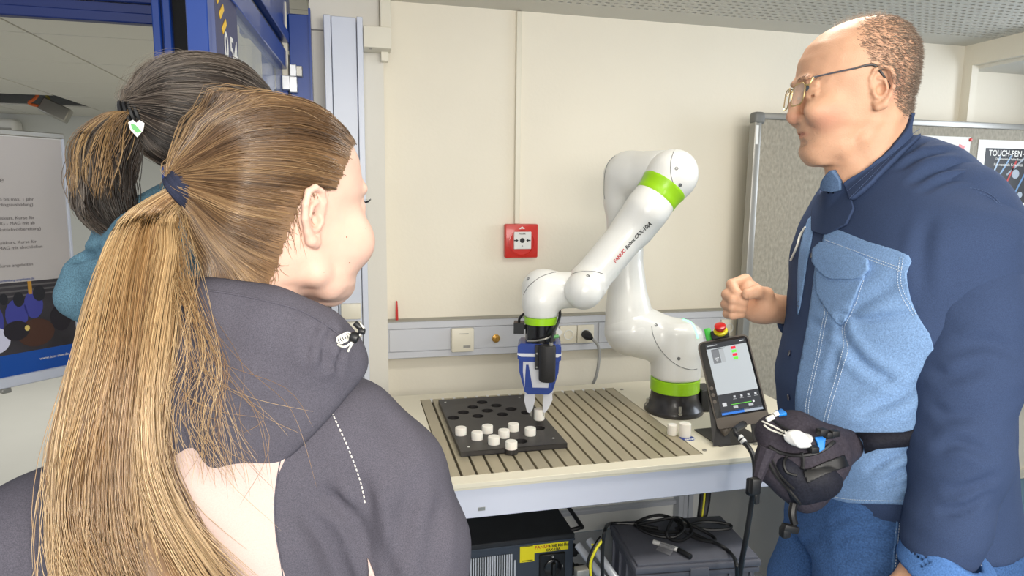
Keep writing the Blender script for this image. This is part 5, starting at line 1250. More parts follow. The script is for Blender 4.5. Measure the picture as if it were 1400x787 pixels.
# ---- shirt
m_navy = clothmat('navy_cotton', (56, 70, 100), .14, 260, .2); m_den = clothmat('denim_light', (120, 150, 190), .20, 150, .35); m_jean = clothmat('jeans_denim', (62, 92, 138), .24, 110, .4); m_th = mat('thread_pale', (190, 202, 214), .8); m_thn = mat('thread_navy', (66, 84, 120), .8); m_ctn = mat('button_navy', (22, 30, 56), .3, coat=.3); m_cuffd = clothmat('denim_cuff', (78, 116, 172), .2, 150, .35)
def mring(y, xl, xr, a_over_b, d=DM, dep=None):
    """ring whose outline touches xl and xr in the photo"""
    c = FM((xl+xr)/2, y, d); L_ = FM(xl, y, d); R_ = FM(xr, y, d); hx = np.linalg.norm((R_-L_)[:2])/2
    a = hx/sqrt(cos(g0)**2+(sin(g0)/a_over_b)**2); return (c[2], c[0], c[1], a, a/a_over_b, g0)
s = SDF((-.36, -.36, .93), (.34, .42, 1.68), .0065)
s.loft([mring(y, l, r, ab) for y, l, r, ab in ((700, 1108, 1362, .80), (660, 1098, 1358, .80), (620, 1085, 1352, .80), (580, 1072, 1350, .80), (545, 1068, 1350, .80), (524, 1066, 1350, .80), (487, 1073, 1350, .78), (450, 1081, 1350, .72), (400, 1085, 1352, .68), (345, 1089, 1356, .64), (310, 1102, 1360, .60), (285, 1114, 1358, .60), (262, 1126, 1335, .60), (240, 1142, 1308, .62), (215, 1178, 1282, .7), (200, 1203, 1268, .8))], .01, p=2.2)
SHL = FM(1310, 258, 1.10)
s.path([FM(1228, 226, 1.20), FM(1278, 250, 1.13), FM(1322, 290, 1.08)], [.052, .058, .058], .05)
s.path([FM(1215, 230, 1.28), FM(1215, 250, 1.40), FM(1235, 290, 1.44)], [.05, .055, .055], .05)
# open neck
s.cap(h2b(hm(1190, 190)), h2b(hm(1192, 212)), .060, .053, .006, 's')
s.box(FM(1215, 747, DM), (.4, .4, .075), .001, .001, 's')
s.disp(lambda x, y, z: .0030*nz(x, y, z, 22, 1, st=(1, 1, .8))+.0012*nz(x, y, z, 60, 2, st=(1, 1, 1.6)))
s.blur(1); tv = creases(FM, s.mesh(), [([(1152, 428), (1175, 437), (1205, 434), (1250, 430)], .006, .006), ([(1150, 436), (1160, 470), (1185, 500), (1222, 522)], .008, .008), ([(1165, 425), (1190, 408), (1230, 385)], .009, .004), ([(1258, 520), (1225, 545), (1180, 565)], .009, .005), ([(1262, 560), (1215, 580), (1150, 590)], .008, .004),
    ([(1262, 628), (1235, 640), (1205, 662)], .006, .005), ([(1258, 615), (1225, 622), (1190, 640)], .006, .005), ([(1250, 655), (1230, 662), (1205, 674)], .005, .004), ([(1110, 440), (1135, 450), (1158, 445)], .007, .004), ([(1150, 445), (1148, 480), (1135, 520)], .008, .004), ([(1300, 205), (1262, 212), (1232, 230)], .007, .006), ([(1290, 190), (1262, 194), (1245, 208)], .006, .005), ([(1320, 225), (1280, 232), (1250, 250)], .008, .006), ([(1345, 245), (1300, 244), (1262, 262)], .007, .004), ([(1270, 300), (1262, 340), (1262, 400)], .010, .004)])
torso = fast('shirt', tv, [m_navy], man); CT_ = Cast(FM, tv)
sleeve_pts = [(1312, 284, 1.09), (1324, 330, 1.06), (1322, 430, 1.03), (1320, 520, 1.01), (1312, 620, .99), (1297, 715, .98)]
s = SDF((-.10, -.42, .82), (.30, .05, 1.64), .0055)
s.path([FM(*p) for p in sleeve_pts], [.071, .070, .0705, .0695, .063, .055], .03)
s.cap(FM(1283, 266, 1.13), FM(1325, 310, 1.08), .058, .064, .04)
s.cap(FM(1297, 715, .98), FM(1286, 745, .98), .052, .050, .02)
e_ = FM(1279, 768, .98)
s.plane(FM(1283, 765, .98), (-.15, 0, -1), .004)
s.disp(lambda x, y, z: .0036*nz(x, y, z, 26, 4, st=(1, 1, 1.0))*np.clip((1.50-z)/.3, .3, 1)+.0012*nz(x, y, z, 70, 6, st=(1, 1, 1.8)))
s.blur(1); sv = creases(FM, s.mesh(), [([(1272, 505), (1300, 514), (1345, 500)], .009, .005), ([(1285, 612), (1315, 606), (1355, 622)], .008, .005), ([(1275, 555), (1300, 568), (1335, 566)], .008, .004), ([(1385, 480), (1350, 468), (1315, 474)], .010, .004), ([(1300, 672), (1330, 664), (1362, 650)], .007, .005), ([(1290, 700), (1320, 694), (1350, 672)], .006, .005), ([(1290, 300), (1286, 350), (1280, 420)], .010, .004)]); slv = fast('sleeve', sv, [m_navy], man); CS_ = Cast(FM, sv)
# turned-up cuff on the hanging arm, folded back at a slant
s = SDF((-.14, -.42, .72), (.25, -.02, 1.10), .0045)
s.cap(FM(1310, 712, .985), FM(1288, 790, .98), .0600, .0640, .01)
s.plane(FM(1300, 741, .985), np.array([.50, 0, 1.0]), .004); s.plane(FM(1285, 792, .98), np.array([-.42, 0, -1.0]), .004)
s.cap(FM(1287, 770, .98), FM(1262, 900, .97), .048, .060, .004, 's')
s.disp(lambda x, y, z: .0022*nz(x, y, z, 40, 8)); cv = s.mesh(); cuf = fast('cuff', cv, [m_cuffd], man); CC_ = Cast(FM, cv)
# sleeve and cuff of the far arm
s = SDF((-.30, .0, 1.10), (.20, .46, 1.66), .0055)
s.path([FM(1240, 300, 1.42), EL, FM(1130, 440, 1.43), FM(1092, 436, 1.41)], [.065, .058, .048, .046], .03)
s.cap(fz_(540, 440, .03), fz_(860, 450, .05), .034, .036, .004, 's'); s.disp(lambda x, y, z: .002*nz(x, y, z, 40, 9)); s.blur(1); fast('sleeve', s.mesh(), [m_navy], man)
s = SDF((-.32, .0, 1.12), (.0, .40, 1.50), .004)
s.cap(FM(1081, 436, 1.40), FM(1100, 437, 1.405), .050, .050, .005); s.cap(fz_(500, 440, .03), fz_(860, 450, .05), .038, .038, .003, 's')
c0_ = FM(1081, 436, 1.40); s.box(c0_-np.array([.065, 0, 0]), (.06, .1, .1), .001, .003, 's'); s.disp(lambda x, y, z: .0015*nz(x, y, z, 50, 4)); fast('cuff', s.mesh(), [m_navy], man)
# collar: two leaves draped over the shirt and the neck
CG_ = Cast(FM, cat((h2b(hv), hq), tv))
patch(CG_, [(1243, 150), (1256, 148), (1268, 155), (1276, 172), (1250, 200), (1222, 228), (1196, 256), (1166, 281), (1159, 268), (1151, 250), (1160, 243), (1186, 226), (1212, 202), (1232, 178), (1240, 162)], m_navy, man, 'collar', .0055, 3, 1, relax=12)
patch(CG_, [(1118, 268), (1131, 250), (1146, 247), (1158, 247), (1166, 262), (1172, 285), (1160, 310), (1130, 325), (1110, 318), (1110, 290)], m_navy, man, 'shirt_yoke', .003, 3, 1, relax=6)
patch(CG_, [(1143, 226), (1155, 244), (1156, 262), (1143, 266), (1124, 262), (1131, 242)], clothmat('denim_collar_inside', (92, 116, 150), .2, 150), man, 'collar', .007, 3, 1, relax=8)
# denim panels, pocket, stitching, buttons laid on the shirt
patch(CT_, [(1136, 313), (1188, 331), (1243, 350), (1240, 375), (1246, 410), (1260, 440), (1275, 470), (1285, 560), (1285, 640), (1280, 686), (1220, 688), (1160, 686), (1122, 676), (1112, 640), (1100, 605), (1090, 570), (1090, 530), (1097, 490), (1106, 440), (1112, 400), (1116, 365), (1124, 340)], m_den, man, 'denim_panel', .0016, 4, 3)
patch(CT_, [(1106, 300), (1114, 298), (1110, 330), (1104, 360), (1098, 400), (1092, 430), (1091, 400), (1093, 355), (1098, 325)], m_den, man, 'denim_panel', .0012, 3, 2)
patch(CT_, [(1125, 348), (1180, 366), (1187, 372), (1170, 408), (1158, 440), (1147, 441), (1134, 424), (1120, 400), (1119, 372)], m_den, man, 'pocket', .0034, 3, 2)
patch(CT_, [(1128, 333), (1190, 355), (1182, 380), (1155, 382), (1136, 380), (1117, 358)], m_den, man, 'pocket_flap', .0058, 3, 2)
def st_line(px, off=.0035, c=CT_, m=m_th, r=.0006, dash=.0042): line_on(c, px, r, m, man, 'stitching', off, 10, 4, dash)
st_line([(1132, 333), (1160, 344), (1190, 355), (1226, 368), (1234, 371)], .0036); st_line([(1131, 329), (1160, 340), (1226, 364), (1235, 366)], .0036)
st_line([(1118, 356), (1136, 378), (1155, 380), (1180, 378), (1189, 357)], .0072); st_line([(1121, 353), (1138, 374), (1156, 377), (1177, 375)], .0072)
for dx_ in (0, 4): st_line([(1122+dx_, 372), (1122+dx_, 400), (1130+dx_, 425), (1126+dx_, 445), (1120+dx_, 480), (1111+dx_, 520), (1104+dx_, 555), (1106+dx_, 580), (1108+dx_, 602)], .0038)
for dx_ in (0, 5): st_line([(1178+dx_, 384), (1168+dx_, 410), (1160+dx_, 430), (1152+dx_, 450), (1155+dx_, 475), (1147+dx_, 510), (1136+dx_, 545), (1127+dx_, 580), (1125+dx_, 605)], .0038)
for dx_ in (0, 4): st_line([(1160+dx_, 384), (1150+dx_, 410), (1144+dx_, 436)], .0048)
st_line([(1232, 352), (1229, 380), (1234, 405), (1250, 432)], .0034)
st_line([(1236, 353), (1233, 380), (1238, 403), (1253, 429)], .0034)
st_line([(1118, 671), (1160, 681), (1220, 683), (1270, 681)], .0032)
for a, b in ((1137, 283), (1111, 348), (1093, 415), (1080, 483), (1079, 543)):
    h_ = CT_.hit(a, b, .0004)
    if h_: geo('button', lathe([(.0058, 0), (.0060, .0012), (.0050, .0020), (.0036, .0014), (0, .0014)], h_[0], h_[1], 16, cap=False), m_ctn, man)
h_ = CT_.hit(1143, 372, .0062)
if h_: geo('button', lathe([(.0055, 0), (.0055, .0014), (.0040, .0020), (0, .0014)], h_[0], h_[1], 16, cap=False), m_ctn, man); line_on(CT_, [(1145, 362), (1147, 366), (1146, 371)], .0007, mat('thread_tan', (190, 150, 90), .7), man, 'stitching', .0065)
# placket edges
for px in ([(1152, 262), (1140, 300), (1128, 335), (1118, 368), (1113, 410), (1106, 450), (1098, 490), (1090, 530), (1089, 570)], ): line_on(CT_, px, .0012, m_navy, man, 'placket_edge', .0006)
st_line([(1168, 275), (1210, 232), (1240, 200), (1262, 178)], .011, CG_, m_thn); st_line([(1165, 265), (1200, 235), (1230, 205)], .011, CG_, m_thn)
# sleeve head seam
for o_ in (0, 4): line_on(CS_, [(1278, 330+o_), (1276, 300), (1284, 278), (1300, 266-o_), (1330, 262-o_), (1360, 275-o_), (1380, 300)], .0007, m_thn, man, 'stitching', .0012, 10, 4, .005)
line_on(CC_, [(1268, 714), (1300, 742), (1330, 760), (1343, 775)], .0006, m_th, man, 'stitching', .0008, 10, 4, .0042)
line_on(CT_, [(1103, 311), (1096, 322), (1092, 336), (1085, 352), (1083, 356)], .0022, mat('cord_white', (226, 224, 214), .7), man, 'cord', .003)
# ---- jeans
s = SDF((-.36, -.40, .02), (.34, .36, 1.08), .008)
s.loft([mring(y, l, r, ab) for y, l, r, ab in ((640, 1100, 1350, .85), (690, 1092, 1356, .85), (740, 1085, 1362, .85))], .01, p=2.2)
LN = [FM(1215, 700, 1.13), FM(1212, 900, 1.10)]; nL = B0+sd_*.10+np.array([0, 0, .48]); nA = B0+sd_*.11+np.array([0, 0, .06])
s.path([FM(1222, 700, 1.14), FM(1200, 800, 1.14), nL, nA], [.105, .098, .072, .062], .03)
fL = B0-sd_*.12+fd*.05+np.array([0, 0, .48])
s.path([FM(1150, 700, 1.30), FM(1115, 800, 1.32), fL, fL+np.array([0, 0, -.42])], [.095, .088, .072, .062], .02)
s.disp(lambda x, y, z: .0035*nz(x, y, z, 30, 5, st=(1, 1, 1.4))+.0014*nz(x, y, z, 80, 7)); s.blur(1)
jv = creases(FM, s.mesh(), [([(1140, 712), (1180, 706), (1222, 712)], .007, .005), ([(1145, 735), (1185, 728), (1215, 735)], .007, .005), ([(1150, 758), (1185, 752), (1215, 760)], .008, .004), ([(1235, 712), (1255, 700), (1275, 694)], .007, .006), ([(1232, 745), (1250, 735), (1262, 728)], .007, .005), ([(1075, 735), (1095, 742), (1120, 735)], .007, .004)]); fast('jeans', jv, [m_jean], man); CJ = Cast(FM, jv)
for dx_ in (0, 3.5): line_on(CJ, [(1229+dx_, 684), (1226+dx_, 720), (1222+dx_, 760), (1219+dx_, 790)], .0007, m_th, man, 'stitching', .001, 10, 4, .0045)
line_on(CJ, [(1229, 684), (1226, 720), (1222, 760), (1219, 790)], .0016, clothmat('jeans_seam', (84, 118, 164), .2, 110), man, 'side_seam', .0002)
for sg_ in (1, -1):
    an = B0+sd_*sg_*(.11 if sg_ > 0 else .12)+fd*(.0 if sg_ > 0 else .05); c = an+np.array([0, 0, 0])
    s = SDF(c-np.array([.26, .2, .01]), c+np.array([.2, .2, .16]), .006)
    s.path([c-fd*.06+np.array([0, 0, .045]), c+fd*.06+np.array([0, 0, .045]), c+fd*.16+np.array([0, 0, .035])], [.044, .044, .036], .02); s.cap(c+np.array([0, 0, .05]), c+np.array([0, 0, .11]), .046, .044, .02)
    s.box((c[0], c[1], -.05), (.3, .3, .052), .001, .001, 's'); fast('shoe', s.mesh(), [mat('shoe_brown', (70, 52, 40), .6)], man)
# ------------------------------------------------------------ waist bag on the man's hip
m_bag = clothmat('bag_nylon', (58, 54, 62), .2, 90, .2, .7); m_bag2 = clothmat('bag_nylon_dark', (34, 35, 44), .2, 90, .2, .6); m_zip = mat('zip_black', (18, 18, 20), .5)
wb_ = empty('waist_bag', tuple(FM.w(FM(1095, 690, 1.06))), 'dark grey waist bag with a tissue, worn over the denim shirt', 'bag')
wb_r = wb_; DP = 1.045
s = SDF(FM(1030, 710, DP)-np.array([.02, .12, .0]), FM(1200, 555, DP)+np.array([.02, .12, .02]), .004)
s.ell(FM(1098, 634, DP), (.056, .048, .060), .01)
s.path([FM(1058, 592, DP+.01), FM(1090, 596, DP), FM(1128, 610, DP)], [.030, .036, .034], .02)
s.cap(FM(1120, 625, DP), FM(1178, 602, DP+.03), .040, .020, .02)
s.cap(FM(1066, 640, DP), FM(1100, 670, DP), .030, .034, .02)
s.path([FM(1058, 600, DP), FM(1048, 622, DP), FM(1040, 645, DP+.01)], [.022, .015, .009], .01)
s.disp(lambda x, y, z: .0030*nz(x, y, z, 55, 3)+.0012*nz(x, y, z, 130, 5)); bv = s.mesh(); fast('bag_body', bv, [m_bag], wb_, local=False) if False else fast('bag_body', (FM.w(bv[0]), bv[1]), [m_bag], wb_, local=False); CB = Cast(FM, bv)
s = SDF(FM(1040, 710, DP)-np.array([.02, .14, .0]), FM(1180, 590, DP)+np.array([.02, .10, .02]), .004)
s.ell(FM(1108, 652, DP-.020), (.048, .036, .036), .01); s.cap(FM(1075, 640, DP-.02), FM(1095, 668, DP-.02), .020, .022, .012)
s.disp(lambda x, y, z: .0028*nz(x, y, z, 70, 6)); pv = s.mesh(); fast('front_pocket', (FM.w(pv[0]), pv[1]), [m_bag2], wb_, local=False); CPk = Cast(FM, cat(bv, pv))
def on(px, r, m, nm, off=.001, c=CPk): line_on(c, px, r, m, wb_, nm, off)
on([(1052, 610), (1066, 618), (1090, 622), (1118, 618), (1140, 604)], .0030, m_zip, 'zip'); on([(1048, 625), (1060, 648), (1078, 668), (1094, 688)], .0028, m_zip, 'zip'); on([(1054, 626), (1068, 650), (1086, 668)], .0018, m_zip, 'zip')
on([(1078, 622), (1072, 632), (1076, 645), (1090, 650)], .0022, m_zip, 'piping'); on([(1096, 618), (1098, 630), (1097, 642)], .0030, m_zip, 'zip_pull'); on([(1058, 575), (1078, 588), (1100, 596), (1130, 602)], .0022, m_zip, 'piping')
patch(CPk, [(1098, 645), (1125, 632), (1152, 622), (1158, 636), (1130, 648), (1104, 660)], m_zip, wb_, 'webbing', .002, 3, 1)
s = SDF(FM(1070, 615, .99)-np.array([.02, .06, .0]), FM(1118, 580, .99)+np.array([.02, .06, .02]), .0025)
s.ell(FM(1088, 598, .995), (.018, .012, .012), .004); s.ell(FM(1101, 600, .998), (.014, .012, .009), .004); s.ell(FM(1094, 606, .99), (.016, .010, .007), .003); s.disp(lambda x, y, z: .0034*np.abs(nz(x, y, z, 190, 4))); tvv = s.mesh(); fast('tissue', (FM.w(tvv[0]), tvv[1]), [mat('tissue_white', (214, 214, 212), .9)], wb_, local=False)
m_tag = mat('tag_blue', (30, 130, 220), .5); CPt = Cast(FM, cat(bv, pv, tvv))
patch(CPt, [(1112, 598), (1127, 597), (1125, 614), (1117, 618), (1116, 606)], m_tag, wb_, 'blue_tag', .003, 2, 1)
patch(CPt, [(1060, 566), (1068, 561), (1076, 568), (1066, 570)], m_tag, wb_, 'blue_tag', .003, 2, 1)
m_cw = mat('cord_white', (226, 224, 214), .7)
for px in ([(1044, 577), (1055, 582), (1068, 588), (1076, 592)], [(1046, 582), (1054, 588), (1066, 592), (1074, 595)]): on(px, .0015, m_cw, 'cord', .003, CPt)
for a, b in ((1052, 572), (1058, 567), (1048, 574)): geo('cord_end', cyb(FM.w(FM(a, b, 1.0)), FM.w(FM(a+6, b-3, 1.0)), .004, .001, 10), m_cw, wb_)
for a, b in ((1124, 590), (1133, 594), (1140, 592), (1112, 614)): geo('buckle', box(FM.w(FM(a, b, .985)), (.014, .012, .010), .002, 2), m_zip, wb_)
# strap round the waist
st_p = [((1172, 590), (1176, 618)), ((1200, 592), (1203, 613)), ((1235, 590), (1238, 608)), ((1262, 583), (1264, 601)), ((1295, 578), (1297, 596)), ((1330, 576), (1332, 592))]
Vs = []; 
CSt = Cast(FM, cat(tv, bv))
for a, b in st_p:
    for p in (a, ((a[0]+b[0])/2, (a[1]+b[1])/2), b):
        h_ = CSt.hit(p[0], p[1], .007); Vs.append(h_[0] if h_ else FM.w(FM(p[0], p[1], 1.12)))
n_s = len(st_p); o = geo('strap', (np.array(Vs), [[i*3+k, i*3+k+1, i*3+k+4, i*3+k+3] for i in range(n_s-1) for k in range(2)]), m_bag2, wb_, smooth=180); sm = o.modifiers.new('t', 'SOLIDIFY'); sm.thickness = .003
# side webbing with buckle and the dangling end
geo('side_webbing', tube([FM.w(FM(1050, 612, 1.03)), FM.w(FM(1040, 640, 1.03)), FM.w(FM(1034, 662, 1.03))], [.014, .010, .006]), m_bag, wb_)
geo('side_buckle', join(box(FM.w(FM(1032, 664, 1.02)), (.016, .012, .026), .003, 2), box(FM.w(FM(1035, 680, 1.02)), (.009, .004, .022), .002)), m_zip, wb_)
geo('dangling_strap', tube([FM.w(FM(1085, 688, 1.02)), FM.w(FM(1083, 702, 1.015)), FM.w(FM(1086, 716, 1.015))], .006), m_zip, wb_)
geo('dangling_buckle', join(box(FM.w(FM(1080, 722, 1.01)), (.028, .012, .012), .003, 2, R=basis((.3, 0, 1), (1, 0, .5))), box(FM.w(FM(1073, 727, 1.01)), (.014, .014, .016), .003, 2)), m_zip, wb_)
# ------------------------------------------------------------ the two women seen from behind
def fem(dy=0):
    pr = [(.128, .005, -.02), (.125, .035, -.05), (.115, .060, -.075), (.095, .082, -.095), (.07, .094, -.105), (.045, .098, -.108), (.03, .098, -.106), (.016, .092, -.104), (0, .090, -.098), (-.02, .089, -.088), (-.035, .088, -.07), (-.05, .086, -.05), (-.065, .084, -.02), (-.075, .083, 0), (-.088, .078, .02), (-.097, .064, .035)]
    return dict(prof=pr, wid=[(.128, .012), (.125, .035), (.115, .052), (.095, .067), (.07, .075), (.03, .075), (0, .071), (-.02, .069), (-.04, .065), (-.06, .057), (-.075, .046), (-.09, .030), (-.098, .014)],
        feat=[('e', (.094, .030, .016), (.012, .016, .009), .01, 's', 'lr'), ('e', (.080, .030, .017), (.0125, .0125, .0125), .004, 'u', 'lr'), ('e', (.088, .024, .036), (.006, .018, .005), .012, 'u', 'lr'),
              ('p', [(.094, 0, .024), (.101, 0, .008), (.108, 0, -.010)], [.006, .006, .008], .012, 'u'), ('e', (.109, 0, -.012), (.009, .010, .008), .006, 'u'), ('e', (.102, .010, -.015), (.007, .006, .006), .005, 'u', 'lr'),
              ('e', (.066, .040, -.026), (.028, .026, .028), .03, 'u', 'lr'), ('p', [(.094, 0, -.037), (.091, .012, -.037), (.085, .02, -.038)], [.0045, .004, .002], .005, 'u', 'lr'), ('p', [(.093, 0, -.047), (.090, .011, -.047), (.084, .02, -.045)], [.005, .0045, .002], .005, 'u', 'lr'),
              ('p', [(.100, 0, -.042), (.095, .012, -.042), (.086, .025, -.041)], [.002, .002, .0015], .002, 's', 'lr'), ('e', (.076, 0, -.078), (.014, .018, .012), .014, 'u'),
              ('p', [(.060, .018, -.085), (.035, .040, -.074), (.010, .052, -.055), (.002, .055, -.03)], [.012, .014, .015, .012], .03, 'u', 'lr')],
        ear=dict(c=(-.002, .068, .004), tilt=-.12, s=1.0))
def hair_cap(q, edge, grow, h=.003, bun=None, nape=False):
    q2 = dict(q); q2['prof'] = [(u*1.0+(grow if u > .12 else 0), f+grow, b-grow) for u, f, b in q['prof']]; q2['wid'] = [(u+(grow if u > .12 else 0), w+grow) for u, w in q['wid']]; q2['feat'] = []
    s = head_sdf(q2, ear=False, h=h)
    if nape: s.cap((-.028, 0, -.05), (-.050, 0, -.125), .0525, .053, .02)
    if bun is not None: s.cap(np.array(bun)*.80+np.array([0, 0, .006]), bun, .045, .012, .04)
    v, f = s.mesh(); e = np.array(edge); c = v[f].mean(1); keep = c[:, 2] > np.interp(c[:, 0], e[:, 0], e[:, 1]); return (v, f), (v, f[keep])
def flow_hair(name, full, cap, edge, tie, toW, n, rad, mats, parent, tone, lift=.003, k=13, c0=(-.01, 0, .03), fray=.0):
    b = BVHTree.FromPolygons(full[0].tolist(), full[1].tolist()); fc = cap[0][cap[1]].mean(1); v0 = cap[0][cap[1]]; ar = np.linalg.norm(np.cross(v0[:, 1]-v0[:, 0], v0[:, 3]-v0[:, 0]), axis=1)
    i = rng.choice(len(fc), n, p=ar/ar.sum()); A = fc[i]+rng.normal(0, .002, (n, 3)); c0 = np.array(c0); T_ = np.array(tie)-c0; Tl = np.linalg.norm(T_); Tu = T_/Tl; t = np.linspace(0, 1, k); L_ = []; to = []
    for a in A:
        d = a-c0; d /= np.linalg.norm(d); om = np.arccos(np.clip(d @ Tu, -1, 1)); so = np.sin(om)+1e-6
        if om < .12: continue
        j1 = rng.normal(0, lift*.35)+lift*.6; j2 = rng.normal(0, fray) if fray else 0; pts = []
        for q in t:
            w = (np.sin((1-q)*om)*d+np.sin(q*om)*Tu)/so; w /= np.linalg.norm(w); h = b.ray_cast(Vector(c0+w*.25), Vector(-w)); r = np.linalg.norm(np.array(h[0])-c0) if h[0] is not None else .1
            pts.append(c0+w*(r+j1*min(1, q*5)+abs(j2)*sin(pi*q)))
        L_.append(pts); ph = atan2(d[1], d[2]); to.append(tone(d)+rng.normal(0, .10))
    L_ = np.array(L_); W_ = toW(L_.reshape(-1, 3)).reshape(L_.shape); return strands(name, W_, rad, mats, parent, attr=np.clip(to, 0, 1), taper=False)
def tail_hair(name, fr, path, n, rad, mats, parent, tone, wave=1.0, seed=3, kk=26):
    """path: (px, py, depth, half width px, half thickness m) -> strands from the hair tie to the ends"""
    r = np.random.default_rng(seed); pa = np.array(path, float); C_ = crom([tuple(P(a, b, d)) for a, b, d, _, _ in pa], 8); m = len(C_); tt = np.linspace(0, 1, m)
    hw_ = np.interp(tt, np.linspace(0, 1, len(pa)), pa[:, 3]*pa[:, 2]/FPX); hd_ = np.interp(tt, np.linspace(0, 1, len(pa)), pa[:, 4])
    Xd = fr.X; L_ = []; to = []; nc = 46; cl = r.uniform(0, 2*pi, nc); clr = np.sqrt(r.uniform(.15, 1, nc)); clp = r.uniform(0, 6.28, (nc, 4)); clt = r.normal(0, .09, nc)
    for i in range(n):
        c = r.integers(nc); rho = clr[c]+r.normal(0, .10); th = cl[c]+r.normal(0, .16); t1 = min(1, 1-abs(r.normal(0, .13)))*r.choice([1, 1, 1, .93]); t = np.linspace(0, t1, kk)
        cc = np.stack([np.interp(t, tt, C_[:, a]) for a in range(3)], 1); w = np.interp(t, tt, hw_); d = np.interp(t, tt, hd_); fl = r.uniform() < .05
        am = (.02+.12*t)*wave; sw = am*np.sin(5.5*t*2+clp[c, 0])+am*.6*np.sin(13*t+clp[c, 1])+r.normal(0, .02); sw2 = am*np.sin(6*t*2+clp[c, 2])
        if fl: sw = sw+r.normal(0, .30)*t**1.5; sw2 = sw2+r.normal(0, .4)*t
        off = (np.cos(th)*rho+sw)[:, None]*w[:, None]*Xd[None, :]-(np.sin(th)*rho+sw2)[:, None]*d[:, None]*fr.Y[None, :]
        L_.append(cc+off); to.append(tone(th, rho)+clt[c]+r.normal(0, .13))
    return strands(name, np.array(L_), rad, mats, parent, attr=np.clip(to, 0, 1))
def core(fr, path, name, m, parent, f=.86):
    pts = [P(a, b, d) for a, b, d, _, _ in path]; V = []; Fc = []; n = 16
    for k, (p, (a, b, d, w, t_)) in enumerate(zip(pts, path)):
        for j in range(n): an = 2*pi*j/n; V.append(p+fr.X*cos(an)*w*d/FPX*f+fr.Y*sin(an)*t_*f)
    for k in range(len(pts)-1):
        for j in range(n): Fc.append([k*n+j, k*n+(j+1) % n, (k+1)*n+(j+1) % n, (k+1)*n+j])
    return geo(name, (np.array(V), Fc), m, parent, smooth=180)
def torsofoot(s, O, lr, facing, hip=.84, k=.03):
    side = np.array([-facing[1], facing[0], 0])
    for g in (1, -1):
        h_ = O+side*g*.085+np.array([0, 0, hip]); kn = O+side*g*.09+np.array([0, 0, .45]); an = O+side*g*.095+np.array([0, 0, .08])
        s.path([h_, kn, an], [.085, .052, .036], k); s.path([an-facing*.04+np.array([0, 0, -.045]), an+facing*.13+np.array([0, 0, -.050])], [.034, .028], .02)

# ---- girl with the long blonde ponytail
KG = 1.12; FG = Frame(360, 500, .66, KG); girl = empty('person', tuple(FG.o), 'girl with a long blonde ponytail in a dark grey and pale pink hooded jacket', 'person', rz=-FG.h)
m_skg = skinmat('skin_girl', (218, 180, 162), (214, 130, 116), bump=.05)
qg = fem(); qg['prof'] = [(u, f, {-.098: -.090, -.088: -.084, -.07: -.076, -.05: -.066, -.02: -.050}.get(b, b*.90 if b < 0 else b)) for u, f, b in qg['prof']]; hg = head_sdf(qg, h=.0024); hg.cap((-.03, 0, -.05), (-.055, 0, -.19), .047, .052, .02); gv_, gq_ = hg.mesh()
rg = radians(28); fG = np.array([cos(rg), sin(rg), 0]); sG = np.array([-sin(rg), cos(rg), 0]); SG = 1.04
OG = FG(430, 303, .73/KG)+sG*.070*SG; RG = np.array([fG, sG, [0, 0, 1.0]]); g2l = lambda v: np.asarray(v)*SG @ RG+OG; g2w = lambda v: FG.w(g2l(v))
tg = radians(88); fT = np.array([cos(tg), sin(tg), 0]); BG = (FG(300, 700, .685))*np.array([1, 1, 0])
s = SDF((-.50, -.36, -.01), (.36, .40, 1.50), .012); s.loft([(.80, BG[0], BG[1]+.01, .15, .10), (.95, BG[0], BG[1], .12, .09), (1.15, BG[0], BG[1], .13, .09), (1.28, BG[0]+.005, BG[1], .12, .08), (1.36, BG[0]+.01, BG[1], .07, .06)], .02)
s.cap(g2l((-.045, 0, -.15)), BG+np.array([.01, 0, 1.25]), .045, .05, .03); torsofoot(s, BG, 1, fT)
for a in ([(546, 645, .70), (570, 800, .70), (590, 960, .67), (560, 1040, .75)], [(66, 720, .605), (0, 900, .58), (0, 1050, .56), (100, 1130, .65)]): s.path([FG(*p) for p in a], [.036, .032, .026, .022], .02)
gb = cat((g2l(gv_), gq_), s.mesh()); lg_ = np.zeros(len(gb[0]))
for c, r, w in (((.092, 0, -.042), (.016, .024, .009), .7), ((-.0, -.078, .0), (.02, .016, .03), .22), ((.08, -.045, -.02), (.03, .03, .03), .12)): lg_[:len(gv_)] = np.maximum(lg_[:len(gv_)], w*np.clip(1.3-np.linalg.norm((gv_-np.array(c))/np.array(r), axis=1), 0, 1))
fast('body', gb, [m_skg], girl, attrs={'lip': lg_})
for sg_ in (1, -1): geo('eyeball', lathe([(.0118*sin(pi*k/12), -.0118*cos(pi*k/12)) for k in range(13)], g2w((.0815, .030*sg_, .017)), (1, 0, 0), 16, cap=False), m_eye, girl)
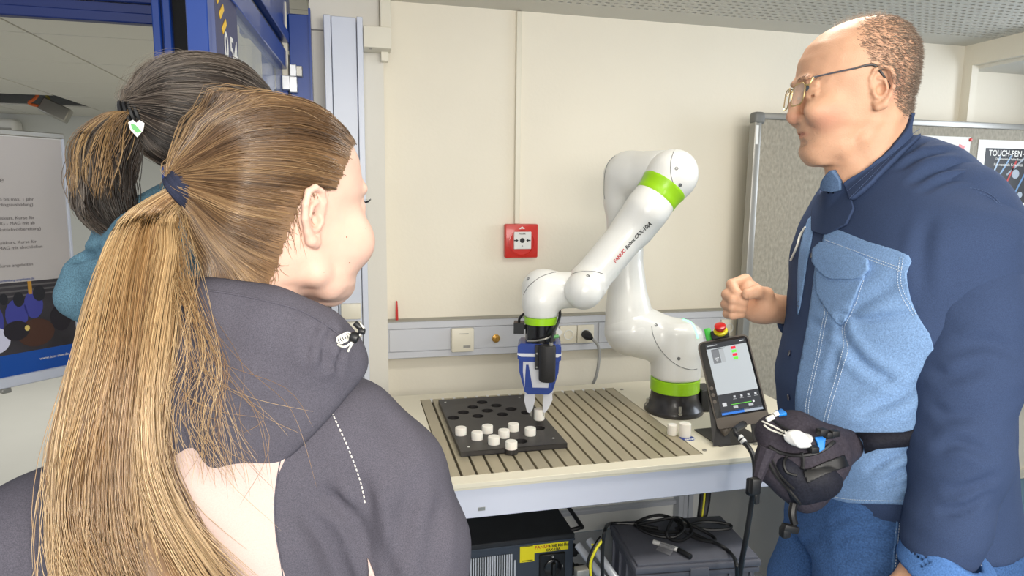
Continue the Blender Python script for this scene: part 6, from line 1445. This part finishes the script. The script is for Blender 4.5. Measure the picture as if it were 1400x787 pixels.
# lashes, moles
la_ = []; 
for k in range(16): b = np.array([.092-.001*abs(k-8), -.022-.0013*k, .0185+.0003*abs(k-8)]); la_.append([b, b+np.array([.005, -.0018, .0012]), b+np.array([.0085, -.0032, .0042])])
la_ = np.array(la_); strands('eyelashes', g2w(la_.reshape(-1, 3)).reshape(la_.shape), .0003, [m_dark], girl, kind=None)
CGh = Cast(FG, (g2l(gv_), gq_)); m_mole = mat('mole_brown', (140, 84, 60), .6)
for a, b, r in ((478, 359, .0011), (474, 324, .0010), (443, 372, .0005), (500, 312, .0005)):
    h_ = CGh.hit(a, b, -.0002)
    if h_: geo('mole', lathe([(r, 0), (r*.7, .0005), (0, .0006)], h_[0], h_[1], 10, cap=False), m_mole if r > .0008 else m_mole, girl)
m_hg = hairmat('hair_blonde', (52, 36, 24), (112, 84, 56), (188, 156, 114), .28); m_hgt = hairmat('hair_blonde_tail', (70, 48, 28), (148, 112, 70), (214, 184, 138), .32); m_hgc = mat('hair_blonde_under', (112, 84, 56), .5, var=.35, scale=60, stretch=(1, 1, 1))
edge_g = [(-.2, -.085), (-.12, -.15), (-.085, -.135), (-.060, -.105), (-.042, -.055), (-.032, -.010), (-.018, .028), (.0, .038), (.014, .034), (.022, .034), (.030, .046), (.040, .062), (.052, .078), (.066, .086), (.08, .088), (.11, .094)]
tie_g = np.array([-.094, 0, .040]); full, cap_ = hair_cap(qg, edge_g, .0045, bun=tie_g, nape=True)
fast('hair', (g2w(cap_[0]), cap_[1]), [m_hgc], girl, local=False)
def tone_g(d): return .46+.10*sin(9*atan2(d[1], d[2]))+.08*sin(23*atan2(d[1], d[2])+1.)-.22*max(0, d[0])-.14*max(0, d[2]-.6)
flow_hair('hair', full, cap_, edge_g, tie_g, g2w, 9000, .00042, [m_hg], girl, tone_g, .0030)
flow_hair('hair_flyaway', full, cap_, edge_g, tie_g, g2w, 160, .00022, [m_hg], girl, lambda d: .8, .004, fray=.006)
# wisps at the nape and temple
wl_ = []
for k in range(320):
    f0 = rng.uniform(-.085, .0); e0 = np.interp(f0, [a for a, b in edge_g], [b for a, b in edge_g]); sd0 = -.066+.3*abs(f0+.03); b = np.array([f0, sd0, e0+rng.normal(0, .006)]); d = np.array([rng.normal(-.2, .5), rng.normal(-.05, .1), rng.normal(-.6, .5)]); l = rng.uniform(.008, .034)
    cu_ = rng.normal(0, .4, 3); wl_.append([b, b+d*l*.4, b+d*l*.8+cu_*l*.15, b+d*l+cu_*l*.45])
wl_ = np.array(wl_); wW = g2w(wl_.reshape(-1, 3)); 
bb_ = BVHTree.FromPolygons(FG.w(g2l(gv_)).tolist(), gq_.tolist()); w3 = []
for p in wW: h = bb_.find_nearest(Vector(p)); w3.append(np.array(h[0])+np.array(h[1])*.0012)
strands('hair_wisps', np.array(w3).reshape(wl_.shape), .00026, [m_hg], girl, attr=rng.uniform(.35, .8, len(wl_)))
tw2 = pix(g2w([tie_g]))[0]; dt2 = float((g2w([tie_g])[0]-CAM) @ cF)-.004
print('girl tie at', tw2, dt2)
tailg = [(tw2[0]+8, tw2[1]-3, dt2, 15, .012), (tw2[0]-3, tw2[1]+2, dt2-.002, 17, .013), (tw2[0]-17, tw2[1]+12, dt2-.004, 20, .016), (206, 294, .690, 29, .022), (192, 340, .672, 41, .029), (180, 400, .655, 46, .034), (170, 470, .638, 50, .036), (160, 550, .626, 56, .038), (154, 630, .620, 64, .040), (162, 700, .616, 76, .042), (185, 770, .612, 92, .044), (225, 850, .61, 110, .044)]
# hair tie
tdir = P(*tailg[2][:3])-P(*tailg[0][:3]); tdir /= np.linalg.norm(tdir); tc0 = P(*tailg[1][:3])+tdir*.007-FG.Y*.003
geo('hair_tie', join(*[tube([tc0+tdir*(.0052*(k-2.0))+(np.cross(tdir, [0, 0, 1])*cos(a)+np.cross(tdir, np.cross(tdir, [0, 0, 1]))*sin(a))*(.0200-.0008*abs(k-2)+.001*sin(3*a+k)) for a in np.linspace(0, 2*pi, 16)[:-1]], .0042, 8, 3, closed=True) for k in range(5)]), clothmat('tie_navy', (44, 48, 66), .2, 300), girl)
core(FG, tailg[1:], 'hair', m_hgc, girl, .80)
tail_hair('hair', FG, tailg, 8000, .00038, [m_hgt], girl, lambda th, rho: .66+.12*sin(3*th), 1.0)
# loose strands falling over the hood
lo = []; to_ = []
for k in range(90):
    a = rng.uniform(); st0 = np.array([rng.uniform(225, 262), rng.uniform(270, 300)]); m1 = np.array([rng.normal(245, 12), 370]); m2 = np.array([rng.normal(258, 20)+40*a, 470+30*a]); m3 = m2+np.array([rng.normal(30, 34), rng.uniform(50, 130)]); m4 = m3+np.array([rng.normal(20, 40), rng.uniform(20, 120)])
    if rng.uniform() < .55: m3 = m2+np.array([rng.normal(-16, 16), 80]); m4 = m3+np.array([rng.normal(20, 30), 90])
    c = crom([(q[0], q[1], 0) for q in (st0, m1, m2, m3, m4)], 5); dd = np.interp(c[:, 1], [270, 360, 420, 560, 760], [.705, .672, .652, .634, .628])+rng.normal(0, .004); lo.append([P(q[0], q[1], e) for q, e in zip(c, dd)]); to_.append(rng.uniform(.35, .95))
strands('hair_loose', np.array(lo), .00022, [m_hgt], girl, attr=to_)

# ---- hooded jacket
m_jk = clothmat('jacket_grey', (84, 82, 92), .26, 330, .25); m_pk = clothmat('jacket_pink', (200, 178, 172), .06, 300, .12)
RS, LS = FG(532, 650, .70), FG(66, 752, .605)
s = SDK((-.62, -.38, .72), (.42, .38, 1.46), .0068)
cz = lambda y: float(FG(300, y, .685)[2]); JX, JY = float(FG(300, 700, .685)[0]), float(FG(300, 700, .685)[1])
s.loft([(cz(1060), JX+.02, JY, .20, .13), (cz(900), JX+.015, JY, .185, .12), (cz(800), JX, JY, .18, .112), (cz(700), JX, JY, .178, .105), (cz(640), JX+.0, JY+.0, .160, .092), (cz(590), JX+.01, JY, .125, .08), (cz(540), JX+.02, JY+.01, .09, .065), (cz(500), JX+.02, JY+.01, .06, .055)], .02, p=2.2)
s.path([FG(400, 562, .70), FG(472, 597, .70), RS], [.054, .056, .054], .04); s.path([RS, FG(560, 745, .70), FG(570, 900, .69)], [.056, .056, .052], .03)
s.path([FG(270, 645, .66), FG(160, 722, .63), LS], [.058, .062, .066], .04); s.path([LS, FG(12, 840, .59), FG(0, 1000, .57)], [.066, .060, .054], .03)
s.disp(lambda x, y, z: .0034*nz(x, y, z, 30, 2)+.0010*nz(x, y, z, 85, 8)); s.blur(1)
jv_ = creases(FG, s.mesh(), [([(512, 800), (498, 745), (478, 700), (440, 672)], .008, .010), ([(535, 800), (518, 750), (503, 700), (492, 655)], .009, .009), ([(565, 660), (555, 710), (548, 770)], .012, .006), ([(410, 690), (440, 735), (470, 800)], .010, .006), ([(600, 690), (590, 740), (588, 800)], .011, .006), ([(520, 560), (540, 600), (545, 650)], .014, .004)])
fast('jacket', jv_, [m_jk], girl); CJk = Cast(FG, jv_)
patch(CJk, [(387, 600), (379, 650), (375, 690), (378, 735), (384, 770), (388, 815), (300, 818), (150, 818), (125, 760), (130, 700), (180, 640), (250, 600)], m_pk, girl, 'back_panel', .0016, 6, 2)
line_on(CJk, [(387, 612), (379, 650), (375, 690), (378, 735), (384, 770), (388, 800)], .0010, m_jk, girl, 'seam', .0022)
line_on(CJk, [(447, 548), (459, 575), (473, 605), (485, 635), (494, 662), (499, 690)], .00075, mat('thread_white', (225, 222, 218), .6), girl, 'stitching', .0010, 10, 4, .0052)
patch(CJk, [(503, 762), (508, 772), (515, 790), (524, 812), (512, 812), (505, 790)], m_pk, girl, 'side_panel', .002, 4, 1)
# hood hanging down the back, with a thick neck roll
s = SDK((-.36, -.34, 1.05), (.26, .26, 1.54), .0052)
s.ell(FG(322, 566, .645), (.122, .050, .118), .01); s.ell(FG(405, 505, .665), (.072, .050, .058), .04)
s.path([FG(265, 436, .650), FG(310, 430, .635), FG(370, 445, .632), FG(425, 470, .640), FG(455, 494, .660), FG(462, 502, .70)], [.030, .032, .033, .032, .027, .023], .03)
s.path([FG(265, 436, .650), FG(215, 500, .655), FG(190, 600, .64)], [.03, .040, .045], .04)
s.plane(FG(385, 621, .65), (.66, 0, -.74), .006); s.plane(FG(300, 667, .65), (.42, 0, -1), .006)
SDF.cap(s, g2l((-.035, 0, -.05)), g2l((-.040, 0, -.11)), .052, .054, .006, 's')
s.disp(lambda x, y, z: .0028*nz(x, y, z, 34, 5)+.0009*nz(x, y, z, 90, 1)); s.blur(1)
hdv = creases(FG, s.mesh(), [([(456, 452), (444, 472), (446, 500)], .005, .008), ([(470, 476), (462, 492), (464, 506)], .004, .006), ([(428, 446), (426, 464), (420, 480)], .006, .006), ([(250, 560), (262, 600), (250, 640)], .012, .008), ([(230, 500), (250, 520), (252, 560)], .01, .008), ([(400, 520), (370, 560), (340, 600)], .02, .004)])
fast('hood', hdv, [m_jk], girl); CHd = Cast(FG, hdv)
line_on(CHd, [(285, 397), (330, 404), (375, 414), (410, 424), (440, 440), (465, 458)], .0012, m_jk, girl, 'seam', .0004)
# draw cord with toggles
G3 = lambda a, b, d: P(a, b, (d+.012)*KG)
geo('cord', join(tube([G3(462, 471, .60), G3(470, 474, .595), G3(478, 470, .595), G3(486, 462, .597)], .0012, 6), tube([G3(476, 480, .60), G3(480, 472, .597), G3(487, 461, .597)], .0012, 6), tube([G3(486, 462, .597), G3(494, 455, .597), G3(497, 448, .598), G3(492, 443, .6)], .0011, 6)), m_cw, girl)
geo('cord_rings', join(*[tube([G3(466+3*k, 464-1.5*k, .60)+np.array([.004*cos(a), 0, .0042*sin(a)]) for a in np.linspace(0, 2*pi, 9)[:-1]], .0009, 5, 2, closed=True) for k in range(4)]), m_cw, girl)
geo('toggle', join(cyb(G3(479, 459, .597), G3(490, 463, .597), .0058, .002, 16), cyb(G3(490, 452, .598), G3(499, 453, .598), .0036, .001, 12)), m_dark, girl)
geo('toggle', cyb(G3(485, 441, .6), G3(494, 449, .6), .0032, .001, 12), m_dark, girl)
for v_, nm in ((1, 'shoe'), (-1, 'shoe')):
    sd0 = np.array([-fT[1], fT[0], 0]); c = BG+sd0*v_*.095; s = SDF(c-np.array([.12, .14, .01]), c+np.array([.12, .26, .14]), .007); s.path([c-fT*.045+np.array([0, 0, .042]), c+fT*.05+np.array([0, 0, .042]), c+fT*.13+np.array([0, 0, .034])], [.040, .040, .033], .02); s.cap(c+np.array([0, 0, .05]), c+np.array([0, 0, .10]), .042, .042, .02); s.box((c[0], c[1], -.05), (.3, .3, .052), .001, .001, 's'); fast(nm, s.mesh(), [m_white], girl)
s = SDF((-.40, -.30, .04), (.34, .36, .98), .012); s.loft([(.98, BG[0], BG[1], .14, .10), (.86, BG[0], BG[1], .16, .12), (.80, BG[0], BG[1], .16, .12)], .01)
for g in (1, -1): sd0 = np.array([-fT[1], fT[0], 0])*g; s.path([BG+sd0*.085+np.array([0, 0, .84]), BG+sd0*.09+np.array([0, 0, .45]), BG+sd0*.095+np.array([0, 0, .09])], [.10, .070, .055], .02)
fast('trousers', s.mesh(), [clothmat('trousers_black', (36, 37, 42), .1, 200)], girl)

# ---- woman with the dark ponytail
FW = Frame(290, 300, 1.05); wom = empty('person', tuple(FW.o), 'woman with a greying dark ponytail and a teal fleece scarf behind the girl', 'person', rz=-FW.h)
m_skw = skinmat('skin_woman', (222, 176, 158), (200, 120, 110), bump=.08)
qw = fem(); hw2 = head_sdf(qw, h=.003); hw2.cap((-.03, 0, -.05), (-.045, 0, -.19), .047, .052, .02); wv_, wq_ = hw2.mesh()
rw = radians(25); fWm = np.array([cos(rw), sin(rw), 0]); sWm = np.array([-sin(rw), cos(rw), 0]); RWm = np.array([fWm, sWm, [0, 0, 1.0]]); OWm = FW(325, 196, 1.0)+sWm*.070; SW_ = 1.0
w2l = lambda v: np.asarray(v)*SW_ @ RWm+OWm; w2w = lambda v: FW.w(w2l(v)); BW = FW(285, 500, 1.06)*np.array([1, 1, 0])
s = SDF((-.32, -.34, -.01), (.34, .36, 1.50), .012); s.loft([(.80, BW[0], BW[1], .15, .12), (.95, BW[0], BW[1], .11, .12), (1.15, BW[0], BW[1], .11, .13), (1.30, BW[0], BW[1], .10, .14), (1.38, BW[0], BW[1], .06, .08)], .02)
s.cap(w2l((-.04, 0, -.15)), BW+np.array([0, 0, 1.28]), .045, .05, .03); torsofoot(s, BW, 1, fWm)
for g in (1, -1): s.path([BW+sWm*g*.15+np.array([0, 0, 1.33]), BW+sWm*g*.18+np.array([0, 0, 1.05]), BW+sWm*g*.16+fWm*.12+np.array([0, 0, .88])], [.045, .036, .025], .02)
wb2 = cat((w2l(wv_), wq_), s.mesh()); fast('body', wb2, [m_skw], wom, attrs={'lip': np.zeros(len(wb2[0]))})
m_hw = hairmat('hair_dark', (20, 16, 14), (56, 44, 35), (140, 128, 116), .40); m_hwc = mat('hair_dark_under', (40, 33, 28), .5, var=.3, scale=60)
edge_w = [(-.2, -.085), (-.10, -.072), (-.05, -.030), (-.018, .030), (.016, .040), (.040, .046), (.060, .066), (.072, .080), (.085, .092), (.11, .10)]
tie_w = np.array([-.118, 0, .046]); fullw, capw = hair_cap(qw, edge_w, .005, bun=tie_w)
fast('hair', (w2w(capw[0]), capw[1]), [m_hwc], wom, local=False)
flow_hair('hair', fullw, capw, edge_w, tie_w, w2w, 4200, .0006, [m_hw], wom, lambda d: .28+.16*sin(9*atan2(d[1], d[2]))+.18*max(0, d[2])+.12*max(0, d[0]), .003)
flow_hair('hair_grey', fullw, capw, edge_w, tie_w, w2w, 260, .00035, [m_hw], wom, lambda d: .95, .004)
flow_hair('hair_flyaway', fullw, capw, edge_w, tie_w, w2w, 200, .0002, [m_hw], wom, lambda d: .9, .004, fray=.008)
tailw = [(199, 153, .955, 13, .014), (187, 156, .955, 14, .015), (172, 160, .95, 22, .022), (154, 182, .945, 34, .03), (142, 212, .94, 37, .034), (138, 245, .935, 37, .034), (140, 275, .93, 35, .03), (150, 300, .925, 30, .026), (170, 322, .92, 24, .02)]
core(FW, tailw, 'hair', m_hwc, wom, .82)
tail_hair('hair', FW, tailw, 2600, .0006, [m_hw], wom, lambda th, rho: .30+.32*(cos(th) < -.2)*rho, 1.1, seed=9)
m_hwg = hairmat('hair_dark_gold', (90, 66, 40), (150, 118, 76), (196, 166, 118), .4)
tail_hair('hair_lights', FW, [(a-8, b-2, d-.01, w*.9, t_*1.1) for a, b, d, w, t_ in tailw[:7]], 260, .0005, [m_hwg], wom, lambda th, rho: .4, 1.0, seed=12)
a = P(187, 157, .955); d_ = P(172, 158, .95)-P(197, 152, .955); d_ /= np.linalg.norm(d_); a = a+d_*.004-FW.Y*.006
geo('hair_tie', join(*[tube([a+d_*(.0065*(k-1.5))+(np.cross(d_, [0, 0, 1])*cos(t_)+np.cross(d_, np.cross(d_, [0, 0, 1]))*sin(t_))*.0215 for t_ in np.linspace(0, 2*pi, 14)[:-1]], .0034, 6, 3, closed=True) for k in range(4)]), m_zip, wom)
c = P(187, 174, .93); geo('hair_tie_charm', join(prism([(-.010, .006), (-.004, .010), (0, .006), (.004, .010), (.010, .006), (.008, -.004), (0, -.014), (-.008, -.004)], c, FW.X, (0, 0, 1), .003)), m_white, wom)
geo('charm_green', prism([(-.007, .005), (-.001, .003), (.006, -.006), (0, -.008), (-.006, -.002)], c-FW.Y*.0012, FW.X, (0, 0, 1), .002), mat('charm_green', (60, 170, 70), .4), wom)
m_sc = clothmat('fleece_teal', (92, 126, 144), .30, 160, .5)
s = SDF((-.30, -.26, 1.20), (.22, .24, 1.62), .006)
s.path([FW(165, 292, .96), FW(160, 318, .95), FW(165, 350, .94)], [.022, .026, .032], .012); s.path([FW(104, 404, .95), FW(122, 378, .95), FW(160, 368, .94), FW(220, 380, .93)], [.024, .034, .044, .050], .02)
s.path([FW(104, 404, .95), FW(135, 410, .95), FW(200, 415, .94)], [.024, .030, .040], .02); s.path([FW(172, 300, .99), FW(240, 300, 1.02), FW(300, 320, 1.02)], [.03, .05, .05], .03); s.path([FW(200, 330, .92), FW(240, 330, .92)], [.045, .045], .03)
s.path([FW(112, 352, .93), FW(135, 345, .90), FW(160, 350, .885)], [.006, .008, .006], .014, 's')
s.disp(lambda x, y, z: .004*nz(x, y, z, 40, 3)+.0015*nz(x, y, z, 110, 6)); fast('scarf', s.mesh(), [m_sc], wom)
s = SDF((-.34, -.34, .70), (.36, .36, 1.44), .010); s.loft([(.70, BW[0], BW[1], .16, .15), (.95, BW[0], BW[1], .13, .15), (1.15, BW[0], BW[1], .125, .16), (1.28, BW[0], BW[1], .115, .16), (1.36, BW[0], BW[1], .07, .09)], .02)
for g in (1, -1): s.path([BW+sWm*g*.14+np.array([0, 0, 1.32]), BW+sWm*g*.18+np.array([0, 0, 1.05]), BW+sWm*g*.16+fWm*.10+np.array([0, 0, .90])], [.055, .048, .040], .02)
fast('coat', s.mesh(), [clothmat('coat_dark', (40, 44, 54), .1, 200)], wom)
s = SDF((-.34, -.34, .05), (.36, .36, .86), .012); s.loft([(.86, BW[0], BW[1], .15, .13), (.80, BW[0], BW[1], .16, .13)], .01)
for g in (1, -1): sd0 = np.array([-fWm[1], fWm[0], 0])*g; s.path([BW+sd0*.085+np.array([0, 0, .84]), BW+sd0*.09+np.array([0, 0, .45]), BW+sd0*.095+np.array([0, 0, .08])], [.10, .070, .055], .02)
fast('trousers', s.mesh(), [MATS['trousers_black']], wom)
for v_ in (1, -1):
    c = BW+np.array([-fWm[1], fWm[0], 0])*v_*.095; s = SDF(c-np.array([.2, .2, .01]), c+np.array([.26, .26, .14]), .007); s.path([c-fWm*.045+np.array([0, 0, .042]), c+fWm*.05+np.array([0, 0, .042]), c+fWm*.13+np.array([0, 0, .034])], [.040, .040, .033], .02); s.cap(c+np.array([0, 0, .05]), c+np.array([0, 0, .10]), .042, .042, .02); s.box((c[0], c[1], -.05), (.3, .3, .052), .001, .001, 's'); fast('shoe', s.mesh(), [m_zip], wom)
